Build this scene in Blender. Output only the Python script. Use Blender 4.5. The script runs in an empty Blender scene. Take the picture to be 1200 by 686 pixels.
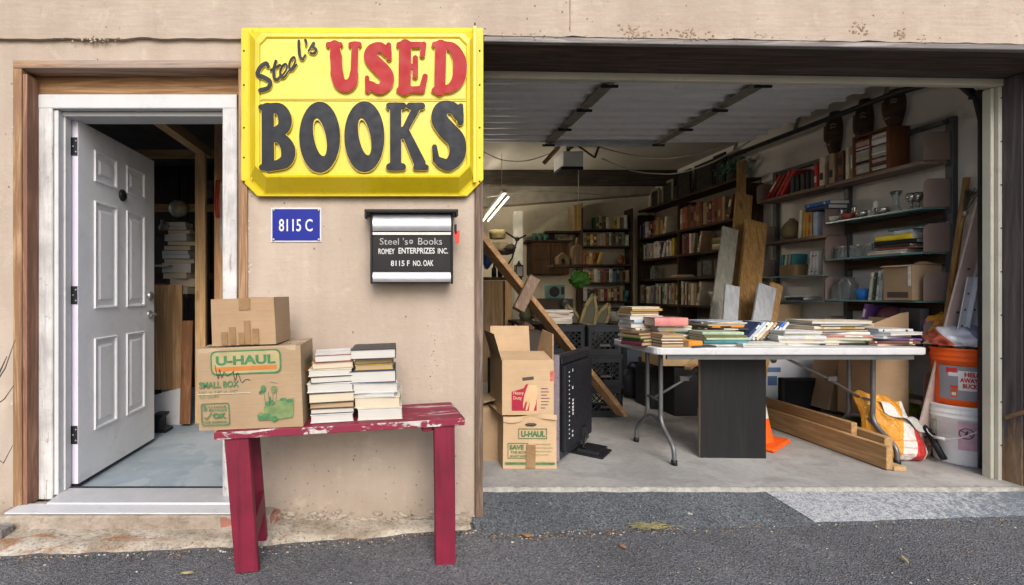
import bpy, bmesh, math, random
import numpy as np
from mathutils import Matrix, Vector, noise as mnoise
R = math.radians
rnd = random.Random(11)
scene = bpy.context.scene
COL = scene.collection
F, CX, CY, H, D0 = 570.0, 465.0, 343.0, 1.18, 2.5     # focal length (px of the 1200 px photograph), principal point, eye height, distance to facade
def P(px, py, y):
    d = D0 + y
    return Vector(((px-CX)/F*d, y, H-(py-CY)/F*d))
def X(px, y): return (px-CX)/F*(D0+y)
def Z(py, y): return H-(py-CY)/F*(D0+y)

# ------------------------------------------------------------------ materials
class NT:
    def __init__(s, name):
        s.m = bpy.data.materials.new(name); s.m.use_nodes = True
        s.t = s.m.node_tree; s.t.nodes.clear()
        s.out = s.n('ShaderNodeOutputMaterial'); s.b = s.n('ShaderNodeBsdfPrincipled')
        s.l(s.b.outputs[0], s.out.inputs[0])
        s.tc = s.n('ShaderNodeTexCoord').outputs['Object']
    def n(s, t, **k):
        x = s.t.nodes.new(t)
        for a, v in k.items(): setattr(x, a, v)
        return x
    def l(s, a, b): s.t.links.new(a, b)
    def vec(s, scale=(1,1,1), rot=(0,0,0), src=None):
        m = s.n('ShaderNodeMapping'); m.inputs['Scale'].default_value = scale; m.inputs['Rotation'].default_value = rot
        s.l(src or s.tc, m.inputs[0]); return m.outputs[0]
    def noise(s, scale, detail=4, rough=.55, vec=None, dist=0):
        x = s.n('ShaderNodeTexNoise'); x.inputs['Scale'].default_value = scale; x.inputs['Detail'].default_value = detail
        x.inputs['Roughness'].default_value = rough; x.inputs['Distortion'].default_value = dist
        s.l(vec or s.tc, x.inputs['Vector']); return x.outputs[0]
    def voro(s, scale, vec=None, feature='F1', out=0, rnds=1):
        x = s.n('ShaderNodeTexVoronoi', feature=feature); x.inputs['Scale'].default_value = scale
        x.inputs['Randomness'].default_value = rnds
        s.l(vec or s.tc, x.inputs['Vector']); return x.outputs[out]
    def ramp(s, fac, stops, interp='LINEAR'):
        x = s.n('ShaderNodeValToRGB'); cr = x.color_ramp; cr.interpolation = interp
        while len(cr.elements) < len(stops): cr.elements.new(.5)
        for e, (p, c) in zip(cr.elements, stops):
            e.position = p; e.color = (c, c, c, 1) if not hasattr(c, '__len__') else (*c[:3], 1)
        s.l(fac, x.inputs[0]); return x.outputs[0]
    def mix(s, fac, a, b, mode='MIX'):
        x = s.n('ShaderNodeMix', data_type='RGBA', blend_type=mode)
        for i, v in ((0, fac), (6, a), (7, b)):
            if hasattr(v, 'links'): s.l(v, x.inputs[i])
            elif i == 0: x.inputs[0].default_value = v
            else: x.inputs[i].default_value = (*v[:3], 1)
        return x.outputs[2]
    def math(s, op, a, b=0.0):
        x = s.n('ShaderNodeMath', operation=op)
        for i, v in ((0, a), (1, b)):
            if hasattr(v, 'links'): s.l(v, x.inputs[i])
            else: x.inputs[i].default_value = v
        return x.outputs[0]
    def sep(s, src=None):
        x = s.n('ShaderNodeSeparateXYZ'); s.l(src or s.tc, x.inputs[0]); return x.outputs
    def bump(s, h, strength=.3, dist=.01, nrm=None):
        x = s.n('ShaderNodeBump'); x.inputs['Strength'].default_value = strength; x.inputs['Distance'].default_value = dist
        s.l(h, x.inputs['Height'])
        if nrm is not None: s.l(nrm, x.inputs['Normal'])
        s.l(x.outputs[0], s.b.inputs['Normal']); return x.outputs[0]
    def fin(s, col, rough=.6, metal=0, spec=.5):
        i = s.b.inputs
        if hasattr(col, 'links'): s.l(col, i['Base Color'])
        else: i['Base Color'].default_value = (*col[:3], 1)
        if hasattr(rough, 'links'): s.l(rough, i['Roughness'])
        else: i['Roughness'].default_value = rough
        i['Metallic'].default_value = metal; i['Specular IOR Level'].default_value = spec
        return s.m
    def rand(s): return s.n('ShaderNodeObjectInfo').outputs['Random']

def sc(c, k): return tuple(max(0, min(1, v*k)) for v in c)
def srgb(r, g, b):
    f = lambda v: v/12.92 if v <= .04045 else ((v+.055)/1.055)**2.4
    return (f(r/255), f(g/255), f(b/255))
_M = {}
def plain(name, col, rough=.6, metal=0, var=.18, scale=9, bump=0, bscale=80, spec=.2, dirt=.0):
    """painted / plastic / paper surface with uneven tone"""
    if name in _M: return _M[name]
    t = NT(name)
    c = t.mix(t.ramp(t.noise(scale, 5, .6), [(.3, 0), (.7, 1)]), sc(col, 1-var), sc(col, 1+var*.7))
    if dirt: c = t.mix(t.ramp(t.noise(scale*2.3, 6, .7, dist=.6), [(.55, 0), (.75, dirt)]), c, (.09, .075, .055))
    if bump: t.bump(t.noise(bscale, 5, .6), bump, .004)
    ro = t.ramp(t.noise(scale*3, 3), [(.3, max(.05, rough-.1)), (.7, min(1, rough+.1))])
    _M[name] = t.fin(c, ro, metal, spec); return _M[name]
def wood(name, c1, c2, axis=2, k=1.0, rough=.75, knots=True, grey=None, greyamt=.0, bump=.25):
    if name in _M: return _M[name]
    t = NT(name)
    s = [22*k]*3; s[axis] = 1.6*k
    off = t.n('ShaderNodeVectorMath', operation='ADD'); t.l(t.tc, off.inputs[0]); rr = t.n('ShaderNodeMath', operation='MULTIPLY'); rr.inputs[1].default_value = 37; t.l(t.rand(), rr.inputs[0]); t.l(rr.outputs[0], off.inputs[1])
    v = t.vec(tuple(s), src=off.outputs[0])
    n1 = t.noise(1.0, 6, .65, v, 1.4)
    s2 = [120*k]*3; s2[axis] = 4*k
    n2 = t.noise(1.0, 3, .6, t.vec(tuple(s2), src=off.outputs[0]))
    g = t.mix(.35, n1, n2)
    c = t.ramp(g, [(.32, sc(c2, .75)), (.48, c2), (.6, c1), (.75, sc(c1, 1.12))])
    if knots:
        ks = [5*k]*3; ks[axis] = 1.7*k
        kn = t.voro(1.0, t.vec(tuple(ks), src=off.outputs[0]))
        c = t.mix(t.ramp(kn, [(.05, .8), (.13, 0)]), c, sc(c2, .35))
    big = t.noise(2.5, 4, .6, off.outputs[0])
    c = t.mix(t.ramp(big, [(.4, 0), (.75, .45)]), c, sc(c2, .6))
    if grey:
        c = t.mix(t.ramp(t.noise(3.2, 6, .7, t.vec(tuple(x/14 for x in s), src=off.outputs[0]), .8), [(.30+.25*greyamt, 1), (.42+.25*greyamt, 0)]), c, t.mix(g, sc(grey, .6), sc(grey, 1.3)))
    t.bump(g, bump, .004)
    _M[name] = t.fin(c, rough, 0, .25); return _M[name]

# ------------------------------------------------------------------ mesh builder
class MB:
    def __init__(s): s.v, s.f, s.mi, s.sm = [], [], [], []
    def add(s, v, f, mi=0, M=None, smooth=False):
        o = len(s.v)
        s.v += [tuple(M @ Vector(p)) if M is not None else tuple(p) for p in v]
        s.f += [tuple(i+o for i in q) for q in f]; s.mi += [mi]*len(f); s.sm += [smooth]*len(f); return s
    def box(s, a, b, mi=0, M=None):
        x0, x1 = sorted((a[0], b[0])); y0, y1 = sorted((a[1], b[1])); z0, z1 = sorted((a[2], b[2]))
        v = [(x0,y0,z0),(x1,y0,z0),(x1,y1,z0),(x0,y1,z0),(x0,y0,z1),(x1,y0,z1),(x1,y1,z1),(x0,y1,z1)]
        return s.add(v, [(0,3,2,1),(4,5,6,7),(0,1,5,4),(1,2,6,5),(2,3,7,6),(3,0,4,7)], mi, M)
    def bar(s, p, q, w, t, up=(0,0,1), mi=0):
        """rectangular bar from p to q, w across (perp. to up), t along up"""
        p, q = Vector(p), Vector(q); d = (q-p); L = d.length; d.normalize()
        u = Vector(up); a = d.cross(u)
        if a.length < 1e-5: a = d.cross(Vector((1,0,0)))
        a.normalize(); u = a.cross(d)
        M = Matrix((( a.x,d.x,u.x,p.x),(a.y,d.y,u.y,p.y),(a.z,d.z,u.z,p.z),(0,0,0,1)))
        return s.box((-w/2,0,-t/2),(w/2,L,t/2), mi, M)
    def tube(s, pts, r, n=8, mi=0, cap=True):
        pts = [Vector(p) for p in pts]; k = len(pts)
        rs = r if hasattr(r, '__len__') else [r]*k
        v, f = [], []; prev = None
        for i, p in enumerate(pts):
            d = (pts[min(i+1,k-1)]-pts[max(i-1,0)]).normalized()
            if prev is None:
                a = d.cross(Vector((0,0,1)) if abs(d.z) < .9 else Vector((1,0,0))).normalized()
            else:
                a = (prev - d*prev.dot(d)).normalized()
            prev = a; b = d.cross(a)
            for j in range(n):
                t = 2*math.pi*j/n; v.append(p+(a*math.cos(t)+b*math.sin(t))*rs[i])
        for i in range(k-1):
            for j in range(n):
                f.append((i*n+j, i*n+(j+1)%n, (i+1)*n+(j+1)%n, (i+1)*n+j))
        s.add(v, f, mi, None, True)
        if cap:
            o = len(s.v)-k*n
            s.f += [tuple(o+j for j in range(n-1,-1,-1)), tuple(o+(k-1)*n+j for j in range(n))]; s.mi += [mi]*2; s.sm += [False]*2
        return s
    def lathe(s, prof, c=(0,0,0), n=24, mi=0, M=None, smooth=True):
        v, f = [], []
        for r, z in prof:
            for j in range(n):
                t = 2*math.pi*j/n; v.append((c[0]+r*math.cos(t), c[1]+r*math.sin(t), c[2]+z))
        for i in range(len(prof)-1):
            for j in range(n):
                f.append((i*n+j, i*n+(j+1)%n, (i+1)*n+(j+1)%n, (i+1)*n+j))
        return s.add(v, f, mi, M, smooth)
    def prism(s, poly, y0, y1, mi=0, M=None):
        """polygon in (x,z), counter-clockwise seen from -y, extruded y0 (front) to y1"""
        k = len(poly)
        v = [(x,y0,z) for x,z in poly]+[(x,y1,z) for x,z in poly]
        f = [tuple(range(k)), tuple(range(2*k-1,k-1,-1))]+[(i,k+i,k+(i+1)%k,(i+1)%k) for i in range(k)]
        return s.add(v, f, mi, M)
    def blob(s, c, r, seed=0, amp=.25, freq=2.0, n=18, m=12, mi=0, flat=None, M=None):
        v, f = [], []
        for i in range(m+1):
            th = math.pi*i/m
            for j in range(n):
                ph = 2*math.pi*j/n
                d = Vector((math.sin(th)*math.cos(ph), math.sin(th)*math.sin(ph), math.cos(th)))
                k = 1+amp*mnoise.noise(d*freq+Vector((seed*3.1,seed,7)))+amp*.5*mnoise.noise(d*freq*2.7+Vector((seed,4,seed)))
                p = Vector((d.x*r[0]*k, d.y*r[1]*k, d.z*r[2]*k))
                if flat is not None: p.z = max(p.z, flat)
                v.append(Vector(c)+p)
        for i in range(m):
            for j in range(n): f.append((i*n+j, (i+1)*n+j, (i+1)*n+(j+1)%n, i*n+(j+1)%n))
        return s.add(v, f, mi, M, True)
    def sheet(s, fn, nu, nv, mi=0, smooth=True):
        v = [fn(i/nu, j/nv) for j in range(nv+1) for i in range(nu+1)]
        f = [(j*(nu+1)+i, j*(nu+1)+i+1, (j+1)*(nu+1)+i+1, (j+1)*(nu+1)+i) for j in range(nv) for i in range(nu)]
        return s.add(v, f, mi, None, smooth)
    def text(s, body, x0, x1, z0, z1, y, mi=0, ext=.0006, off=.0, M=None, slant=0):
        v, f = text_geo(body, off, slant)
        xs = [p[0] for p in v]; zs = [p[1] for p in v]
        kx = (x1-x0)/(max(xs)-min(xs)); kz = (z1-z0)/(max(zs)-min(zs)); mx, mz = min(xs), min(zs)
        return s.add([(x0+(p[0]-mx)*kx, y-p[2]*ext, z0+(p[1]-mz)*kz) for p in v], f, mi, M)
    def build(s, name, mats, parent=None, bevel=0, world=True, seg=1):
        if not hasattr(mats, '__len__'): mats = [mats]
        me = bpy.data.meshes.new(name)
        V = [Vector(p) for p in s.v]
        if parent is None:
            lo = Vector((min(p[i] for p in V) for i in range(3))); hi = Vector((max(p[i] for p in V) for i in range(3)))
            org = Vector(((lo.x+hi.x)/2, (lo.y+hi.y)/2, lo.z)); V = [p-org for p in V]
        elif world:
            inv = WM[parent.name].inverted(); V = [inv @ p for p in V]
        me.from_pydata([tuple(p) for p in V], [], s.f)
        for m in mats: me.materials.append(m)
        me.polygons.foreach_set('material_index', s.mi); me.polygons.foreach_set('use_smooth', s.sm)
        me.update()
        o = bpy.data.objects.new(name, me); COL.objects.link(o)
        if parent is None: o.location = org
        else: o.parent = parent; WM[o.name] = WM[parent.name]
        if bevel:
            b = o.modifiers.new('edge', 'BEVEL'); b.width = bevel; b.segments = seg; b.limit_method = 'ANGLE'; b.angle_limit = R(40)
        return o
WM = {}
def tag(o, label=None, cat=None, group=None, kind=None):
    for k, v in (('label', label), ('category', cat), ('group', group), ('kind', kind)):
        if v: o[k] = v
    return o
def thing(name, label, cat, loc=(0,0,0), rotz=0, group=None):
    o = bpy.data.objects.new(name, None); o.empty_display_size = .05; COL.objects.link(o)
    o.location = loc; o.rotation_euler = (0,0,rotz)
    WM[o.name] = Matrix.Translation(loc) @ Matrix.Rotation(rotz, 4, 'Z')
    return tag(o, label, cat, group)
def dup(root, loc, rotz=0, label=None, group=None):
    r = root.copy(); COL.objects.link(r); r.location = loc; r.rotation_euler = (0,0,rotz); tag(r, label, None, group)
    WM[r.name] = Matrix.Translation(loc) @ Matrix.Rotation(rotz, 4, 'Z')
    for ch in list(root.children):
        c = ch.copy(); COL.objects.link(c); c.parent = r
        for g in ch.children:
            e = g.copy(); COL.objects.link(e); e.parent = c
    return r
_T = {}
def text_geo(body, off, slant):
    k = (body, off, slant)
    if k not in _T:
        cu = bpy.data.curves.new('lettering', 'FONT'); cu.body = body; cu.size = 1; cu.extrude = 0; cu.offset = off; cu.shear = slant; cu.resolution_u = 3
        o = bpy.data.objects.new('lettering', cu); COL.objects.link(o)
        dg = bpy.context.evaluated_depsgraph_get(); me = bpy.data.meshes.new_from_object(o.evaluated_get(dg))
        # flat faces kept as a thin raised sheet
        v = [(p.co.x, p.co.y, 1.0) for p in me.vertices]; f = [tuple(q.vertices) for q in me.polygons]
        bpy.data.objects.remove(o); bpy.data.curves.remove(cu); bpy.data.meshes.remove(me)
        _T[k] = (v, f)
    return _T[k]

# ---- fat lettering: union of round strokes -> outline -> solid
def contour_loops(fn, x0, x1, z0, z1, n):
    nx = n; nz = max(8, int(n*(z1-z0)/(x1-x0)))
    xs = np.linspace(x0, x1, nx); zs = np.linspace(z0, z1, nz)
    gx, gz = np.meshgrid(xs, zs); g = fn(gx, gz)
    seg = {}
    def ep(i, j, e):   # edge point key
        if e == 0: return ('h', i, j)
        if e == 1: return ('v', i+1, j)
        if e == 2: return ('h', i, j+1)
        return ('v', i, j)
    T = {1:[(3,0)],2:[(0,1)],3:[(3,1)],4:[(1,2)],5:[(3,2),(1,0)],6:[(0,2)],7:[(3,2)],8:[(2,3)],9:[(2,0)],10:[(0,3),(2,1)],11:[(2,1)],12:[(1,3)],13:[(1,0)],14:[(0,3)]}
    ins = g < 0
    code = ins[:-1,:-1]*1+ins[:-1,1:]*2+ins[1:,1:]*4+ins[1:,:-1]*8
    for j, i in zip(*np.nonzero((code > 0) & (code < 15))):
        for a, b in T[int(code[j,i])]: seg[ep(i,j,a)] = ep(i,j,b)
    def pos(k):
        t, i, j = k
        if t == 'h':
            a, b = g[j,i], g[j,i+1]; u = a/(a-b); return (xs[i]+u*(xs[i+1]-xs[i]), zs[j])
        a, b = g[j,i], g[j+1,i]; u = a/(a-b); return (xs[i], zs[j]+u*(zs[j+1]-zs[j]))
    loops = []
    while seg:
        k0, k = next(iter(seg.items())); lp = [k0]; del seg[k0]
        while k != k0 and k in seg:
            lp.append(k); k2 = seg.pop(k); k = k2
        if len(lp) > 6: loops.append([pos(q) for q in lp])
    return loops
def solid_from_loops(loops, to3, depth):
    """loops in 2-D -> filled solid; to3(x,z,h) maps to world, h=0 back .. 1 front"""
    cu = bpy.data.curves.new('outline', 'CURVE'); cu.dimensions = '2D'; cu.fill_mode = 'BOTH'
    for lp in loops:
        sp = cu.splines.new('POLY'); sp.points.add(len(lp)-1); sp.use_cyclic_u = True
        for p, q in zip(sp.points, lp): p.co = (q[0], q[1], 0, 1)
    o = bpy.data.objects.new('outline', cu); COL.objects.link(o)
    dg = bpy.context.evaluated_depsgraph_get(); me = bpy.data.meshes.new_from_object(o.evaluated_get(dg))
    v2 = [(p.co.x, p.co.y) for p in me.vertices]; f2 = [tuple(q.vertices) for q in me.polygons]
    bpy.data.objects.remove(o); bpy.data.curves.remove(cu); bpy.data.meshes.remove(me)
    V = [to3(x, z, 1) for x, z in v2]; Fc = list(f2)
    for lp in loops:
        o_ = len(V); k = len(lp)
        V += [to3(x, z, 1) for x, z in lp]+[to3(x, z, 0) for x, z in lp]
        Fc += [(o_+i, o_+(i+1)%k, o_+k+(i+1)%k, o_+k+i) for i in range(k)]
    return V, Fc
def stroke_field(strokes, holes=(), ell=(), k=5.0):
    def fn(gx, gz):
        g = np.full(gx.shape, 1e6)
        def smin(a, b):
            h = np.clip(.5+.5*(b-a)/k, 0, 1); return b*(1-h)+a*h-k*h*(1-h)
        for st in strokes:
            for (ax, az, ar), (bx, bz, br) in zip(st[:-1], st[1:]):
                dx, dz = bx-ax, bz-az; t = np.clip(((gx-ax)*dx+(gz-az)*dz)/(dx*dx+dz*dz+1e-9), 0, 1)
                d = np.hypot(gx-ax-t*dx, gz-az-t*dz)-(ar+(br-ar)*t); g = smin(g, d)
        for (cx, cz, rx, rz, a) in ell:
            c, s_ = math.cos(a), math.sin(a); u = ((gx-cx)*c+(gz-cz)*s_)/rx; w = (-(gx-cx)*s_+(gz-cz)*c)/rz
            g = np.minimum(g, (np.hypot(u, w)-1)*min(rx, rz))
        for (cx, cz, rx, rz, a) in holes:
            c, s_ = math.cos(a), math.sin(a); u = ((gx-cx)*c+(gz-cz)*s_)/rx; w = (-(gx-cx)*s_+(gz-cz)*c)/rz
            g = np.maximum(g, -(np.hypot(u, w)-1)*min(rx, rz))
        return g
    return fn
def catmull(pts, n=6):
    out = []
    k = len(pts)
    for i in range(k-1):
        p0, p1, p2, p3 = pts[max(i-1,0)], pts[i], pts[i+1], pts[min(i+2,k-1)]
        for j in range(n):
            t = j/n
            out.append(tuple(.5*((2*b)+(-a+c)*t+(2*a-5*b+4*c-d)*t*t+(-a+3*b-3*c+d)*t**3) for a, b, c, d in zip(p0, p1, p2, p3)))
    out.append(tuple(pts[-1])); return out
# ------------------------------------------------------------------ special materials
def m_facade():
    t = NT('painted_facade')
    base = t.mix(t.ramp(t.noise(1.3, 6, .65), [(.3, 0), (.7, 1)]), (.355,.292,.238), (.47,.398,.334))
    base = t.mix(t.ramp(t.noise(1.0, 5, .6, t.vec((7,7,.7))), [(.42, 0), (.74, .5)]), base, (.32,.255,.20))     # rain streaks
    z = t.sep()[2]
    base = t.mix(t.ramp(t.math('ADD', z, t.math('MULTIPLY', t.noise(7, 5, .7), .22)), [(.13, .75), (.3, 0)]), base, (.27,.225,.175))  # splash dirt near the ground
    gr = t.noise(1, 5, .65, t.vec((6,6,70)))
    up = t.ramp(t.math('MULTIPLY', t.sep()[2], .25), [(.6150, .12), (.62, .85)])
    base = t.mix(t.math('MULTIPLY', t.ramp(gr, [(.35, .36), (.62, 0)]), up), base, (.27,.215,.165))
    base = t.mix(t.ramp(t.noise(5.5, 7, .72, dist=.4), [(.56, 0), (.70, .4)]), base, (.56,.485,.41))
    pits = t.ramp(t.voro(19, t.vec((1,1,.8)), 'F1', 0), [(.05, 1), (.085, 0)])
    pm = t.math('MULTIPLY', pits, t.ramp(t.noise(2.2, 4, .6), [(.5, 0), (.58, 1)]))
    base = t.mix(t.math('MULTIPLY', pm, .7), base, (.16,.12,.09))
    fine = t.ramp(t.voro(62), [(.04, 1), (.12, 0)])
    base = t.mix(t.math('MULTIPLY', fine, t.ramp(t.noise(3.3, 4, .6), [(.38, 0), (.60, .8)])), base, (.30,.225,.17))
    grain = t.noise(1, 4, .6, t.vec((5,5,90)))
    h = t.math('SUBTRACT', t.math('ADD', t.math('MULTIPLY', t.noise(36, 6, .65), .6), t.math('MULTIPLY', grain, .12)), t.math('MULTIPLY', pm, 1.4))
    t.bump(h, .8, .008)
    return t.fin(base, .82, 0, .25)
def m_asphalt(name, lo, hi, speck, spk=.25):
    t = NT(name)
    v = t.voro(150, None, 'F1', 1); bw = t.n('ShaderNodeRGBToBW'); t.l(v, bw.inputs[0])
    c = t.mix(t.ramp(bw.outputs[0], [(.15, 0), (.8, 1)]), lo, hi)
    c = t.mix(t.ramp(t.noise(1.7, 6, .65), [(.3, .6), (.62, 0)]), c, sc(lo, .75)); c = t.mix(t.ramp(t.noise(.9, 4, .6, dist=1), [(.55, 0), (.75, .35)]), c, sc(hi, 1.15))
    c = t.mix(t.ramp(bw.outputs[0], [(.93-spk*.2, 0), (.97, .8)]), c, speck)
    c = t.mix(t.ramp(t.noise(95, 3), [(.35, .55), (.5, 0)]), c, sc(lo, .35))
    t.bump(t.math('ADD', t.voro(150), t.math('MULTIPLY', t.noise(60, 3), .7)), .9, .009)
    return t.fin(c, .88, 0, .3)
def m_concrete(name, a, b, stain, amt=.5, sc_=1.1, bmp=.15):
    t = NT(name)
    c = t.mix(t.ramp(t.noise(sc_, 7, .65, dist=.5), [(.32, 0), (.68, 1)]), a, b)
    c = t.mix(t.ramp(t.noise(sc_*2.7, 6, .7, dist=1.1), [(.52, 0), (.72, amt)]), c, stain)
    c = t.mix(t.ramp(t.noise(.8, 5, .6, dist=1.5), [(.50, 0), (.53, amt*.45)]), c, sc(stain, 1.5)); c = t.mix(t.ramp(t.noise(38, 5, .7), [(.45, 0), (.75, .3)]), c, sc(stain, .7))
    t.bump(t.noise(55, 6, .7), bmp, .008)
    return t.fin(c, t.ramp(t.noise(3, 4), [(.3, .55), (.7, .8)]), 0, .35)
def m_chipped(name, paint, under, amt, sc_=14, stretch=(1,1,1)):
    t = NT(name)
    v = t.vec(stretch)
    p = t.mix(t.ramp(t.noise(6, 5, .6), [(.3, 0), (.7, 1)]), sc(paint, .70), sc(paint, 1.2)); p = t.mix(t.ramp(t.noise(1, 5, .7, t.vec((40,40,2.5))), [(.5, 0), (.72, .6)]), p, sc(paint, .35))
    k = t.ramp(t.noise(sc_, 7, .68, v, .4), [(1-amt, 0), (1-amt+.025, 1)])
    c = t.mix(k, p, t.mix(t.noise(40, 4), sc(under, .8), sc(under, 1.1)))
    c = t.mix(t.ramp(t.noise(26, 6, .7), [(.6, 0), (.72, .5)]), c, (.05,.03,.03))
    t.bump(t.math('SUBTRACT', t.math('MULTIPLY', t.noise(1, 4, .6, t.vec((60,60,6))), .4), k), .3, .003)
    return t.fin(c, .55, 0, .4)
def m_whitestep():
    t = NT('stained_concrete_strip')
    c = t.mix(t.ramp(t.noise(5, 7, .7), [(.35, 0), (.60, 1)]), (.29,.235,.17), (.55,.50,.42))
    c = t.mix(t.ramp(t.noise(3.1, 6, .7, t.vec((1,3,3)), .8), [(.57, 0), (.64, .85)]), c, (.36,.16,.06))
    c = t.mix(t.ramp(t.noise(13, 7, .75, dist=.6), [(.53, 0), (.66, .65)]), c, (.21,.165,.12)); c = t.mix(t.ramp(t.noise(60, 5, .7), [(.52, 0), (.66, .8)]), c, (.12,.095,.075))
    t.bump(t.noise(40, 6, .7), .8, .012)
    return t.fin(c, .9, 0, .2)
M_fac = m_facade()
M_asph = m_asphalt('asphalt', (.098,.099,.106), (.225,.227,.238), (.42,.42,.42))
M_apron = m_asphalt('sealed_asphalt', (.062,.070,.080), (.19,.205,.222), (.45,.47,.5), .12)
M_floor = m_concrete('garage_concrete', (.26,.26,.25), (.43,.42,.40), (.15,.14,.13), .6)
M_blue = m_concrete('blue_floor_paint', (.215,.275,.32), (.30,.36,.405), (.42,.44,.44), .45, 2.2)
M_strip = m_whitestep()
M_step = m_concrete('rough_step_concrete', (.27,.21,.155), (.47,.42,.36), (.13,.105,.08), .8, 7, .9)
M_white = plain('white_paint', (.54,.55,.565), .4, var=.06, scale=5, dirt=.25)
M_whitechip = m_chipped('peeling_white_paint', (.54,.54,.54), (.34,.31,.27), .4, 9, (5,5,.6))
M_doorw = plain('door_paint', (.83,.84,.86), .35, var=.07, scale=3, dirt=.16)
M_cream = plain('cream_trim_paint', (.50,.49,.41), .5, var=.1, scale=4, dirt=.3)
M_inwall = plain('inner_wall_paint', (.70,.66,.61), .8, var=.12, scale=2.5, dirt=.25)
M_backwall = plain('cream_inner_wall', (.68,.60,.46), .8, var=.12, scale=2, dirt=.25)
M_ceil = plain('ceiling_board', (.44,.405,.35), .85, var=.15, scale=2)
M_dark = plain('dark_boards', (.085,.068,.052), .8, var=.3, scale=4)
M_black = plain('black_plastic', (.014,.0145,.017), .42, var=.2, scale=12)
M_blackm = plain('black_metal', (.03,.032,.035), .4, .4, var=.2)
M_steel = plain('galvanised_steel', (.42,.43,.45), .38, .8, var=.15, scale=20)
M_gdoor = plain('overhead_door_paint', (.80,.81,.83), .42, .0, var=.1, scale=3, dirt=.3)
M_stile = plain('door_stile_metal', (.26,.245,.21), .5, .1, var=.25)
W_pine = wood('weathered_casing_wood', (.45,.295,.17), (.25,.14,.075), 2, grey=(.33,.28,.24), greyamt=.35)
W_pineh = wood('weathered_header_wood', (.42,.275,.165), (.22,.12,.07), 0, grey=(.33,.28,.24), greyamt=.4)
W_stud = wood('stud_pine', (.70,.47,.25), (.55,.34,.16), 2)
W_studh = wood('plate_pine', (.70,.47,.25), (.55,.34,.16), 1)
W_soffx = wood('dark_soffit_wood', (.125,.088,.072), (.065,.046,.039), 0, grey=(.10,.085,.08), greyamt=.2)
W_grey = wood('weathered_grey_wood', (.34,.325,.32), (.19,.175,.17), 0)
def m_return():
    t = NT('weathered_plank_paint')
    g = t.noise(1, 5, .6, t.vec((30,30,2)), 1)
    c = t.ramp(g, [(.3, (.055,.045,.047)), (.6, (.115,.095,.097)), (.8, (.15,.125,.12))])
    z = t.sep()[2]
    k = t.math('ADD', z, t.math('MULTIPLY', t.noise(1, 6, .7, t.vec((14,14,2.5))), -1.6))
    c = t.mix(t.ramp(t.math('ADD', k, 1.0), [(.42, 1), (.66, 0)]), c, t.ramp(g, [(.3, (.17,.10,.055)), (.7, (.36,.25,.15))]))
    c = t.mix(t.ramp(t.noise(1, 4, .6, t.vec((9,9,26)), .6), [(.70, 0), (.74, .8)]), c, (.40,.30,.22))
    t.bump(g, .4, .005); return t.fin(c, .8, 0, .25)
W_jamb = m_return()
W_trim = wood('weathered_corner_board', (.22,.155,.115), (.11,.075,.055), 2, grey=(.30,.27,.25), greyamt=.3)
W_osb = wood('plywood_panel', (.46,.29,.155), (.28,.16,.075), 2, .6)
W_lum = wood('lumber_tan', (.50,.335,.165), (.36,.215,.095), 1)
W_lumv = wood('board_tan', (.44,.285,.125), (.31,.18,.07), 2)
W_lumd = wood('lumber_orange', (.43,.275,.15), (.29,.165,.08), 0, .9)
W_dkv = wood('dark_shelf_wood', (.10,.058,.034), (.045,.026,.017), 1)
W_case = wood('bookcase_wood', (.085,.052,.036), (.04,.025,.018), 2)

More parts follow.
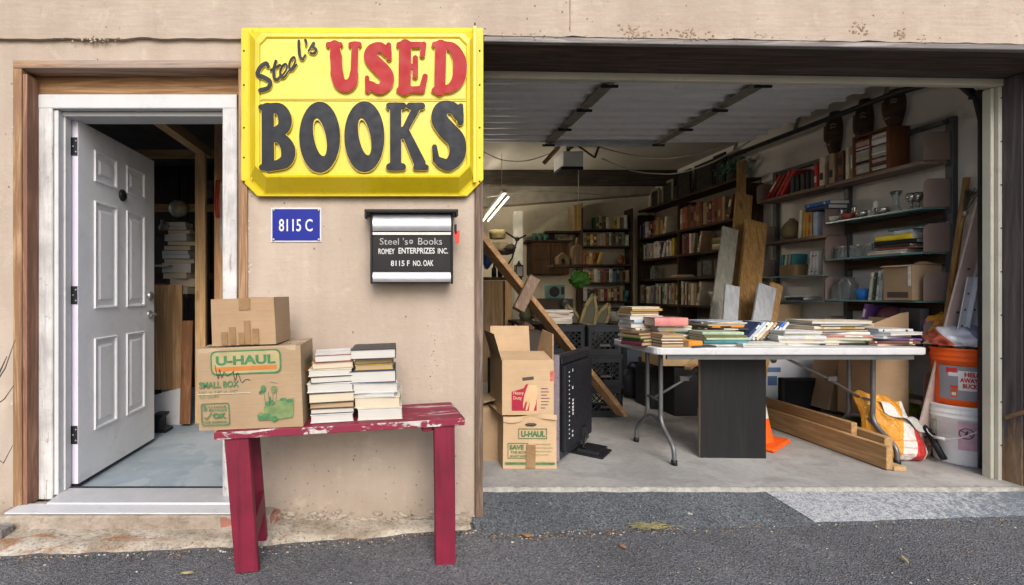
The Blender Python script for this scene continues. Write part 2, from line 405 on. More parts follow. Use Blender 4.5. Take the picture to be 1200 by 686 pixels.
# ------------------------------------------------------------------ ground
def ground():
    MB().box((-60,-60,-.3),(60,40,0)).build('asphalt_ground', M_asph).update_tag()
    o = bpy.data.objects['asphalt_ground']; tag(o, 'grey worn asphalt of the lot in front of the shop', 'ground', None, 'structure')
    # darker sealed ramp up to the garage slab, broken front edge
    def edge(x):
        t = (x-.44)/3.3
        return -.115+.17*max(0, min(1, t))+.03*mnoise.noise(Vector((x*2.2, 1, 0)))+.012*mnoise.noise(Vector((x*11, 5, 0)))
    def f(u, v):
        x = .385+u*5.6; y0 = edge(x)-.02; y1 = .215
        y = y0+(y1-y0)*v
        z = -.006+.086*max(0, min(1, (v-.02)/.9))**.8+.004*mnoise.noise(Vector((x*6, y*6, 2)))
        return (x, y, z)
    o = MB().sheet(f, 220, 14).build('driveway_apron', M_apron); tag(o, 'dark sealed asphalt ramp leading up to the garage slab', 'ramp', None, 'structure')
    # worn white paint on the ramp
    t = NT('worn_white_paint')
    x = t.sep()[0]
    wear = t.math('ADD', t.noise(34, 7, .75), t.math('MULTIPLY', t.noise(3, 4), .35))
    wear = t.math('ADD', wear, t.math('MULTIPLY', x, .17))
    c = t.mix(t.ramp(wear, [(.58, 0), (.80, 1)]), (.36,.37,.385), (.12,.14,.165))
    c = t.mix(t.ramp(t.voro(95), [(.12, .75), (.34, 0)]), c, (.10,.11,.13)); c = t.mix(t.ramp(t.noise(70, 5, .7), [(.5, 0), (.62, .8)]), c, (.13,.15,.17))
    t.bump(t.math('ADD', t.voro(150), t.noise(60, 3)), .7, .006)
    mp = t.fin(c, .8, 0, .3)
    def g(u, v):
        xl = X(947, .02)+(X(893, .19)-X(947, .02))*v; xr = 3.62+.1*v
        xx = xl+(xr-xl)*u; y0 = edge(xx)+.005+.02*max(0, mnoise.noise(Vector((xx*7, 3, 0)))); y1 = .205
        yy = y0+(y1-y0)*v
        ye = edge(xx)-.02; vv = (yy-ye)/(.215-ye)
        return (xx, yy, -.006+.086*max(0, min(1, (vv-.02)/.9))**.8+.004*mnoise.noise(Vector((xx*6, yy*6, 2)))+.004)
    o = MB().sheet(g, 60, 10).build('painted_marking', mp); tag(o, 'worn white painted patch on the ramp', 'marking', None, 'structure')
    # concrete strip along the wall on the left
    def e2(x):
        pts = [(-6,-.40),(-1.9,-.345),(-.76,-.265),(.15,-.12),(.36,-.08)]
        for (a, b), (c_, d) in zip(pts[:-1], pts[1:]):
            if x <= c_: return b+(d-b)*(x-a)/(c_-a)+.02*mnoise.noise(Vector((x*4, 0, 0)))+.012*mnoise.noise(Vector((x*15, 3, 0)))
        return -.08
    def s(u, v):
        x = -5+u*5.37; y = e2(x)*(1-v)+.02*v
        return (x, y, -.006+.02*min(1, v*6)+.006*mnoise.noise(Vector((x*9, y*9, 4))))
    o = MB().sheet(s, 200, 10).build('concrete_strip', M_strip); tag(o, 'pale stained concrete strip at the foot of the wall', 'ground', None, 'structure')
    o = MB().box((.1,.2,-.2),(4.1,4.75,.1)).build('garage_floor', M_floor, bevel=.012, seg=2); tag(o, 'grey stained concrete floor slab of the garage', 'floor', None, 'structure')
    lip = MB()
    def lf(u, v):
        x = .42+u*3.06; w_ = .5*mnoise.noise(Vector((x*7, 2, 0)))+.5*mnoise.noise(Vector((x*26, 5, 0)))
        a = v*3
        if a <= 1: y, z = .186+.007*w_, .06+.0385*a
        else: y, z = .186+.007*w_+(a-1)*(.018+.012*w_), .1018-.0012*(a-1)+.0012*w_
        return (x, y, z)
    lip.sheet(lf, 260, 3); o = lip.build('slab_edge', plain('slab_edge_concrete', (.31,.30,.275), .9, var=.35, scale=30, bump=.6, bscale=60, dirt=.5)); tag(o, 'rough pale broken front edge of the garage slab', 'slab edge', None, 'structure')
    o = MB().box((-3.2,.13,-.2),(.1,4.75,.098)).build('painted_floor', M_blue); tag(o, 'blue grey painted floor behind the white door', 'floor', None, 'structure')
    # loose grit, leaves
    st = MB()
    r = random.Random(5)
    mats = [plain('straw', (.42,.36,.17), .8), plain('dry_leaf', (.30,.17,.08), .8), plain('pale_grit', (.5,.48,.44), .9), plain('dark_grit', (.06,.06,.06), .9)]
    for i in range(520):
        x = r.uniform(-1.9, 3.4)
        lim = e2(x) if x < .36 else edge(x)
        y = lim+r.gauss(-.02, .03) if r.random() < .75 else r.uniform(-.54, -.1)
        if x < .36 and y > lim: y = lim-.01
        if x >= .36 and y > lim: y = lim-.008
        k = r.uniform(.0013, .0036); mi = r.choice([2, 3, 3, 3, 0, 1, 1])
        a = r.uniform(0, 6.3)
        st.blob((x, y, .001+k*.4), (k*r.uniform(1,2), k, k*.7), i, .4, 2, 5, 4, mi, None)
    for i in range(520):
        x = r.gauss(.75, .38) if i % 2 else r.uniform(-1.95, .5); lim = edge(x) if x > .42 else e2(x)
        if x > 2.2: continue
        y = lim-abs(r.gauss(.0, .035))-.006; k = r.uniform(.0014, .0042); st.blob((x, y, .001+k*.4), (k*r.uniform(1,2.4), k, k*.7), i, .4, 2, 5, 4, r.choice([3,3,3,1,1,2]))
    o = st.build('grit', mats); tag(o, 'scattered grit and small bits along the edge of the asphalt', 'grit', None, 'stuff')
    def leaf(px, py, L, W, rot, mi, label):
        d = 1.165*F/(py-CY); p = Vector(((px-CX)/F*d, d-D0, .0))
        zb = .012 if p.y < edge(p.x) or p.x < .4 else .03
        mb = MB()
        out = [(0,-L/2), (W*.35,-L*.25), (W/2,0), (W*.3,L*.25), (0,L/2), (-W*.3,L*.2), (-W/2,-.02*L), (-W*.4,-L*.3)]
        c, s_ = math.cos(rot), math.sin(rot)
        k = len(out)
        V = [(p.x+a*c-b*s_, p.y+a*s_+b*c, zb+.006*abs(b/L)+.004*(i % 2)) for i, (a, b) in enumerate(out)]
        mb.add(V, [tuple(range(k))]); mb.add([(v[0], v[1], v[2]-.0015) for v in V], [tuple(range(k-1,-1,-1))])
        tag(mb.build('fallen_leaf', mats[mi]), label, 'leaf')
    leaf(219, 671, .02, .06, .1, 0, 'pale torn leaf on the asphalt left of the bench')
    leaf(808, 606, .035, .02, .5, 2, 'small pale leaf on the ramp before the black panel')
    leaf(618, 627, .06, .03, 1.2, 1, 'small curled brown leaf near the pier at the ramp edge')
    leaf(730, 640, .04, .03, .2, 1, 'reddish brown leaf on the asphalt below the straw clump')
    leaf(1060, 655, .012, .075, 1.1, 0, 'pale yellow stick of straw on asphalt at the right')
    sw = MB(); c = P(762, 617, -.02); zc = .012
    d = 1.165*F/(617-CY); c = Vector(((762-CX)/F*d, d-D0, zc))
    for i in range(130):
        a = r.gauss(.1, .7); L = r.uniform(.03, .085); q = c+Vector((r.gauss(0,.045), r.gauss(0,.016), abs(r.gauss(0,.005))))
        sw.tube([q-Vector((math.cos(a),math.sin(a)*.5,0))*L/2, q+Vector((0,0,.004)), q+Vector((math.cos(a),math.sin(a)*.5,r.uniform(-.05,.1)))*L/2], .0012, 4)
    tag(sw.build('straw_clump', plain('straw2', (.27,.245,.12), .8, var=.5, scale=60)), 'clump of dry yellow straw lying on the edge of the ramp', 'straw')
    def twig(name, pts, rr, m, label):
        tag(MB().tube(pts, rr, 5).build(name, m), label, 'twig')
    bm = plain('twig_bark', (.10,.075,.06), .8)
    tw = MB(); b0 = Vector((-2.2, -.16, .06))
    tw.tube([b0, P(-8,470,-.14), P(-2,440,-.13), P(8,418,-.12)], [.006,.005,.004,.002], 6)
    tw.tube([P(-4,448,-.13), P(6,432,-.12), P(18,398,-.11)], [.003,.003,.0015], 5)
    tw.tube([P(-5,475,-.14), P(5,468,-.14), P(16,452,-.12)], [.003,.003,.0015], 5)
    tw.tube([P(-8,535,-.15), P(4,543,-.13), P(15,522,-.11)], [.003,.003,.0015], 5)
    tag(tw.build('bare_shrub', bm), 'bare dark twigs of a leafless shrub by the wall at the left', 'shrub')
    z = .012
    o = MB().box((-2.45,-.2,.004),(P(9,620,-.16).x,-.12,.05)).build('wood_offcut', W_grey, bevel=.004); tag(o, 'weathered grey timber offcut on the ground left of the doorway', 'timber')
    bk = MB(); t2 = thing('loose_brick', 'red cored brick lying on the ground behind the bench leg', 'brick', (X(306,-.06), -.07, .012), R(62))
    bk.box((-.095,-.045,0),(.095,.045,.056)); bk.build('body', m_chipped('brick_red', (.30,.13,.10), (.55,.45,.38), .42, 16), t2, .003, False)
    hb = MB()
    for q in (-.055, 0, .055): hb.lathe([(.014,.0),(.014,.0575),(0,.0575)], (q,0,0), 12)
    hb.build('core_hole', M_dark, t2, 0, False)
    # second brick
    tag(MB().box((X(262,-.05),-.1,.012),(X(276,-.05),-.02,.075)).build('loose_brick', bpy.data.materials['brick_red'], bevel=.004), 'red brick pushed against the step beside the front left bench leg', 'brick')
ground()

# ------------------------------------------------------------------ building
def building():
    B = thing('shop_building', 'tan painted shop with an open white door and a wide open garage bay', 'building', (0,0,0))
    TOP = 2.474
    def band(x): return 2.49-.0158*(x-.44)
    # piers
    w = MB()
    w.box((-6,0,-.2),(-1.962,.12,TOP+.1)); w.box((-1.962,0,2.367),(-.765,.12,TOP+.1)); w.box((-.765,0,-.2),(.40,.12,TOP+.1))
    w.build('lower_wall', M_fac, B)
    # upper band, stands 2 cm proud, ragged lower edge
    r = random.Random(3); poly = []
    x = -6.0
    while x < .40:
        poly.append((x, TOP+.005*mnoise.noise(Vector((x*9,0,0)))+(.012*max(0, mnoise.noise(Vector((x*5,7,0)))) if -1.7 < x < -.6 else 0))); x += .02
    poly.append((.405, TOP)); poly.append((.41, band(.41)))
    x = .43
    while x < 8:
        poly.append((x, band(x)+.004*mnoise.noise(Vector((x*14,2,0)))+.012*max(0, mnoise.noise(Vector((x*6,9,0)))-.15))); x += .02
    poly += [(8, 3.9), (-6, 3.9)]
    w = MB().prism(poly, -.022, .12)
    w.box((4.2,0,-.2),(8,.12,2.40))
    w.box((3.9,.0,-.2),(4.2,.1,2.42))
    w.build('upper_wall', M_fac, B)
    sm = MB(); sm.box((X(668,-.022)-.003,-.0245,band(1)+.03),(X(668,-.022)+.003,-.02,3.9)); sm.build('wall_seam', plain('seam_brown', (.30,.22,.16), .9), B)  # dark brown strip along the panel joint
    # rot, chips
    def patches(name, items, mat, y, seed, depth=.004):
        mb = MB(); q = random.Random(seed)
        for (px, py, n, sx, sy, k) in items:
            for i in range(int(n*1.5)):
                cx, cz = X(px+q.gauss(0,sx), y), Z(py+q.gauss(0,sy), y)
                m = q.randint(6, 9); k2 = k*.62*q.uniform(.3, 1.3)
                pl = [(cx+k2*q.uniform(.5,1.2)*math.cos(2*math.pi*j/m), cz+.75*k2*q.uniform(.45,1.2)*math.sin(2*math.pi*j/m)) for j in range(m)]
                mb.prism(pl, y-depth*q.uniform(.5,1), y+.003)
        mb.build(name, mat, B)
    patches('rotten_edge', [(805,40,26,14,3.5,.011),(750,40,12,10,3,.010),(740,38,14,6,4,.012),(895,43,8,8,2.5,.008),(965,46,5,5,2,.008),(1007,35,16,4,4,.012),(1054,39,15,4,3,.012),(1080,47,5,6,1.5,.007),(628,40,6,5,3,.008),(605,41,7,14,1,.008),(700,43,8,30,1,.007),(870,46,9,60,1,.007)],
            m_chipped('rotten_wood', (.25,.165,.095), (.42,.35,.27), .40, 60), -.022, 4, .0025)
    patches('bare_patch', [(20,110,10,2,9,.014),(18,150,8,2,12,.012),(22,90,5,2,4,.014),(19,190,4,1,8,.01),(15,470,6,3,6,.012),(22,600,7,3,7,.012),(288,265,12,2.4,9,.016),(290,315,10,3,8,.012),(289,338,6,2,4,.012)],
            plain('bare_plaster', (.50,.49,.475), .9, var=.3, scale=40, bump=.5), 0, 8, .004)
    patches('mould_patch', [(110,47,16,14,1.6,.010),(100,45,10,18,1,.010),(150,47,8,20,1,.006)], m_chipped('crumbling_ledge', (.36,.28,.20), (.42,.34,.27), .5, 50), -.022, 21, .004)
    sp = MB(); q = random.Random(9)
    for i in range(150):
        if q.random() < .45: px, py, y = q.uniform(330, 560), q.gauss(585, 26), 0
        elif q.random() < .3: px, py, y = q.gauss(508, 2.5), q.uniform(392, 470), 0
        elif q.random() < .6: px, py, y = q.uniform(300, 560), q.uniform(240, 610), 0
        else: px, py, y = q.uniform(0, 1200), q.uniform(2, 36), -.022
        if py > 612: continue
        k = q.uniform(.0012, .0042); cx, cz = X(px, y), Z(py, y)
        sp.prism([(cx+k*q.uniform(.6,1.3)*math.cos(j*1.05), cz+k*q.uniform(.6,1.3)*math.sin(j*1.05)) for j in range(6)], y-.0012, y+.002)
    sp.build('wall_pit', plain('pit_brown', (.17,.12,.085), .9), B)
    # ragged mortar at the foot of the pier
    ft = MB()
    for i in range(150):
        x = q.uniform(-.62, .40); ft.blob((x, -.002, abs(q.gauss(0,.028))), (q.uniform(.004,.028), .006, q.uniform(.003,.012)), i, .6, 2.4, 8, 6)
    ft.build('footing_render', M_step, B)
    # corner board of the pier
    w = MB().box((.40,-.018,.03),(.441,.14,2.455)); w.build('corner_board', W_trim, B, .003)
    # soffit board and cream stop
    so = MB(); so.prism([(.444, band(.44)-.029),(4.4, band(4.4)-.029),(4.4, band(4.4)-.001),(.444, band(.44)-.001)], -.02, .012); so.build('soffit_edge', W_grey, B, .003)
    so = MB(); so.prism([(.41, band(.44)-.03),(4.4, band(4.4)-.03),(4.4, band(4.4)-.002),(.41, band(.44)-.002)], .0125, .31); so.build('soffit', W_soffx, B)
    so = MB(); so.prism([(.41, band(.41)-.072),(3.52, band(3.52)-.072),(3.52, band(3.52)-.031),(.41, band(.41)-.031)], .30, .335); so.build('top_stop', M_cream, B, .002)
    # header behind
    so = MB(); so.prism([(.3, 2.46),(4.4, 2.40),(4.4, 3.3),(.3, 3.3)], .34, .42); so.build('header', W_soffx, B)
    # right return: weathered planks
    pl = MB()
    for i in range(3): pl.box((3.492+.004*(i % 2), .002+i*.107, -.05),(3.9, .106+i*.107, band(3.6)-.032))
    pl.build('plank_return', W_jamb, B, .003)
    bt = MB(); bt.bar((3.488,.29,.46), (3.488,.16,.545), .022, .009, (1,0,0)); 
    bt.build('cleat', wood('cleat_wood', (.30,.20,.12), (.19,.12,.07), 1), B, .003)
    jm = MB(); jm.box((3.452,.325,.085),(3.49,.37,band(3.5)-.073)); jm.box((3.468,.302,.085),(3.489,.3245,band(3.5)-.073)); jm.build('side_jamb', M_cream, B, .003)
    nl = MB()
    for z in np.linspace(.3, 2.3, 9): nl.lathe([(0,0),(.004,0),(.004,.003),(0,.003)], (0,0,0), 8, 0, Matrix.Translation((3.48,.3015,z)) @ Matrix.Rotation(R(90),4,'X'))
    nl.build('nail', M_blackm, B)
    # interior shell
    MB().box((3.75,.37,0),(3.87,4.9,3.3)).build('side_wall', M_inwall, B)
    MB().box((3.536,.371,0),(3.75,.43,3.3)).build('front_return', M_inwall, B)
    MB().box((.0,4.75,-.1),(3.75,4.9,3.3)).build('rear_wall', M_backwall, B)
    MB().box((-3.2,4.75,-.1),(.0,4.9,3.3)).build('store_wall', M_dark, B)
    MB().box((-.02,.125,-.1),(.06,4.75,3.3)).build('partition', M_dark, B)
    pw = MB()
    for a, b in (((-3.35,.125,-.1),(-3.2,.4,3.3)),((-3.35,2.95,-.1),(-3.2,4.9,3.3)),((-3.35,.4,-.1),(-3.2,2.95,.55)),((-3.35,.4,2.4),(-3.2,2.95,3.3))): pw.box(a, b)
    pw.build('party_wall', plain('party_wall_boards', (.30,.27,.23), .8), B)  # unseen wall; its opening is added to admit daylight
    pw = MB()
    for y_ in (.4, 1.65, 2.91): pw.box((-3.3,y_,.55),(-3.25,y_+.04,2.4))
    pw.box((-3.3,.44,.55),(-3.25,2.91,.59)); pw.box((-3.3,.44,2.36),(-3.25,2.91,2.4)); pw.build('added_window_frame', M_white, B)  # frame of the added, unseen window that brightens the store room
    MB().box((.06,.43,2.82),(3.75,4.75,2.9)).build('garage_ceiling', M_ceil, B)
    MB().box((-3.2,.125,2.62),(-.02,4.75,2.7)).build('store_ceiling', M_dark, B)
    MB().box((-3.4,.12,3.3),(4.4,5,3.4)).build('roof', M_dark, B)
    bm = MB(); bm.box((.06,4.0,2.62),(3.75,4.1,2.82)); bm.build('ceiling_beam', wood('beam_dark', (.10,.08,.06), (.05,.04,.03), 0), B)
    bm = MB(); bm.prism([(.06,2.33),(3.75,2.62),(3.75,2.82),(.06,2.82)], 4.55, 4.749); bm.build('bulkhead', plain('bulkhead_paint', (.36,.32,.26), .8), B)
    # white column with a box on top, rear left
    c = MB(); c.box((X(603,4.3),4.3,.1),(X(613,4.3),4.4,2.32)); c.build('column', plain('column_white', (.62,.60,.54), .6), B, .004)
    # doorway: rough opening boards
    k = MB(); k.box((-1.962,-.016,.085),(-1.918,.115,2.325)); k.box((-.81,-.016,.085),(-.764,.115,2.325)); k.build('rough_jamb', W_pine, B, .003)
    k = MB(); k.box((-1.964,-.014,2.327),(-.762,.115,2.369)); k.build('rough_head', W_pineh, B, .003)
    k = MB(); k.box((-1.917,.085,2.23),(-.811,.115,2.3255)); k.build('filler_board', wood('filler_wood', (.40,.24,.12), (.25,.13,.06), 0), B)
    nb = MB(); nb.box((-1.9175,-.005,.085),(-1.896,.1,2.3)); nb.build('backing_strip', wood('reddish_strip', (.36,.205,.13), (.22,.11,.075), 2), B)
    # white frame: casing (peeling), jambs, head
    f = thing  # (frame is a part with sub-parts)
    fr = MB()
    fr.box((-1.895,.070,.085),(-1.82,.115,2.228)); fr.box((-.922,.070,.085),(-.845,.115,2.228))
    frame = fr.build('door_frame', M_whitechip, B, .004)
    fr = MB(); fr.box((-1.895,.068,2.152),(-.845,.1149,2.2275)); fr.build('casing_head', M_white, frame, .004)
    fr = MB(); fr.box((-1.8195,.082,.105),(-1.797,.24,2.150)); fr.box((-.922,.1155,.105),(-.899,.24,2.128)); fr.box((-1.895,.1155,2.128),(-.845,.24,2.1515)); fr.build('jamb', M_white, frame, .002)
    fr = MB(); fr.box((-1.7965,.12,.115),(-1.785,.165,2.127)); fr.build('door_stop', M_white, frame, .002)
    # step, sill, threshold
    st = MB()
    def top(u, v):
        return (-1.985+u*1.44, -.102+.0*v, 0)
    def fn(u, v):
        a = v*2
        x = -1.985+u*1.36
        y, z = (-.102, .078*a) if a <= 1 else (-.102+(a-1)*.16, .078)
        return (x, y+(.008*mnoise.noise(Vector((x*12, z*12, 1))) if a < 1.2 else 0), z+(.005*mnoise.noise(Vector((x*10,y*20,3))) if .6 < a else 0))
    st.sheet(fn, 90, 14); st.build('step', M_step, B)
    sl = MB(); sl.box((-1.94,-.098,.0835),(-.72,.012,.091)); sl.build('sill', M_white, B, .002)
    th = MB(); th.prism([(-.004,.092),(.0,.1),(.11,.112),(.15,.115),(.15,.092)], -1.797, -.765, 0, Matrix.Rotation(R(90),4,'Z') @ Matrix.Scale(-1,4,(0,1,0))); th.build('threshold', plain('threshold_aluminium', (.48,.49,.51), .4, .3, var=.08), B)
    th = MB(); th.box((-1.797,.151,.1),(-.765,.166,.118)); th.build('weather_strip', M_black, B)
    # ---- the door slab, swung open at right angles: hinge at y=.2, face looks to +x
    hx, hy, hz, DW, DH = -1.756, .185, .125, .835, 2.005
    prof_rects = []
    for (a, b) in ((.135,.365),(.47,.70)):
        for (z0, z1) in ((1.70,1.885),(.96,1.59),(.255,.79)): prof_rects.append((a, b, z0, z1))
    d = MB()
    d.box((hx-.044,hy,hz),(hx-.004,hy+DW,hz+DH))
    # face with raised-panel moulding: grid of cells around rectangles
    us = sorted({0, DW}|{r_[0] for r_ in prof_rects}|{r_[1] for r_ in prof_rects}); zs = sorted({0, DH}|{r_[2] for r_ in prof_rects}|{r_[3] for r_ in prof_rects})
    for i in range(len(us)-1):
        for j in range(len(zs)-1):
            a, b, z0, z1 = us[i], us[i+1], zs[j], zs[j+1]
            T = lambda u, z, h=0: (hx+h, hy+u, hz+z)
            if (a, b, z0, z1) in prof_rects:
                rings = [(0,0),(.005,.009),(.014,.007),(.020,-.012),(.032,-.012),(.058,.004)]
                vs, fs = [], []
                for g, h in rings: vs += [T(a+g,z0+g,h),T(b-g,z0+g,h),T(b-g,z1-g,h),T(a+g,z1-g,h)]
                for q_ in range(len(rings)-1):
                    for e in range(4): fs.append((q_*4+e, q_*4+(e+1)%4, q_*4+4+(e+1)%4, q_*4+4+e))
                n_ = len(rings)*4; fs.append((n_-4,n_-3,n_-2,n_-1)); d.add(vs, fs)
            else: d.add([T(a,z0),T(b,z0),T(b,z1),T(a,z1)], [(0,1,2,3)])
    d.box((hx-.0041,hy,hz),(hx-.001,hy+.001,hz+DH))
    door = d.build('door', M_doorw, B)
    ed = MB(); ed.box((hx-.046,hy-.003,hz),(hx-.001,hy-.0005,hz+DH)); ed.build('edge_strip', plain('door_edge', (.62,.60,.70), .4, var=.06), door)
    for z in (1.86, 1.04, .27):
        hb = MB(); hb.box((hx-.04,hy-.006,hz+z-.05),(hx-.004,hy-.0035,hz+z+.05)); hb.tube([(hx-.048,hy-.009,hz+z-.052),(hx-.048,hy-.009,hz+z+.052)], .008, 8)
        hb.box((hx-.0405-.045,hy-.012,hz+z-.05),(hx-.05,hy-.008,hz+z+.05), 1)
        for zz in (-.03, 0, .03): hb.lathe([(0,0),(.005,0),(.005,.002),(0,.002)], (0,0,0), 8, 1, Matrix.Translation((hx-.02+.008*(1 if zz else -1),hy-.0062,hz+z+zz)) @ Matrix.Rotation(R(90),4,'X'))
        hb.build('hinge', [plain('hinge_dark', (.05,.05,.055), .4, .6), M_steel], door)
    RY = Matrix.Rotation(R(90),4,'Y')
    lk = MB(); lk.lathe([(0,.02),(.024,.02),(.03,.012),(.032,0)], (0,0,0), 16, 0, Matrix.Translation((hx,hy+DW-.065,hz+1.03)) @ RY); lk.build('deadbolt', M_steel, door)
    lk = MB(); lk.lathe([(0,.015),(.022,.015),(.03,.006),(.032,0)], (0,0,0), 16, 0, Matrix.Translation((hx,hy+DW-.065,hz+.90)) @ RY)
    lk.tube([(hx+.01,hy+DW-.065,hz+.90),(hx+.05,hy+DW-.065,hz+.90),(hx+.056,hy+DW-.09,hz+.90),(hx+.056,hy+DW-.16,hz+.895)], [.009,.009,.009,.007], 8); lk.build('handle', M_steel, door)
    kn = MB(); kn.lathe([(.012,.022),(.03,.018),(.038,.008),(.036,0)], (0,0,0), 18, 0, Matrix.Translation((hx,hy+.42,hz+1.675)) @ RY)
    kn.lathe([(0,.012),(.02,.012),(.022,.0)], (0,0,0), 12, 0, Matrix.Translation((hx+.002,hy+.42,hz+1.675)) @ RY); kn.build('knocker', M_blackm, door)
    sw = MB(); sw.box((hx-.042,hy,hz-.012),(hx-.004,hy+DW,hz-.001)); sw.build('door_sweep', M_black, door)
    # ---- overhead door, raised
    gz = 2.685
    gx0, gx1 = .62, 3.46
    od = MB()
    prof = []
    y = .46
    while y < 2.28:
        for dy, dz in ((0,0),(.002,-.028),(.022,-.028),(.036,0),(.10,.004)):
            prof.append((y+dy, gz+dz))
        y += .152 if int((y-.46)/.152+.5) % 3 else .165
    v, fcs = [], []
    for yy, zz in prof: v += [(gx0,yy,zz),(gx1,yy,zz)]
    fcs = [(2*i,2*i+1,2*i+3,2*i+2) for i in range(len(prof)-1)]
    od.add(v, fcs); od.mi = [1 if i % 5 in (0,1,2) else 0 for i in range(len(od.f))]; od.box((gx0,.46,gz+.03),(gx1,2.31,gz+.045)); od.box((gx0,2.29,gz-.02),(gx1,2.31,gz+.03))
    ov = od.build('overhead_door', [M_gdoor, plain('door_rib_catchlight', (.82,.82,.82), .4, var=.06)], B)  # rib lips get their own pale colour to paint in caught light
    for xs_ in (X(703,1.07), X(875,1.07)):
        s1 = MB()
        for k_ in range(4):
            y0 = .48+k_*.455; s1.box((xs_-.045,y0,gz-.045),(xs_+.045,y0+.40,gz-.0285)); s1.box((xs_-.02,y0+.36,gz-.055),(xs_+.02,y0+.47,gz-.0455))
            s1.tube([(xs_-.06,y0+.43,gz-.06),(xs_+.06,y0+.43,gz-.06)], .012, 8, 1)
        s1.build('stile', [M_stile, M_blackm], ov, .002)
    an = MB(); an.box((X(640,2.3),2.27,gz-.06),(X(775,2.3),2.315,gz-.021)); an.build('stiffener', plain('pale_blue_steel', (.56,.60,.66), .4, .5), ov)
    ro = MB(); q = random.Random(77)
    def fz(u, v): return (.62+u*1.05, .47+.012*math.cos(v*6.28)*(1+.5*mnoise.noise(Vector((u*60,v*5,0)))), 2.655+.016*math.sin(v*6.28)*(1+.6*mnoise.noise(Vector((u*50,v*5,3)))))
    ro.sheet(fz, 90, 8); ro.build('torn_seal', plain('torn_seal_white', (.62,.61,.60), .9, var=.4, scale=60), ov)
    # tracks
    tr = MB()
    tp = [(3.532,.43,.12),(3.532,.43,2.22),(3.53,.455,2.36),(3.525,.53,2.47),(3.515,.66,2.55),(3.515,.9,2.585),(3.515,2.9,2.62)]
    tr.tube(tp, .022, 8); tr.build('door_track', M_blackm, B)
    tr = MB(); tr.tube([(3.46,.44,2.36),(3.49,.42,2.36),(3.515,.40,2.3),(3.517,.40,.12)], .016, 8); tr.tube([(3.47,.41,2.365),(3.50,.40,2.36),(3.53,.41,2.3)], .03, 8); tr.build('track_seal', M_black, B)
    tr = MB(); tr.box((.50,.45,2.60),(.56,2.9,2.66)); tr.build('door_track', M_blackm, B)
    for k_ in (1.0, 1.8, 2.6):
        hg = MB(); hg.bar((3.515,k_,2.60),(3.6,k_+.02,2.82), .03, .004, (0,1,0)); hg.build('track_hanger', M_steel, B)
    # opener unit
    oy = 2.75
    ou = MB(); a = P(660,177,oy); b_ = P(684,195,oy); ou.box((a.x,oy,b_.z),(b_.x,oy+.32,a.z)); op = ou.build('opener', plain('opener_white', (.66,.66,.64), .4, var=.06), B, .012, seg=2)
    ou = MB(); ou.box((a.x-.02,oy+.01,b_.z-.03),(b_.x,oy+.3,b_.z-.001)); ou.build('opener_base', M_black, op)
    ou = MB(); ou.bar((a.x+.11,oy+.16,a.z+.001),(a.x+.11,oy+.16,2.82), .03, .03, (0,1,0)); ou.box((a.x+.08,.6,2.75),(a.x+.12,oy+.1,2.78)); ou.build('opener_rail', M_blackm, op)
    ou = MB(); ou.bar(P(637,192,2.9),P(655,172,2.8),.05,.03); ou.build('opener_brace', W_lumd, op); ou = MB(); ou.bar(P(700,158,2.35),P(723,148,2.5),.09,.02); ou.build('opener_brace', W_lumd, op)
    ou = MB(); ou.tube([P(678,196,oy+.05),P(678,222,oy+.05),P(677.5,240,oy+.05)], .005, 6); ou.build('pull_cord', plain('cord_white', (.55,.5,.45), .8), op)
    ou = MB(); ou.bar(P(676,170,oy-.1), P(697,185,oy-.15), .02, .015); ou.bar(P(697,185,oy-.15), P(703,168,oy-.3), .02, .015); ou.build('opener_arm', M_blackm, op)
    # cables under the ceiling
    cb = MB()
    def sag(pts, rr=.007): MB().tube([Vector(p) for p in catmull([tuple(q_) for q_ in pts], 8)], rr, 6).build('ceiling_cable', plain('cable_grey', (.40,.38,.34), .6), B)
    sag([P(700,172,2.6),P(740,182,2.9),P(775,186,2.7),P(810,182,2.3),P(850,172,2.1)])
    sag([P(705,186,2.9),P(740,200,3),P(775,204,2.9),P(800,202,2.6),P(835,190,2.1),P(880,165,1.8)])
    sag([P(566,178,2.6),P(590,188,2.9),P(620,188,3.),P(655,176,2.9)], .006)
    sag([P(566,232,3.2),P(640,224,3.6),P(735,232,4.2)], .006)
    sag([P(570,100,1.3),P(640,106,1.4),P(700,98,1.3)], .004)
    # studs and plates of the store room
    sd = MB(); sd.box((-1.66,1.5,.1),(-1.575,1.54,2.32)); sd.build('stud', W_stud, B, .002)
    sd = MB(); sd.box((-1.37,1.15,.1),(-1.285,1.19,2.5)); sd.build('stud', wood('stud_brown', (.50,.31,.16), (.36,.20,.10), 2), B, .002)
    sd = MB(); sd.box((-1.655,.5,2.322),(-1.575,1.62,2.40)); sd.build('top_plate', W_studh, B, .002)
    sd = MB(); sd.box((-2.4,1.75,2.36),(-1.2,1.79,2.43)); sd.box((-2.3,1.95,1.92),(-1.66,1.98,1.99)); sd.build('cross_plate', wood('cross_pine', (.50,.33,.17), (.36,.21,.09), 0), B, .002)
    sd = MB()
    for k_ in range(9): sd.box((-3.19+k_*.36,3.05,.1),(-3.18+k_*.36+.33,3.07,2.6))
    sd.build('board_partition', wood('dark_store_boards', (.075,.05,.035), (.04,.027,.02), 2), B)
    pn = MB(); a = P(180,335,1.45); pn.box((-2.1,1.5,.38),(X(213,1.5),1.52,Z(334,1.5))); pn.build('plywood_panel', W_osb, B)
    pn = MB(); pn.prism([(-2.1,.1),(X(214,1.49),.1),(X(214,1.49),.40),(X(195,1.49),.37),(-2.1,.30)], 1.47, 1.499); pn.build('white_kick_board', M_white, B)
    return B
BLD = building()
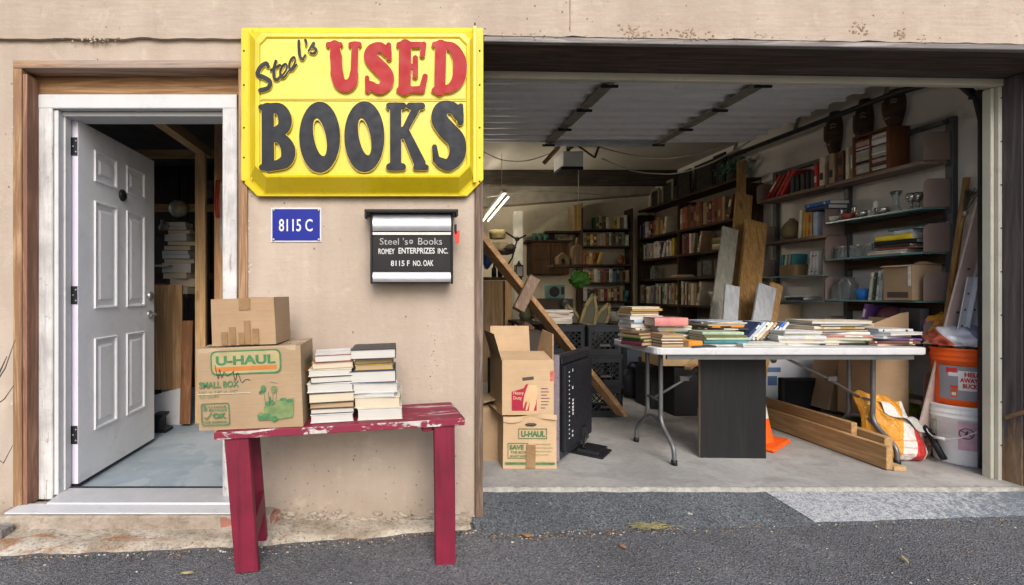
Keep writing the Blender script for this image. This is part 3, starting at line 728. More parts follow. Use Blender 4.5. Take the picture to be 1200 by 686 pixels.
# ------------------------------------------------------------------ big yellow sign
def sign():
    S = thing('shop_sign', 'big yellow moulded plastic sign with raised red and black letters above the plaque', 'sign', (X(425,0), 0, Z(232,0)))
    t = NT('sign_yellow')
    c = t.mix(t.ramp(t.noise(2.5, 5, .6), [(.35, 0), (.7, 1)]), (.60,.455,.006), (.66,.52,.012))
    c = t.mix(t.ramp(t.noise(8, 6, .7, t.vec((3,3,.6))), [(.50, 0), (.72, .5)]), c, (.47,.35,.02))
    c = t.mix(t.ramp(t.noise(40, 5, .7), [(.66, 0), (.75, .5)]), c, (.35,.27,.04))
    My = t.fin(c, .33, 0, .5)
    Mp = plain('sign_pale_yellow', (.66,.575,.09), .33, var=.05, scale=3)
    def ring(px0, px1, p0, p1, ct, cb, y):
        q = [(px0+ct,p0),(px1-ct,p0),(px1,p0+ct),(px1,p1-cb),(px1-cb,p1),(px0+cb,p1),(px0,p1-cb),(px0,p0+ct)]
        return [P(a, b, y) for a, b in q]
    # pixel outlines scaled to each ring's own depth
    rings = [ring(282.5,566.5,33,231,1.5,20,0.0), ring(282.5,566.5,33,231,1.5,20,-.03), ring(291,557.5,35,228,2,18,-.035), ring(293,555.5,37,226,3,18,-.04),
             ring(299,551,39,208,8,13,-.105), ring(303,548,43,205,9,12,-.108), ring(305.5,545.5,46,203,8,10,-.1005)]
    m = MB(); v, f = [], []
    for r_ in rings: v += r_
    for k in range(len(rings)-1):
        for j in range(8): f.append((k*8+j, k*8+(j+1)%8, (k+1)*8+(j+1)%8, (k+1)*8+j))
    n = (len(rings)-1)*8; f.append(tuple(n+j for j in range(7,-1,-1)))
    m.add(v, f); pan = m.build('panel', My, S, .0025, seg=2)
    y = -.101
    u = MB(); a = P(306,116.5,y); b = P(545,49,y)
    u.prism([(a.x+.02,a.z),(b.x,a.z),(b.x,b.z-.03),(b.x-.03,b.z),(a.x+.03,b.z),(a.x,b.z-.03),(a.x,a.z)], y-.003, y); u.build('upper_insert', Mp, pan, .001)
    g = MB(); g.bar(P(304,118,y-.001), P(546,118.6,y-.001), .0025, .004, (0,1,0)); g.build('seam', plain('seam_dark', (.42,.32,.04), .8), pan)
    # screws in flange, side channel, top lip
    sc_ = MB()
    for px in (286, 562):
        for py in (60, 100, 150, 185, 213):
            sc_.lathe([(0,0),(.0055,0),(.005,-.003),(0,-.003)], (0,0,0), 8, 0, Matrix.Translation(P(px,py,-.0305)) @ Matrix.Rotation(R(-90),4,'X'))
    sc_.build('screw', M_blackm, S)
    ch = MB(); ch.box(tuple(P(554.5,30,-.055)), tuple(P(558,215,-.0405))); ch.box(tuple(P(294.5,34,-.05)), tuple(P(296.5,212,-.041))); ch.build('channel', My, S, .002)
    pn = MB(); pn.tube([P(556.5,27,-.05), P(556.5,33,-.05)], .004, 6); pn.build('pin', M_blackm, S)
    bt = MB(); bt.box(tuple(P(302,228.6,-.038)), tuple(P(546,231.4,-.002))); bt.build('drain_edge', plain('yellow_edge', (.54,.44,.04), .4, dirt=.6), S)
    # ---- letters; stroke coordinates read off two enlargements of the photograph
    yl = -.104
    def word(name, glyphs, conv, mat, thick, halo):
        mb = MB(); hb = MB()
        for st, ell, holes, bb, k in glyphs:
            fn = stroke_field(st, holes, ell, k)
            for dst, grow, d0, d1 in ((mb, 0 if name == 'script_lettering' else 1.3, 0, thick), (hb, halo, 0, thick*.7)):
                lp = contour_loops(lambda gx, gz: fn(gx, gz)-grow, bb[0]-14, bb[1]+14, bb[2]-14, bb[3]+14, 120)
                def to3(x, z, h, d0=d0, d1=d1):
                    p = conv(x, z); q = P(p[0], p[1], yl); return (q.x, yl-(d0+(d1-d0)*h), q.z)
                V, Fc = solid_from_loops(lp, to3, 1); dst.add(V, Fc)
        w = mb.build(name, mat, S); hb.build('letter_base', My, w)
    A = lambda x, z: (290+x/3.9214, 30+z/3.92)
    Bc = lambda x, z: (400+x/3.2686, 30+z/3.2667)
    red = plain('letter_red', (.33,.010,.013), .5, var=.12, scale=6); blk = plain('letter_black', (.014,.017,.024), .5, var=.25, scale=8)
    U = ([[(374,95,11),(428,95,10)],[(402,96,20),(408,150,25),(412,225,26)],catmull([(412,225,26),(425,270,24),(455,285,24),(483,265,20),(491,225,15)]),[(491,225,15),(495,96,14)],[(477,95,11),(513,94,11)]], (), (), (360,525,80,315), 6)
    S1 = [catmull([(176,112,13),(150,88,14),(120,100,19),(112,128,21),(140,160,25),(172,195,24),(172,230,20),(145,250,15),(112,232,12)]),[(182,80,8),(183,130,9)],[(99,205,7),(101,255,8)]]
    gS = (S1, (), (), (90,200,68,266), 6)
    gE = ([[(244,82,22),(242,250,22)],[(222,80,10),(300,80,10)],[(315,78,9),(310,118,9)],[(250,163,9),(282,163,9)],[(283,130,9),(283,198,9)],[(222,252,10),(300,250,12)],[(320,200,9),(308,252,11)]], (), (), (208,332,66,264), 5)
    gD = ([[(380,82,20),(376,252,20)],[(357,79,10),(400,80,10)],[(356,253,10),(400,251,10)],catmull([(385,81,10),(425,90,15),(449,130,21),(453,170,23),(446,212,21),(420,243,15),(385,251,10)])], (), (), (344,478,68,264), 5)
    word('red_lettering', [U], A, red, .016, 3.2)
    word('red_lettering', [gS, gE, gD], Bc, red, .016, 2.8)
    gB = ([[(96,388,26),(98,645,27)],[(66,380,11),(110,378,11)],[(70,655,12),(120,655,12)],catmull([(100,383,15),(150,388,22),(175,430,27),(165,478,24),(105,500,17)]),catmull([(105,512,17),(160,525,22),(190,575,29),(175,630,24),(105,652,15)])], (), (), (50,224,364,670), 6)
    gO = ([], [(334,517,92,159,0)], [(335,517,29,93,R(-11))], (240,428,356,678), 5)
    gO2 = ([], [(89,429,75,132,0)], [(90,429,23,77,R(-11))], (12,166,296,563), 5)
    gK = ([[(208,322,20),(208,536,20)],[(184,312,11),(236,312,11)],[(185,544,12),(234,544,12)],[(232,425,10),(284,325,14)],[(262,312,11),(308,312,11)],[(243,405,14),(300,530,21)],[(285,546,9),(324,546,9)]], (), (), (172,334,298,558), 5)
    S2 = ([catmull([(448,350,15),(425,318,17),(385,322,23),(374,362,27),(405,405,31),(440,445,30),(442,500,27),(410,537,19),(375,525,15)]),[(456,312,8),(455,372,11)],[(356,468,8),(362,515,12)]], (), (), (344,472,298,560), 6)
    word('black_lettering', [gB, gO], A, blk, .016, 4.2)
    word('black_lettering', [gO2, gK, S2], Bc, blk, .016, 3.5)
    script = [
        catmull([(97,192,8),(88,178,8),(62,196,9),(50,230,10),(78,243,10),(105,262,10),(98,290,9),(62,302,10)], 8),
        catmull([(133,168,6),(124,205,7),(126,245,7),(140,252,6),(155,235,5)], 8), [(110,210,5),(152,186,5)],
        catmull([(148,246,3),(168,226,3),(183,200,3.5),(178,181,4),(162,192,4.5),(153,218,5),(159,242,5),(174,238,4),(190,214,3)], 8),
        catmull([(192,212,3),(208,196,3),(221,170,3.5),(217,150,4),(203,160,4.5),(194,186,5),(199,208,5),(212,204,4),(228,182,3)], 8),
        catmull([(238,76,6),(239,110,6.5),(243,146,6.5),(254,160,5.5),(268,140,4)], 8),
        catmull([(268,72,6),(272,84,5),(270,98,3)], 4),
        catmull([(282,122,3.5),(305,86,5.5),(305,104,5.5),(318,116,5.5),(308,132,5),(290,130,4)], 8)]
    word('script_lettering', [(script, (), (), (40,328,60,314), .8)], A, blk, .012, 2.2)
sign()

# ------------------------------------------------------------------ address plaque
def plaque():
    y = -.004
    a, b = P(317.5,284,y), P(376.8,243.5,y)
    T = thing('address_plaque', 'small blue plaque with white border reading 8115 C', 'sign', ((a.x+b.x)/2, 0, a.z))
    m = MB().box((a.x,-.006,a.z),(b.x,0,b.z)); m.build('plate', plain('plaque_white', (.55,.56,.58), .35, var=.05), T, .002)
    e = .008; m = MB().box((a.x+e,-.0075,a.z+e),(b.x-e,-.0062,b.z-e)); m.build('blue_field', plain('plaque_blue', (.004,.014,.23), .4, var=.1), T)
    m = MB(); q, w = P(327,271.5,y), P(366.5,257,y); m.text('8115 C', q.x, w.x, q.z, w.z, -.0077, off=.012); m.build('numerals', plain('numeral_white', (.58,.59,.60), .5, var=.03), T)
    m = MB()
    for px, py in ((320.5,246.5),(373.5,246.5),(320.5,281),(373.5,281)):
        m.lathe([(0,0),(.0075,0),(.0065,-.003),(0,-.004)], (0,0,0), 10, 0, Matrix.Translation(P(px,py,-.0075)) @ Matrix.Rotation(R(-90),4,'X'))
    m.build('screw', M_steel, T)
plaque()

# ------------------------------------------------------------------ mailbox
def mailbox():
    yf = -.115
    L, Rr = X(434,yf), X(531,yf); zt, zb = Z(249,yf), Z(331,yf)
    T = thing('mailbox', 'black wall mailbox with silver lid band and white hand lettered name panel', 'mailbox', ((L+Rr)/2, 0, zb))
    m = MB(); m.prism([(L,zb),(Rr,zb),(Rr,zt),(L,zt)], yf+.012, -.0005)
    for x in (L, Rr-.011): m.box((x,yf-.006,zb-.008),(x+.011,yf+.0118,zt-.02))
    m.build('body', M_black, T, .003)
    m = MB()
    m.box((X(427,yf-.02),yf-.025,zt-.004),(X(537,yf-.02),-.001,zt+.012)); m.box((X(427,yf-.02),yf-.0255,zt-.03),(X(430,yf-.02),yf+.03,zt-.003)); m.box((X(534,yf-.02),yf-.0255,zt-.022),(X(537,yf-.02),yf+.03,zt-.003)); m.build('roof', M_black, T, .004, seg=2)
    silver = plain('mailbox_silver', (.40,.415,.45), .36, .5, var=.06)
    def curved(z0, z1, bul, name):
        mb = MB()
        def fn(u, v): return (L+.0115+(Rr-L-.023)*u, yf+.010-bul*math.sin(v*math.pi*.75), z1+(z0-z1)*v)
        mb.sheet(fn, 4, 14); mb.box((L+.0115,yf+.0105,min(z0,z1)),(Rr-.0115,yf+.0118,max(z0,z1))); mb.build(name, silver, T)
    curved(Z(271,yf), Z(251.5,yf), .022, 'lid')
    m = MB().box((L+.0115,yf-.004,Z(275.5,yf)),(Rr-.0115,yf+.011,Z(272.5,yf))); m.build('lid_lip', M_steel, T)
    curved(Z(330.5,yf), Z(318.5,yf), .012, 'bottom_band')
    m = MB().box((L+.0115,yf+.002,Z(318,yf)),(Rr-.0115,yf+.0118,Z(276,yf))); m.build('name_panel', plain('panel_black', (.012,.0125,.015), .4, var=.4, scale=6), T)
    wh = plain('sticker_white', (.56,.56,.56), .6, var=.08, scale=30); ck = plain('chalk_white', (.36,.365,.37), .8, var=.35, scale=60)
    y = yf+.0015
    def tx(body, x0, x1, p0, p1, mat, off=.01, nm='lettering', slant=0):
        mb = MB(); mb.text(body, X(x0,y), X(x1,y), Z(p1,y), Z(p0,y), y, off=off, slant=slant); mb.build(nm, mat, T)
    tx("Steel 's", 445, 478, 279, 287, ck, .0, 'chalk_lettering'); tx("o", 479.5, 484, 281, 286, ck, .02, 'chalk_lettering'); tx("Books", 490, 518, 279, 287, ck, .0, 'chalk_lettering')
    tx("ROMEY", 443.5, 462.5, 291.5, 298, wh, .016); tx("ENTERPRIZES", 467, 509.5, 290.5, 297.5, wh, .016); tx("INC.", 513, 525, 291, 297.5, wh, .016)
    tx("8115", 458, 474, 305.5, 312, wh, .016); tx("F", 477, 480, 305.5, 312, wh, .016); tx("NO.", 484, 494, 305.5, 312, wh, .016); tx("OAK", 496, 508, 305, 312, wh, .016)
    f = MB(); a = P(533,268,yf+.03); f.box((a.x,yf+.02,a.z-.028),(a.x+.008,yf+.05,a.z+.02)); f.build('flag_bracket', M_black, T)
    f = MB(); f.prism([(X(535,yf),Z(285,yf)),(X(538.5,yf),Z(285,yf)),(X(539.5,yf),Z(270,yf)),(X(536,yf),Z(270,yf)),(X(532,yf),Z(272,yf))][::1], yf+.02, yf+.026); f.build('flag', plain('flag_red', (.55,.06,.05), .4), T)
mailbox()

# ------------------------------------------------------------------ painted bench
BZ = R(4.3); BTILT = R(-2.2); BLOC = (-.245, -.285, 0.0)
BT = .617
def surf(x): return BT+.0384*(x+.245)+.003     # the bench stands on sloping ground, its right end is higher
M_bench = m_chipped('burgundy_paint', (.17,.008,.030), (.26,.13,.13), .30, 38, (1,1,.35))
M_btop = m_chipped('burgundy_chipped_top', (.20,.012,.035), (.42,.34,.335), .42, 10, (.35,2.4,1))
M_bedge = m_chipped('white_worn_edge', (.48,.45,.425), (.20,.015,.04), .52, 12, (.45,1,1))
def bench():
    T = thing('wooden_bench', 'burgundy painted wooden bench with white worn top holding cartons and books', 'bench', BLOC, BZ); T.rotation_euler = (0, BTILT, BZ)
    for i, (y0, y1) in enumerate(((-.150,-.052),(-.048,.048),(.052,.150))):
        MB().box((-.505,y0,BT-.028),(.55,y1,BT+.001*i)).build('top_plank', M_btop, T, .004, False)
    MB().box((-.506,-.1545,BT-.031),(.551,-.1505,BT-.001)).build('front_edge', M_bedge, T, .002, False)
    MB().box((.5505,-.148,BT-.03),(.554,.148,BT-.002)).build('end_edge', M_bedge, T, .001, False)
    for sx, lab in ((-1, 0), (1, 0)):
        xo = -.418 if sx < 0 else .465
        for yy in (-.125, .12):
            g = MB(); sl = (.022 if sx < 0 else -.018)
            w = .046; xx = xo+(.032 if yy > 0 and sx > 0 else 0); w = (.050 if sx < 0 else .045) if yy < 0 else .036
            v = []
            for z, k in (((.017 if sx < 0 else -.019)+(0 if yy < 0 else .006), sl), (BT-.031, 0)):
                ww = w*(.97 if z < .1 else 1.0)
                v += [(xx-ww+k,yy-.018,z),(xx+ww+k,yy-.018,z),(xx+ww+k,yy+.018,z),(xx-ww+k,yy+.018,z)]
            g.add(v, [(0,3,2,1),(4,5,6,7),(0,1,5,4),(1,2,6,5),(2,3,7,6),(3,0,4,7)]); g.build('leg', M_bench, T, .003, False)
        s = MB(); s.bar((xo+(.046 if sx < 0 else .015),-.106,.17),(xo+(.046 if sx < 0 else .03),.101,.22), .022, .095); s.build('stretcher', M_bench, T, .002, False)
        s = MB(); s.box((xo-.05,-.106,BT-.06),(xo+.045,.10,BT-.032)); s.build('cleat', M_bench, T, .002, False)
    MB().box((.37,-.13,BT-.055),(.412,-.09,BT-.032)).build('block', M_bench, T, .002, False)
bench()

# ------------------------------------------------------------------ cartons
def cardboard(name, c, dark=1.0):
    if name in _M: return _M[name]
    t = NT(name)
    k = t.mix(t.ramp(t.noise(5, 5, .6), [(.3, 0), (.7, 1)]), sc(c, .86*dark), sc(c, 1.08*dark))
    k = t.mix(t.ramp(t.noise(1, 3, .6, t.vec((6,6,120))), [(.4, 0), (.7, .25)]), k, sc(c, .7*dark))
    k = t.mix(t.ramp(t.noise(14, 6, .7, dist=.8), [(.62, 0), (.72, .4)]), k, sc(c, .62*dark))
    t.bump(t.math('ADD', t.noise(7, 4), t.math('MULTIPLY', t.noise(1, 2, .5, t.vec((4,4,200))), .2)), .35, .012)
    _M[name] = t.fin(k, .72, 0, .25); return _M[name]
CB = cardboard('cardboard', (.345,.245,.15)); CB2 = cardboard('cardboard_light', (.49,.345,.21)); CB4 = cardboard('cardboard_warm', (.355,.24,.14)); CB3 = cardboard('cardboard_dull', (.36,.25,.15))
INK = plain('green_ink', (.065,.17,.075), .75, var=.3, scale=30); INKL = plain('green_ink_light', (.15,.215,.09), .75, var=.35, scale=25)
OR = plain('orange_ink', (.44,.165,.045), .75, var=.15); TAPE = plain('brown_tape', (.25,.155,.08), .3, var=.2, scale=20); PEN = plain('pen_ink', (.02,.02,.03), .7)
def wavy_box(m, a, b, n=6, amp=.006, seed=1, mi=0):
    """box whose faces bulge and dent a little"""
    a, b = Vector(a), Vector(b); c = (a+b)/2; h = (b-a)/2
    def pt(p):
        q = Vector(p); k = Vector(((q.x-c.x)/h.x,(q.y-c.y)/h.y,(q.z-c.z)/h.z))
        e = max(0, 1-k.x*k.x)*max(0, 1-k.z*k.z)
        g = max(0, 1-k.y*k.y)*max(0, 1-k.z*k.z)
        nz = mnoise.noise(q*4+Vector((seed,seed*2,0)))*amp
        q.y += math.copysign(1, k.y)*(e*amp*1.2)*(1 if abs(k.y) > .99 else 0)+nz*.5
        q.x += math.copysign(1, k.x)*(g*amp)*(1 if abs(k.x) > .99 else 0)+nz*.6
        return tuple(q)
    x0, y0, z0 = a; x1, y1, z1 = b
    L = lambda s, e, t: s+(e-s)*t
    m.sheet(lambda u, v: pt((L(x0,x1,u), y0, L(z0,z1,v))), n, n, mi, False); m.sheet(lambda u, v: pt((L(x1,x0,u), y1, L(z0,z1,v))), n, n, mi, False)
    m.sheet(lambda u, v: pt((x1, L(y0,y1,u), L(z0,z1,v))), n, n, mi, False); m.sheet(lambda u, v: pt((x0, L(y1,y0,u), L(z0,z1,v))), n, n, mi, False)
    m.sheet(lambda u, v: pt((L(x0,x1,u), L(y0,y1,v), z1)), n, n, mi, False); m.sheet(lambda u, v: pt((L(x0,x1,u), L(y1,y0,v), z0)), n, n, mi, False)
def uhaul():
    W, Dp, Hh = .44, .31, .345
    T = thing('moving_carton', 'large taped moving carton with green and orange print standing on the bench', 'carton', ((X(229,-.435)+X(347,-.435))/2+.024, -.445+Dp/2, surf(-.64)), R(.8)); T.rotation_euler = (0, BTILT, R(.8))
    m = MB(); wavy_box(m, (-W/2,-Dp/2,0),(W/2,Dp/2,Hh), 8, .005, 3); m.build('body', CB, T, 0, False)
    yf = -Dp/2-.0095
    u = lambda px: (px-229)/118*W-W/2
    v = lambda py: (504-py)/95*Hh
    def tx(body, x0, x1, p0, p1, mat, off, nm='print', dst=None):
        mb = dst or MB(); mb.text(body, u(x0), u(x1), v(p1), v(p0), yf, off=off)
        if dst is None: mb.build(nm, mat, T, 0, False)
    def rrect(mb, x0, x1, p0, p1, w, y, mi=0, rad=4):
        a, b, c_, d = u(x0), u(x1), v(p1), v(p0); r_ = rad/118*W
        pts = []
        for (cx, cz, s0) in ((b-r_,d-r_,0),(a+r_,d-r_,90),(a+r_,c_+r_,180),(b-r_,c_+r_,270)):
            for k in range(5): pts.append((cx+r_*math.cos(R(s0+k*22.5)), cz+r_*math.sin(R(s0+k*22.5))))
        k = len(pts); cx, cz = (a+b)/2, (c_+d)/2
        inn = [(cx+(p[0]-cx)*(1-2*w/(b-a)), cz+(p[1]-cz)*(1-2*w/(d-c_))) for p in pts]
        mb.add([(p[0],y,p[1]) for p in pts]+[(p[0],y,p[1]) for p in inn], [(i,(i+1)%k,k+(i+1)%k,k+i) for i in range(k)], mi)
        return inn
    bg = MB(); lg = MB()
    inn = rrect(lg, 246, 325, 412, 440, .006, yf-.0004, 0, 6); lg.build('logo_frame', INK, T, 0, False)
    bg.add([(p[0],yf,p[1]) for p in inn], [tuple(range(len(inn)-1,-1,-1))]); bg.build('logo_ground', plain('print_pale', (.35,.30,.16), .75, var=.15, scale=20), T, 0, False)
    tx('U-HAUL', 252, 319, 418, 429, INK, .045, 'logo_lettering')
    o = MB(); o.prism([(u(250),v(436)),(u(320),v(435)),(u(320),v(430.3)),(u(250),v(431))], yf-.001, yf); o.build('logo_bar', OR, T, 0, False)
    tx('SMALL BOX', 232, 277, 447, 454.5, INK, .025)
    tx('16" x 12" x 12"', 232, 275, 457.5, 460, INKL, .02); tx('1.5 CU FT', 233, 254, 463, 466, INKL, .02)
    q = MB(); rrect(q, 233, 265, 472, 498, .004, yf, 0, 3)
    for (b_, x0, x1, p0, p1, of) in (('5', 235.5, 240, 475, 480.5, .03),('U-HAUL', 242, 263, 475, 478, .02),('BOXES', 242, 262, 478.8, 481.5, .02),('OK', 246, 261.5, 483.5, 490, .05),('FOR SHIPPING', 236, 262, 492.5, 495.5, .02)):
        q.text(b_, u(x0), u(x1), v(p1), v(p0), yf, off=of)
    q.bar((u(236.5),yf,v(488)),(u(239),yf,v(490.5)), .004, .001, (0,1,0)); q.bar((u(239),yf,v(490.5)),(u(245),yf,v(483)), .004, .001, (0,1,0))
    q.build('stamp_print', INK, T, 0, False)
    # plant drawing: baskets, pots and blooms as flat print
    pd = MB()
    def el(px, py, rx, rz, mi=0, n=14, y=yf):
        k = 118/W
        pd.add([(u(px)+rx/k*math.cos(i*6.283/n), y, v(py)+rz/k*math.sin(i*6.283/n)) for i in range(n)], [tuple(range(n-1,-1,-1))], mi)
    def po(pts, mi=0, y=yf): pd.add([(u(a), y, v(b)) for a, b in pts], [tuple(range(len(pts)))], mi)
    po([(304,478),(304,494),(319,494),(320,477)], 1); po([(318,472),(319,494),(336,492),(338,470)], 1, yf-.0001); po([(296,488),(297,494),(306,494),(305,486)], 0, yf-.0002)
    for (a, b, r1, r2, mi) in ((304,458,3.2,4.5,0),(316,459,3.8,4.2,1),(316,459,1.5,1.6,2),(301,462,2.2,2,0),(308,475,3,2.6,0),(313,474,3,3,0),(311,471,1.4,4,0),(326,471,4,2,0),(333,473,4,2,0),(300,487,3,2,1),(308,490,3.5,4,0),(315,493,3.8,3.5,0)): el(a, b, r1, r2, mi, 12, yf-.0003)
    for a in (306, 310, 314, 317): pd.bar((u(a),yf-.0002,v(477)),(u(a+(a-311)*.3),yf-.0002,v(462)), .0014, .0006, (0,1,0))
    pd.bar((u(312),yf,v(450)),(u(320),yf,v(452)), .0012, .0006, (0,1,0))
    pd.build('drawing_print', [INK, INKL, CB2], T, 0, False)
    pn = MB(); pts = [(251,428),(254,444),(256,433),(258,443),(261,436),(264,441),(272,436)]; pts2 = [(271,436),(273,447),(276,438),(280,449),(285,446),(290,447)]
    for p_ in (pts, pts2): pn.tube([(u(a),yf-.0016,v(b)) for a, b, _ in catmull([(a,b,0) for a, b in p_], 5)], .0011, 5)
    pn.build('pen_scrawl', PEN, T, 0, False)
    # right side print and shiny tape
    sd = MB(); xs = W/2+.008
    M = Matrix.Translation((xs,0,0)) @ Matrix.Rotation(R(90),4,'Z')
    sd.text('U-HAUL', -.08, .07, .245, .275, 0, 0, M=M, off=.04); sd.bar((xs+.0007,-.08,.228),(xs+.0007,.07,.228), .012, .001, (1,0,0), 1)
    for i, (yy, zz, ry, rz_) in enumerate(((-.05,.16,.03,.012),(.03,.15,.02,.014),(-.04,.07,.035,.02),(.05,.06,.03,.02),(0,.1,.02,.02))):
        sd.add([(xs+.0006,yy+ry*math.cos(k*.6283),zz+rz_*math.sin(k*.6283)) for k in range(10)], [tuple(range(10))], 0)
    sd.build('side_print', [INK, OR], T, 0, False)
    tp = MB(); z = Hh+.0015
    tp.box((-W/2,-.024,Hh-.001),(W/2,.024,z)); tp.box((-W/2+.01,-Dp/2-.001,Hh-.02),(W/2-.02,-.02,z-.0005)); tp.build('clear_tape', plain('shiny_tape', (.40,.31,.21), .15, var=.15), T, 0, False)
    ln = MB(); ln.bar((-W/2+.005,yf-.0003,v(461.4)),(u(290),yf-.0003,v(461.4)), .003, .0006, (0,1,0)); ln.build('scratch', plain('scratch_white', (.48,.42,.34), .6), T, 0, False)
    # small carton
    W2, D2, H2 = .275, .235, .20
    T2 = thing('plain_carton', 'small plain brown carton with tape strips, standing on top of the printed moving carton', 'carton', (-.645, -.31, surf(-.64)+Hh+.006), R(-3)); T2.rotation_euler = (0, BTILT, R(-3))
    m = MB(); wavy_box(m, (-W2/2,-D2/2,0),(W2/2,D2/2,H2), 6, .003, 9); m.build('body', CB4, T2, 0, False)
    k = MB(); yq = -D2/2-.0072
    for (a, b, c_) in ((.055,.012,.10),(-.01,.0,.075),(.09,.0,.065),(.03,-.0,.05),(-.045,.0,.055)):
        k.box((a-.05,yq,.004),(a-.022,yq+.0005-.0001*b,.004+c_))
    k.box((-.024+.01,yq,H2-.05),(.024+.01,yq+.001,H2+.001)); k.build('tape', TAPE, T2, 0, False)
    k = MB(); k.box((-.014,-D2/2,H2+.0005),(.034,D2/2,H2+.0015)); k.build('top_tape', TAPE, T2, 0, False)
    # garage cartons
    W3, D3, H3 = .325, .36, .315
    x0 = X(590,.475)
    T3 = thing('low_carton', 'printed moving carton on the garage floor, below the open red printed carton', 'carton', (x0+W3/2, .475+D3/2, .102), R(-.6))
    m = MB(); wavy_box(m, (-W3/2,-D3/2,0),(W3/2,D3/2,H3), 7, .005, 5); m.build('body', CB2, T3, 0, False)
    yf = -D3/2-.0092
    uu = lambda px: (px-590)/60*W3-W3/2
    vv = lambda py: (549-py)/59*H3
    q = MB(); q.text('U-HAUL', uu(610), uu(637), vv(512), vv(505), yf, off=.04)
    for a, b, c_, d in ((607,639,502.5,503.3),(607,639,513.5,514.3)): q.box((uu(a),yf,vv(d)),(uu(b),yf+.001,vv(c_)))
    for a, b, c_, d in ((607,607.6,502.5,514.3),(638.4,639,502.5,514.3)): q.box((uu(a),yf,vv(d)),(uu(b),yf+.001,vv(c_)))
    q.text('SAVE', uu(597), uu(613), vv(526.5), vv(521), yf, off=.04); q.text('THE BOX', uu(598), uu(616), vv(531), vv(528), yf, off=.02); q.text('RE-USE IT AGAIN', uu(598), uu(616), vv(535), vv(532.6), yf, off=.02)
    for a, b, c_, d in ((595,617,519,519.7),(595,618,536,536.7),(595,595.6,519,536.7),(617.2,617.8,519,536.7)): q.box((uu(a),yf,vv(d)),(uu(b),yf+.001,vv(c_)))
    for i, w in enumerate((17, 19, 18, 15)): q.text('boxes moving supplies', uu(626), uu(626+w), vv(521.5+i*4), vv(519.5+i*4), yf, off=.0)
    q.box((uu(592),yf,vv(543.8)),(uu(648),yf+.001,vv(541.2)), 1)
    q.build('print', [INK, INK], T3, 0, False)
    q = MB(); q.box((uu(615.5),yf-.001,vv(548)),(uu(626),yf+.001,vv(521))); q.build('tape', TAPE, T3, 0, False)
    q = MB(); q.lathe([(0,0),(.035,0),(.035,.001),(0,.001)], (0,0,0), 16, 0, Matrix.Translation((uu(621),yf+.001,vv(498))) @ Matrix.Scale(.3,4,(0,0,1)) @ Matrix.Rotation(R(90),4,'X')); q.build('hand_hole', M_dark, T3, 0, False)
    q = MB()
    q.sheet(lambda a, b: (-W3/2-.055*b, -D3/2+D3*a*.9, H3+.004+.05*b-.03*b*a), 6, 3); q.build('flap', CB2, T3, 0, False)
    q = MB(); q.sheet(lambda a, b: (-W3/2+W3*a, -D3/2-.006-.012*b*math.sin(a*9), H3+.012-.03*b-.012*math.sin(a*5+1)), 14, 3); q.build('crushed_edge', CB2, T3, 0, False)
    W4, D4, H4 = .318, .36, .335
    T4 = thing('open_carton', 'open brown carton with a red printed panel, standing on the low moving carton', 'carton', (X(588,.48)+W4/2, .48+D4/2, .102+H3+.012), R(.6))
    m = MB(); th = .006
    for a, b in (((-W4/2,-D4/2,0),(W4/2,-D4/2+th,H4)),((-W4/2,D4/2-th,0),(W4/2,D4/2,H4)),((-W4/2,-D4/2+th,0),(-W4/2+th,D4/2-th,H4)),((W4/2-th,-D4/2+th,0),(W4/2,D4/2-th,H4)),((-W4/2+th,-D4/2+th,0),(W4/2-th,D4/2-th,.01))): m.box(a, b)
    m.build('body', CB2, T4, .001, False)
    # flaps: front folded in, back up, sides up and out
    q = MB(); q.bar((0,-D4/2+.004,H4+.001),(0,D4/2-.19,H4+.035), W4-.016, .004); q.build('flap', CB2, T4, 0, False)
    q = MB(); q.bar((-.02,D4/2-.003,H4+.001),(-.02,D4/2+.03,H4+.185), W4*.84, .005, (0,1,0)); q.build('flap', CB2, T4, 0, False)
    for sx in (-1, 1):
        a, b, z0, z1 = -D4/2+.01, D4/2-.01, H4, H4+.115
        xa, xb = sx*W4/2, sx*(W4/2+(.035 if sx > 0 else .05)); 
        q = MB(); q.add([(xa,a,z0),(xa,b,z0),(xb-.0,b-.02,z1+.05),(xb-.015*sx,a+.06,z1+.04),(xa-.004*sx,a,z0),(xa-.004*sx,b,z0),(xb-.004*sx,b-.02,z1+.05),(xb-.019*sx,a+.06,z1+.04)], [(0,1,2,3),(7,6,5,4),(0,3,7,4),(3,2,6,7),(2,1,5,6)]); q.build('flap', CB2, T4, 0, False)
    yf = -D4/2-.0008
    uu = lambda px: (px-588)/60*W4-W4/2
    vv = lambda py: (491-py)/63*H4
    q = MB(); q.prism([(uu(599),vv(486)),(uu(628),vv(486)),(uu(628),vv(459)),(uu(622),vv(460)),(uu(618),vv(455)),(uu(615),vv(456)),(uu(613),vv(460)),(uu(599),vv(464))], yf, yf+.001); q.build('red_print', plain('red_ink', (.34,.022,.05), .7, var=.15), T4, 0, False)
    q = MB(); y2 = yf-.0004
    q.text('Heavy', uu(601), uu(613), vv(468.5), vv(463.5), y2, off=.02); q.text('Duty', uu(601), uu(611), vv(474), vv(469.3), y2, off=.02)
    q.build('lettering', plain('print_buff', (.55,.37,.22), .7), T4, 0, False)
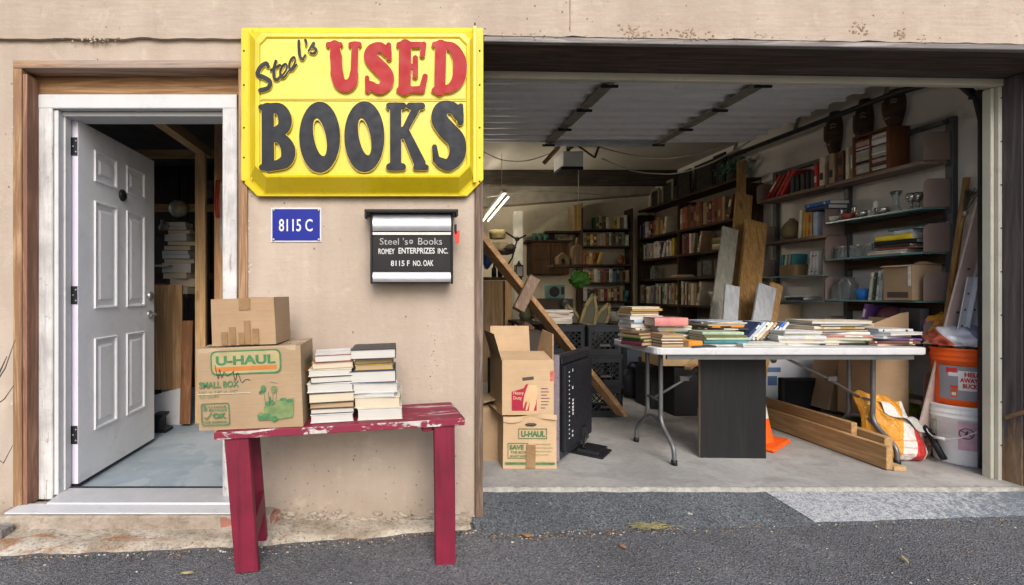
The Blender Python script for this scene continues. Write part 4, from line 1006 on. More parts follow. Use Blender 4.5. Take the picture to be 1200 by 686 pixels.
    # pale hand print
    q = MB(); q.prism([(uu(619),vv(486)),(uu(624),vv(487)),(uu(627),vv(478)),(uu(629),vv(465)),(uu(628),vv(457)),(uu(618),vv(456)),(uu(614),vv(467)),(uu(612),vv(478)),(uu(612.5),vv(484)),(uu(615),vv(476)),(uu(617),vv(475)),(uu(615),vv(485.5)),(uu(617),vv(485)),(uu(620),vv(476))], y2, y2+.0005); q.build('hand_print', plain('print_buff2', (.55,.37,.215), .7), T4, 0, False)
    q = MB()
    for i in range(7): q.box((uu(633),y2,vv(461.2+i*3.7)),(uu(633+[8,9,7,10,9,8,5][i]),y2+.001,vv(460+i*3.7)))
    q.build('small_print', plain('purple_ink', (.17,.10,.13), .7), T4, 0, False)
    q = MB(); q.bar((-.035,-D4/2-.0003,vv(449.7)),(.035,-D4/2-.0003,vv(448.3)), .02, .001, (0,1,0)); q.build('hand_hole', M_dark, T4, 0, False)
    q = MB(); q.box((uu(643.5),y2,vv(452)),(uu(648.8),y2+.001,vv(440))); q.build('torn_label', plain('torn_red', (.45,.13,.10), .7, var=.4, scale=50), T4, 0, False)
uhaul()
# ------------------------------------------------------------------ books
PAL = {  # name -> colour
 'oxblood': (.17,.028,.026), 'rust red': (.27,.075,.045), 'brown': (.125,.062,.035), 'tan': (.33,.23,.135), 'cream': (.60,.54,.42), 'white': (.60,.595,.57),
 'grey': (.27,.27,.265), 'charcoal': (.045,.045,.05), 'black': (.018,.018,.02), 'navy': (.025,.04,.10), 'bright blue': (.035,.12,.42), 'teal': (.05,.18,.20),
 'bottle green': (.03,.075,.04), 'olive': (.13,.13,.05), 'mustard': (.42,.29,.055), 'yellow': (.78,.60,.03), 'orange': (.60,.23,.03), 'pink': (.50,.20,.19), 'scarlet': (.45,.035,.03),
 'purple': (.13,.055,.19), 'pale blue': (.36,.44,.54), 'pale green': (.33,.42,.30), 'light grey': (.48,.49,.50), 'maroon': (.11,.022,.035)}
def cov(n): return plain('cover_'+n.replace(' ', '_'), PAL[n], .5, var=.22, scale=14)
def pages(name, c):
    if name in _M: return _M[name]
    t = NT(name)
    k = t.mix(t.noise(1, 3, .7, t.vec((6,6,900))), sc(c, .66), sc(c, 1.12))
    k = t.mix(t.ramp(t.noise(11, 4), [(.4, 0), (.75, .35)]), k, sc(c, .72))
    _M[name] = t.fin(k, .9, 0, .15); return _M[name]
PG = {'w': pages('white_pages', (.55,.54,.51)), 'c': pages('cream_pages', (.60,.52,.40)), 't': pages('tanned_pages', (.44,.32,.19)), 'g': pages('grey_pages', (.46,.45,.43))}
def book_geo(L, W, T, hard=True, thin=.003):
    """closed book lying flat, spine along the front (-y), length L on x, depth W on y, thickness T up"""
    c, p = MB(), MB()
    th = min(thin if hard else .0012, T*.2); o = .0035 if hard else .0006
    c.box((-L/2,-W/2,0),(L/2,W/2,th)); c.box((-L/2,-W/2,T-th),(L/2,W/2,T))
    # rounded spine
    n = 5; v = []
    for i in range(n+1):
        a = -math.pi/2+math.pi*i/n; y = -W/2-.006*math.cos(a)*(1 if hard else .3); z = T/2+T/2*math.sin(a); v += [(-L/2,y,z),(L/2,y,z)]
    for i in range(n+1):
        a = -math.pi/2+math.pi*i/n; z = T/2+(T/2-th)*math.sin(a); v += [(-L/2,-W/2+.002,z),(L/2,-W/2+.002,z)]
    k = 2*(n+1); f = []
    for i in range(n): f += [(2*i,2*i+1,2*i+3,2*i+2),(k+2*i+1,k+2*i,k+2*i+2,k+2*i+3),(2*i,2*i+2,k+2*i+2,k+2*i),(2*i+3,2*i+1,k+2*i+1,k+2*i+3)]
    c.add(v, f)
    p.box((-L/2+o,-W/2+.003,th*1.02),(L/2-o,W/2-o,T-th*1.02))
    return c, p
def book(label, M, L, W, T, cover, page='c', band=None, group=None, parts=False, hard=True, name='book', top=None):
    c, p = book_geo(L, W, T, hard)
    cm = cov(cover) if isinstance(cover, str) else cover
    mats = [cm, PG[page]]
    if top:      # printed front cover differs from the spine
        mats.append(cov(top)); c.box((-L/2+.004,-W/2+.004,T-.0005),(L/2-.002,W/2-.002,T+.0006), 2)
    if band:
        if len(mats) < 3: mats.append(cov(band))
        mi = len(mats)-1
        if top: mats.append(cov(band)); mi = 3
        for q in rnd.choice((((-.38,-.34),(.28,.34)),((-.30,-.05),),((.15,.36),(-.4,-.37)),((-.2,.22),),((-.36,-.31),(.02,.3)))):
            c.box((L*q[0],-W/2-.0068,T*.22),(L*q[1],-W/2-.004,T*.78), mi)
    if parts:
        c.v = [tuple(M @ Vector(q)) for q in c.v]; p.v = [tuple(M @ Vector(q)) for q in p.v]
        loc = M.translation
        t = thing(name, label, 'book', tuple(loc), 0, group)
        cmats = [m for i, m in enumerate(mats) if i != 1]; c.mi = [0 if i == 0 else i-1 for i in c.mi]
        c.build('cover', cmats, t); p.build('pages', mats[1], t); return t
    c.add(p.v, p.f, 1); c.v = [tuple(M @ Vector(q)) for q in c.v]
    return tag(c.build(name, mats), label, 'book', group)
def TR(x, y, z, rz=0): return Matrix.Translation((x,y,z)) @ Matrix.Rotation(rz,4,'Z')
STAND = Matrix.Rotation(R(-90),4,'Y')      # lying -> standing: length goes up, thickness across (-x..)
def standing(x, y, z, face, L, W, T, lean=0):
    """x,y: left end of the spine's foot seen from the front; face: rotation about z of the spine normal from -y"""
    return Matrix.Translation((x,y,z)) @ Matrix.Rotation(face,4,'Z') @ Matrix.Translation((T/2,0,0)) @ Matrix.Rotation(lean,4,'Y') @ Matrix.Translation((T/2,W/2,L/2)) @ STAND
ORD = ['first','second','third','fourth','fifth','sixth','seventh','eighth','ninth','tenth','eleventh','twelfth','thirteenth','fourteenth','fifteenth','sixteenth','seventeenth','eighteenth','nineteenth','twentieth','twenty-first','twenty-second','twenty-third','twenty-fourth','twenty-fifth','twenty-sixth','twenty-seventh','twenty-eighth','twenty-ninth','thirtieth','thirty-first','thirty-second','thirty-third','thirty-fourth','thirty-fifth','thirty-sixth']
def row(where, p0, along, face, length, zs, palette, hrange=(.17,.23), trange=(.025,.05), depth=.15, group=None, seed=0, gaps=.06, leanp=.1, n_max=99, endword='left', pages_='ct', inset=.0):
    """one shelf row of upright books, from its left end"""
    r = random.Random(seed); a = Vector(along); s = .0; i = 0; recs = []
    while i < n_max:
        T = r.uniform(*trange); L = r.uniform(*hrange)
        if r.random() < gaps and i: s += r.uniform(.03, .12)
        if s+T > length: break
        recs.append((s, T, L)); s += T+.0015; i += 1
    prev = None
    for i, (s, T, L) in enumerate(recs):
        c = r.choice(palette)
        if c == prev: c = r.choice(palette)
        prev = c
        L = min(L, hrange[1])
        nxt = recs[i+1][0] if i+1 < len(recs) else length
        lean = 0
        if nxt-s-T > .04 and r.random() < .8: lean = math.atan2(min(nxt-s-T-.005, .07), L)
        W = depth*r.uniform(.82, 1.0)
        y = Vector(p0)+a*s
        n = Matrix.Rotation(face,3,'Z') @ Vector((0,1,0))*(inset+r.uniform(0,.02))
        y += n
        book('%s book standing %s from left, %s' % (c, ORD[i], where), standing(y.x, y.y, zs, face, L, W, T, lean), L, W, T, c, r.choice(pages_), r.choice(['mustard','cream','tan','black','white',None,None,'olive','rust red']), group)
def stack(defs, x, y, z, base_label, group, rz=0, parts=True, jit=.006, seed=1, spine='back', mixspine=False, tilt=0):
    """defs bottom to top: (cover, page, L, W, T, dx, dy, drot, hard, spine)"""
    r = random.Random(seed); n = len(defs); z0 = z
    for i, df in enumerate(defs):
        cvr, pg, L, W, T = df[:5]; dx, dy, dr = (df[5:8] if len(df) > 7 else (r.uniform(-jit,jit), r.uniform(-jit,jit), r.uniform(-11*jit,11*jit) if jit > .0065 else r.uniform(-.05,.05)))
        hard = df[8] if len(df) > 8 else True; sp = df[9] if len(df) > 9 else spine; top = df[10] if len(df) > 10 else None; lab = df[11] if len(df) > 11 else None
        bnd = None
        if mixspine and r.random() < .42: sp = 'front'; bnd = r.choice(['cream','white','black','mustard'])
        rot = {'back': math.pi, 'front': 0, 'left': -math.pi/2, 'right': math.pi/2}[sp]
        LL, WW = (L, W) if sp in ('back', 'front') else (W, L)
        if sp in ('left', 'right'): LL, WW = W, L
        pos = 'bottom' if i == 0 else 'top' if i == n-1 else ORD[i]+' from bottom'
        if lab is None: lab = '%s book lying %s of %s' % (cvr, pos, base_label)
        book(lab, Matrix.Translation((x,y,z0)) @ Matrix.Rotation(tilt,4,'Y') @ TR(dx, dy, z-z0, rz+dr+rot), LL, WW, T, cvr, pg, bnd, group, parts, hard, top=top)
        z += T+.0006
# --- the two stacks on the bench
S1 = [('white','w',.185,.24,.036,-.006,0,.02),('charcoal','w',.190,.24,.024,.0,.004,-.01),('brown','t',.192,.235,.026,.002,-.004,-.03),('charcoal','c',.196,.25,.042,-.004,-.006,.03),('white','w',.200,.24,.040,-.002,0,-.04),
      ('charcoal','w',.186,.24,.028,.0,.0,.03),('cream','w',.190,.235,.030,-.002,.004,-.02),('tan','c',.180,.23,.030,.004,.004,.03),('rust red','w',.168,.235,.031,.008,.0,.06,True,'back','white','book with white cover and red lettering edge, top of left stack on the bench')]
stack(S1, X(387,-.36)+.008, -.275, surf(-.29), 'the left bench stack', 'books stacked on the bench', R(4), True, seed=2, tilt=BTILT)
S2 = [('cream','w',.195,.24,.052,.022,0,-.05),('cream','c',.200,.24,.046,.018,.002,-.10),('light grey','w',.185,.24,.018,.012,0,-.16),('white','w',.195,.235,.044,-.002,0,.02),('navy','w',.200,.24,.052,-.002,-.004,-.05),
      ('mustard','t',.168,.20,.024,.004,.0,-.06),('olive','t',.168,.20,.026,-.004,.006,.02),('charcoal','w',.196,.235,.042,.004,-.01,-.06,True,'back','charcoal','dark covered book with white pages, top of right stack on the bench')]
stack(S2, X(437,-.36)+.010, -.265, surf(-.09), 'the right bench stack', 'books stacked on the bench', R(3), True, seed=3, tilt=BTILT)
# --- folding table
TT = .842
def table():
    x0, x1, y0, y1 = 1.585, 3.265, .475, 1.09
    T = thing('folding_table', 'white plastic folding table with grey wishbone legs, piled with books in the garage', 'table', ((x0+x1)/2, (y0+y1)/2, .1))
    Mt = plain('table_plastic', (.50,.51,.53), .45, var=.08, scale=10, dirt=.35)
    m = MB(); pts = []
    r_ = .05
    for (cx, cy, s0) in ((x1-r_,y1-r_,0),(x0+r_,y1-r_,90),(x0+r_,y0+r_,180),(x1-r_,y0+r_,270)):
        for k in range(5): pts.append((cx+r_*math.cos(R(s0+k*22.5)), cy+r_*math.sin(R(s0+k*22.5))))
    k = len(pts)
    m.add([(a,b,TT-.045) for a, b in pts]+[(a,b,TT) for a, b in pts], [tuple(range(k-1,-1,-1)), tuple(range(k,2*k))]+[(i,(i+1)%k,k+(i+1)%k,k+i) for i in range(k)])
    top = m.build('tabletop', Mt, T, .008, seg=2)
    Ml = plain('leg_grey_metal', (.14,.145,.15), .42, .5, var=.15)
    ym = (y0+y1)/2
    for lx, s_ in ((1.735, 1), (3.13, -1)):
        g = MB()
        for e in (-1, 1):
            pth = [(lx,ym+e*.085,TT-.046),(lx,ym+e*.085,.45),(lx,ym+e*.085,.36),(lx,ym+e*.12,.30),(lx,ym+e*.20,.235),(lx,ym+e*.235,.19),(lx,ym+e*.24,.115)]
            g.tube([Vector(q) for q in catmull(pth, 4)], .0135, 10)
        g.tube([(lx,ym-.085,.47),(lx,ym+.085,.47)], .009, 8)
        g.tube([Vector(q) for q in catmull([(lx,ym-.1,.315),(lx,ym-.04,.345),(lx,ym+.04,.345),(lx,ym+.1,.315)], 4)], .012, 8)
        leg = g.build('leg', Ml, T)
        f = MB()
        for e in (-1, 1): f.lathe([(0,0),(.018,0),(.018,.03),(.0136,.032)], (lx,ym+e*.24,.101), 12)
        f.build('rubber_foot', M_black, leg)
        b = MB(); b.tube([(lx,ym,.47),(lx+s_*.22,ym,.60),(lx+s_*.62,ym,TT-.05)], .009, 8); b.box((lx+s_*.2-.03,ym-.014,.585),(lx+s_*.2+.03,ym+.014,.615)); b.build('brace', Ml, leg)
    b = MB(); b.box((x0+.08,y0+.02,TT-.075),(x1-.08,y0+.04,TT-.046)); b.box((x0+.08,y1-.04,TT-.075),(x1-.08,y1-.02,TT-.046)); b.build('rail', Ml, T)
table()
G = 'books piled on the folding table'
def XT(px, y): return X(px, y)
# pile A: tall stack, rear left corner
A_ = [('maroon','c',.21,.16,.026),('light grey','w',.20,.16,.018),('rust red','c',.19,.15,.030),('cream','c',.23,.17,.018),('grey','w',.24,.17,.030),('pale blue','w',.22,.16,.024),('white','w',.23,.17,.026),('olive','c',.22,.16,.018),('tan','t',.21,.15,.016),('mustard','t',.22,.16,.014),('cream','c',.20,.15,.012)]
stack(A_, XT(752,.9), .93, TT+.001, 'the tall pile, rear left of the table', G, R(6), True, .012, 4, mixspine=True)
B_ = [('maroon','t',.20,.15,.024),('bottle green','t',.19,.15,.020),('olive','t',.20,.14,.020),('brown','t',.18,.13,.016)]
stack(B_, XT(752,.66), .66, TT+.001, 'the dark pile at the left table end', G, R(24), True, .008, 5, 'left')
C_ = [('brown','t',.142,.19,.022),('charcoal','c',.142,.19,.016),('brown','c',.142,.19,.018),('tan','t',.142,.185,.022)]
stack(C_, XT(780.5,.56), .585, TT+.001, 'the tan pile, front left of the table', G, R(2), True, .003, 6)
Dd = [('charcoal','c',.20,.13,.024),('olive','c',.21,.14,.018),('white','w',.20,.14,.014),('bottle green','w',.21,.14,.018),('grey','w',.21,.14,.014),('cream','w',.22,.14,.013),('pale green','w',.22,.14,.012)]
stack(Dd, XT(783,.82)+.0, .80, TT+.001, 'the pile under the pink book', G, R(-3), True, .008, 7, mixspine=True)
book('thick faded pink book lying on top of a pile near the left table end', TR(XT(781,.75), .765, TT+.117, R(-2)), .215, .15, .055, 'pink', 'c', None, G, True)
book('small orange paperback lying beside the fore-edge pile at the front of the table', TR(XT(804,.56), .575, TT+.001, R(15)), .105, .16, .038, 'orange', 't', None, G, True, False)
book('slim dark paperback lying flat at the front edge between orange and green books', TR(XT(822,.5), .53, TT+.001, R(8)), .16, .10, .010, 'charcoal', 'w', None, G, True, False)
E_ = [('white','w',.26,.16,.016),('teal','c',.27,.16,.022),('pale green','c',.275,.165,.016),('olive','w',.27,.16,.014),('pale green','w',.25,.16,.020)]
stack(E_, XT(842,.60), .62, TT+.001, 'the green pile, front middle of the table', G, R(1), True, .008, 8, 'front')
F_ = [('charcoal','w',.28,.2,.05),('grey','w',.30,.2,.022),('pink','w',.30,.21,.012),('charcoal','w',.29,.2,.014),('orange','w',.30,.21,.014),('tan','w',.30,.21,.010),('cream','w',.31,.22,.010),('pale blue','w',.28,.2,.008)]
stack(F_, XT(842,.86), .87, TT+.001, 'the magazine pile, rear middle of the table', G, R(-4), True, .03, 9, mixspine=True)
# slanted row
cs = ['navy','pale blue','white','cream','tan','charcoal','bright blue','light grey']
for i, c in enumerate(cs):
    x = XT(872,.68)+i*.026
    M = Matrix.Translation((x, .66, TT+.002+.02)) @ Matrix.Rotation(R(3),4,'Z') @ Matrix.Rotation(R(44),4,'Y') @ Matrix.Translation((.0,.085,.08)) @ STAND
    book('%s thin book leaning %s from left in the slanted row on the table' % (c, ORD[i]), M, .155, .16, .016, c, 'w', 'white' if c != 'white' else 'black', G, True, False)
stack([('light grey','w',.30,.14,.014),('white','w',.29,.13,.010)], XT(888,.55), .55, TT+.001, 'the flat pair before the slanted row', G, R(1), True, .01, 10)
H_ = [('white','w',.22,.17,.020),('cream','w',.26,.18,.018),('light grey','w',.27,.19,.026),('pale green','w',.24,.18,.014),('white','w',.24,.18,.016)]
stack(H_, XT(930,.62), .63, TT+.001, 'the white pile right of the slanted row', G, R(-3), True, .012, 11, mixspine=True)
I_ = [('charcoal','w',.34,.22,.014),('cream','w',.33,.22,.020),('pale green','c',.32,.22,.016),('pink','w',.35,.22,.014),('white','w',.38,.23,.020),('brown','c',.37,.22,.012),('cream','c',.37,.23,.022),('charcoal','w',.36,.22,.014),('cream','w',.37,.23,.018)]
stack(I_, XT(972,.70), .72, TT+.001, 'the big-book pile, right half of the table', G, R(-5), True, .022, 12, mixspine=True)
J_ = [('pink','c',.30,.22,.014),('brown','c',.28,.21,.018),('purple','w',.33,.22,.014),('pale blue','w',.33,.22,.020),('white','w',.28,.2,.018),('light grey','w',.22,.2,.020)]
stack(J_, XT(1036,.66), .68, TT+.001, 'the pile at the right table end', G, R(3), True, .03, 13, mixspine=True)
# ------------------------------------------------------------------ rear wall bookcase
XW = 3.75
def rear_case():
    x0, x1, y0, y1 = X(684,4.35), X(741,4.35), 4.37, 4.60
    T = thing('bookcase', 'dark wooden bookcase of seven shelves against the cream rear wall', 'bookcase', ((x0+x1)/2, y0, .1))
    m = MB(); m.box((x0-.02,y0,.1),(x0,y1,2.37)); m.box((x1,y0,.1),(x1+.02,y1,2.37)); m.build('side_panel', W_case, T, .001)
    zs = []
    for py in (268, 288, 310, 331, 353, 376, 400):
        z = Z(py, y0); zs.append(z); MB().box((x0,y0,z-.022),(x1,y1,z)).build('shelf', W_case, T, .001)
    MB().box((x0,y1-.012,.1),(x1,y1-.001,2.2)).build('back_panel', plain('pale_case_back', (.40,.38,.33), .8), T)
    pal = ['oxblood','brown','tan','navy','charcoal','bottle green','grey','rust red','olive','cream','teal','black','cream','tan','pale blue','light grey','mustard','white','pale green','tan']
    nm = ['top','second','third','fourth','fifth','sixth','seventh']
    g = 'books on the rear bookcase'
    for i, z in enumerate(zs[:6]):
        L = x1-x0-.02; px = x0+.005
        n = [9, 15, 5, 14, 13, 13][i]
        if i == 0: px = x0+.19; L -= .19
        row('%s shelf of the rear bookcase' % nm[i], (px, y0+.004, z), (1,0,0), 0, L, z+.001, pal, (.15,.195), (.034,.056), .16, g, 100+i, .02, .1, n)
    t = thing('small_toy_figure', 'small reddish brown figurine alone on the third shelf of the rear bookcase', 'figurine', (x1-.12, y0+.08, zs[2]+.001))
    b = MB(); b.blob((0,0,.05), (.045,.04,.05), 3, .25); b.blob((0,-.01,.115), (.03,.03,.034), 4, .2); b.blob((.04,0,.09), (.02,.02,.03), 5, .2); b.build('body', plain('figurine_brown', (.20,.075,.045), .5), t, 0, False)
    # the pale leaning books and the tan volumes at the top left
    for i, (px, c, h) in enumerate(((673.5,'tan',.36),(677.5,'mustard',.36),(681,'tan',.39))):
        book('tall %s volume %s from left beside the rear bookcase' % (c, ORD[i]), standing(X(px,4.4)-.02, 4.40, 2.06, 0, h, .2, .045), h, .2, .045, c, 'c', None, g)
    MB().box((X(640,4.4),4.4,2.03),(x0-.03,4.72,2.055)).build('wall_shelf', W_case).update_tag()
    tag(bpy.data.objects['wall_shelf'], 'dark wall shelf carrying tall tan volumes left of the rear bookcase', 'shelf')
rear_case()

# ------------------------------------------------------------------ rear part of the right wall: long shelves
def long_shelves():
    y0, y1, xf = 2.50, 4.55, 3.50
    T = thing('long_bookshelf', 'long dark wooden bookshelf along the right wall at the rear of the garage', 'bookshelf', (3.62, 3.55, .1))
    zs = [2.365, 1.955, 1.65, 1.365, 1.03, .70]
    for z in zs: MB().box((xf,y0,z-.028),(XW-.001,y1,z)).build('shelf', W_dkv, T, .001)
    for y in (y0-.03, 3.55, y1): MB().box((xf+.004,y,.1),(XW-.002,y+.028,2.3)).build('upright', W_case, T, .001)
    MB().box((XW-.015,y0,.1),(XW-.003,y1,2.34)).build('back_panel', plain('brown_case_back', (.22,.18,.14), .8), T)
    g = 'books on the long bookshelf'
    enc = ['rust red','oxblood','brown','rust red','maroon','brown','rust red','tan']
    mix_ = ['tan','brown','olive','mustard','charcoal','rust red','bottle green','cream','navy','cream','grey','tan','white','pale blue','light grey']
    row('rear half of upper long bookshelf row', (xf+.01, y1-.01, 0), (0,-1,0), R(-90), .72, 1.956, ['mustard','tan','cream','black','rust red','purple','pale blue'], (.19,.24), (.035,.06), .17, g, 31, .0, .1, 13, 'the rear end')
    row('near half of upper long bookshelf row', (xf+.01, 3.53, 0), (0,-1,0), R(-90), 1.02, 1.956, enc, (.25,.28), (.045,.062), .18, g, 32, .0, .0, 16, 'its post')
    row('rear half of second long bookshelf row', (xf+.01, y1-.01, 0), (0,-1,0), R(-90), .98, 1.651, mix_, (.19,.25), (.035,.06), .17, g, 33, .08, .1, 16, 'the rear end')
    row('near half of second long bookshelf row', (xf+.01, 3.50, 0), (0,-1,0), R(-90), .55, 1.651, ['white','rust red','charcoal','tan','oxblood'], (.22,.25), (.03,.05), .17, g, 34, .1, .1, 7, 'its post')
    row('rear half of fourth long bookshelf row', (xf+.01, y1-.02, 0), (0,-1,0), R(-90), .98, 1.031, ['olive','grey','bottle green','tan','charcoal','cream','pale green'], (.22,.27), (.035,.07), .17, g, 35, .06, .1, 15, 'the rear end')
    row('near half of fourth long bookshelf row', (xf+.01, 3.52, 0), (0,-1,0), R(-90), .42, 1.031, ['pale green','cream','brown','tan','charcoal'], (.24,.29), (.03,.05), .17, g, 36, .1, .1, 8, 'its post')
    stack([('tan','t',.22,.17,.035),('cream','c',.21,.17,.03),('olive','c',.22,.17,.035),('tan','c',.2,.16,.03)], 3.60, 2.82, 1.651, 'the flat pile on the second row', g, R(-90), False, .012, 41, 'front')
    stack([('cream','w',.22,.17,.03),('olive','c',.21,.17,.035),('tan','c',.22,.17,.03),('grey','c',.2,.16,.03),('cream','c',.21,.17,.03)], 3.60, 2.86, 1.031, 'the flat pile on the fourth row', g, R(-90), False, .012, 42, 'front')
    # third row: framed pictures, flat things, jar
    pf = MB
    for i, (y, w, h, c, lab) in enumerate(((4.30,.16,.20,'glass jar',0),)):
        j = MB(); j.lathe([(.0,0),(.05,0),(.055,.02),(.055,.14),(.035,.17),(.035,.19),(0,.19)], (3.6,y,1.366), 16); tag(j.build('glass_jar', M_glass), 'dim glass jar at the rear end of the third row of the long bookshelf', 'jar')
    for i, (y, h, rot, cc, lab) in enumerate(((3.15,.2,20,(.10,.085,.06),'small dark picture frame leaning left of two on the third row of the long bookshelf'),(2.95,.2,-14,(.085,.07,.05),'small dark picture frame leaning right of two on the third row of the long bookshelf'))):
        t = thing('picture_frame', lab, 'frame', (3.60, y, 1.366), R(-90+rot))
        f = MB(); w = .15
        for a, b in (((-w/2,0,0),(w/2,.015,.018)),((-w/2,0,h-.018),(w/2,.015,h)),((-w/2,0,.018),(-w/2+.018,.015,h-.018)),((w/2-.018,0,.018),(w/2,.015,h-.018))): f.box(a, b)
        f.build('frame', wood('frame_%d' % i, cc, sc(cc,.6), 2), t, 0, False); MB().box((-w/2+.018,.006,.018),(w/2-.018,.012,h-.018)).build('picture', plain('frame_pic', (.10,.10,.09), .4, var=.5, scale=20), t, 0, False)
    stack([('tan','c',.26,.18,.02),('cream','c',.24,.17,.014)], 3.60, 3.62, 1.366, 'the flat pair on the long third row', g, R(-96), False, .01, 44, 'front')
    bx = MB().box((3.55,2.62,1.366),(3.70,2.82,1.49)); tag(bx.build('small_case', plain('case_brown', (.14,.075,.05), .6), bevel=.006), 'brown box at the near end of the third row of the long bookshelf', 'box')
    # top of the shelves: dark frames and a leafy plant
    for i, (y, w, h) in enumerate(((4.30,.22,.26),(3.98,.26,.30),(3.62,.30,.34),(3.22,.34,.34),(2.94,.2,.36))):
        t = thing('picture_frame', ['small carved pale frame','pale arched frame','black framed picture','wide black framed picture','dark upright panel'][i]+' standing on top of the long bookshelf, '+ORD[i]+' from rear', 'frame', (3.6, y, 2.367), R(-90))
        f = MB()
        for a, b in (((-w/2,0,0),(w/2,.02,.03)),((-w/2,0,h-.03),(w/2,.02,h)),((-w/2,0,.03),(-w/2+.03,.02,h-.03)),((w/2-.03,0,.03),(w/2,.02,h-.03))): f.box(a, b)
        f.build('frame', plain('frame_pale', (.26,.22,.15), .6) if i < 2 else M_black, t, .002, False)
        MB().box((-w/2+.03,.008,.03),(w/2-.03,.018,h-.03)).build('picture', plain('dark_picture', (.035,.032,.03), .35, var=.5, scale=15), t, 0, False)
    plant = thing('potted_ivy', 'green leafy plant on top of the long bookshelf at its near end', 'plant', (3.60, 2.70, 2.367))
    MB().lathe([(0,0),(.05,0),(.065,.09),(.06,.095),(0,.09)], (0,0,0), 14).build('pot', M_dark, plant, 0, False)
    lf = MB(); r = random.Random(8)
    for i in range(170):
        c = Vector((r.gauss(0,.05), r.gauss(0,.085), .12+r.gauss(.03,.05))); k = r.uniform(.018,.034)
        M = Matrix.Translation(c) @ Matrix.Rotation(r.uniform(0,6.3),4,'Z') @ Matrix.Rotation(r.uniform(-1,1),4,'X')
        lf.add([(0,-k,0),(k*.7,0,.006),(0,k,0),(-k*.7,0,.006)], [(0,1,2,3)], 0, M)
    lf.build('foliage', plain('ivy_leaf', (.09,.24,.12), .5, var=.5, scale=25), plant, 0, False)
def glass_mat():
    m = bpy.data.materials.new('clear_glass'); m.use_nodes = True; b = m.node_tree.nodes['Principled BSDF']
    b.inputs['Base Color'].default_value = (.86,.92,.92,1); b.inputs['Roughness'].default_value = .04; b.inputs['Transmission Weight'].default_value = .93; b.inputs['IOR'].default_value = 1.3
    return m
M_glass = glass_mat()
def gshelf():
    m = bpy.data.materials.new('green_glass_shelf'); m.use_nodes = True; b = m.node_tree.nodes['Principled BSDF']
    b.inputs['Base Color'].default_value = (.16,.33,.34,1); b.inputs['Roughness'].default_value = .12; b.inputs['Transmission Weight'].default_value = .25
    return m
M_gsh = gshelf()
long_shelves()

# ------------------------------------------------------------------ steel library shelving, front part of the right wall
M_pink = plain('shelving_putty', (.245,.185,.165), .5, .1, var=.12, scale=5)
M_up = plain('shelving_upright', (.10,.105,.11), .5, .4, var=.2)
W_sh = wood('grey_shelf_wood', (.27,.20,.16), (.17,.12,.095), 1)
YB = [.77, 1.52, 2.28]      # upright positions (distance behind the facade)
XF = 3.53
def lib_shelving():
    T = thing('steel_shelving', 'wall shelving with putty coloured rounded end plates and glass shelves on the right wall', 'shelving', (3.64, 1.5, .1))
    for y in YB:
        MB().box((XW-.04,y-.022,.12),(XW-.001,y+.022,2.36)).build('upright', M_up, T, .002)
    br = MB(); br.bar((XW-.06,YB[0],2.33),(XW-.06,2.2,2.33), .04, .03); br.build('rail', M_up, T)
    def plate(y, z, h=.19):
        p = MB(); w = XW-.042-XF
        pts = [(XF,z-.0),(XF+w,z-.0),(XF+w,z+h)]
        rr = .045
        for k in range(6): a = R(90+k*18); pts.append((XF+rr+rr*math.cos(a), z+h-rr+rr*math.sin(a)))
        p.prism(pts, y-.012, y-.009); p.build('end_plate', M_pink, T)
    near = [(2.07,W_sh),(1.755,M_gsh),(1.453,M_gsh),(1.123,M_gsh),(.80,W_sh),(.45,W_sh)]
    far = [(2.07,W_sh),(1.66,W_sh),(1.33,M_gsh),(1.115,M_gsh),(.78,W_sh)]
    for z, m in near:
        MB().box((XF,YB[0]+.001,z-(.012 if m is M_gsh else .026)),(XW-.042,YB[1]-.014,z)).build('glass_shelf' if m is M_gsh else 'shelf', m, T, .001)
        plate(YB[0], z)
        plate(YB[1], z)
        if m is M_gsh: MB().box((XW-.055,YB[0]+.02,z-.09),(XW-.043,YB[1]-.03,z-.014)).build('back_rail', W_dkv, T)
    for z, m in far:
        MB().box((XF,YB[1]+.001,z-(.012 if m is M_gsh else .024)),(XW-.042,YB[2]-.014,z-.0005)).build('glass_shelf' if m is M_gsh else 'shelf', m, T, .001)
        if abs(z-2.07) > .01: plate(YB[1]+.02, z, .17)
        plate(YB[2], z, .17)
lib_shelving()
g = 'books on the steel shelving'
fc = R(-90)
def Yp(px, x=3.55): return 570*x/(px-465)-2.5
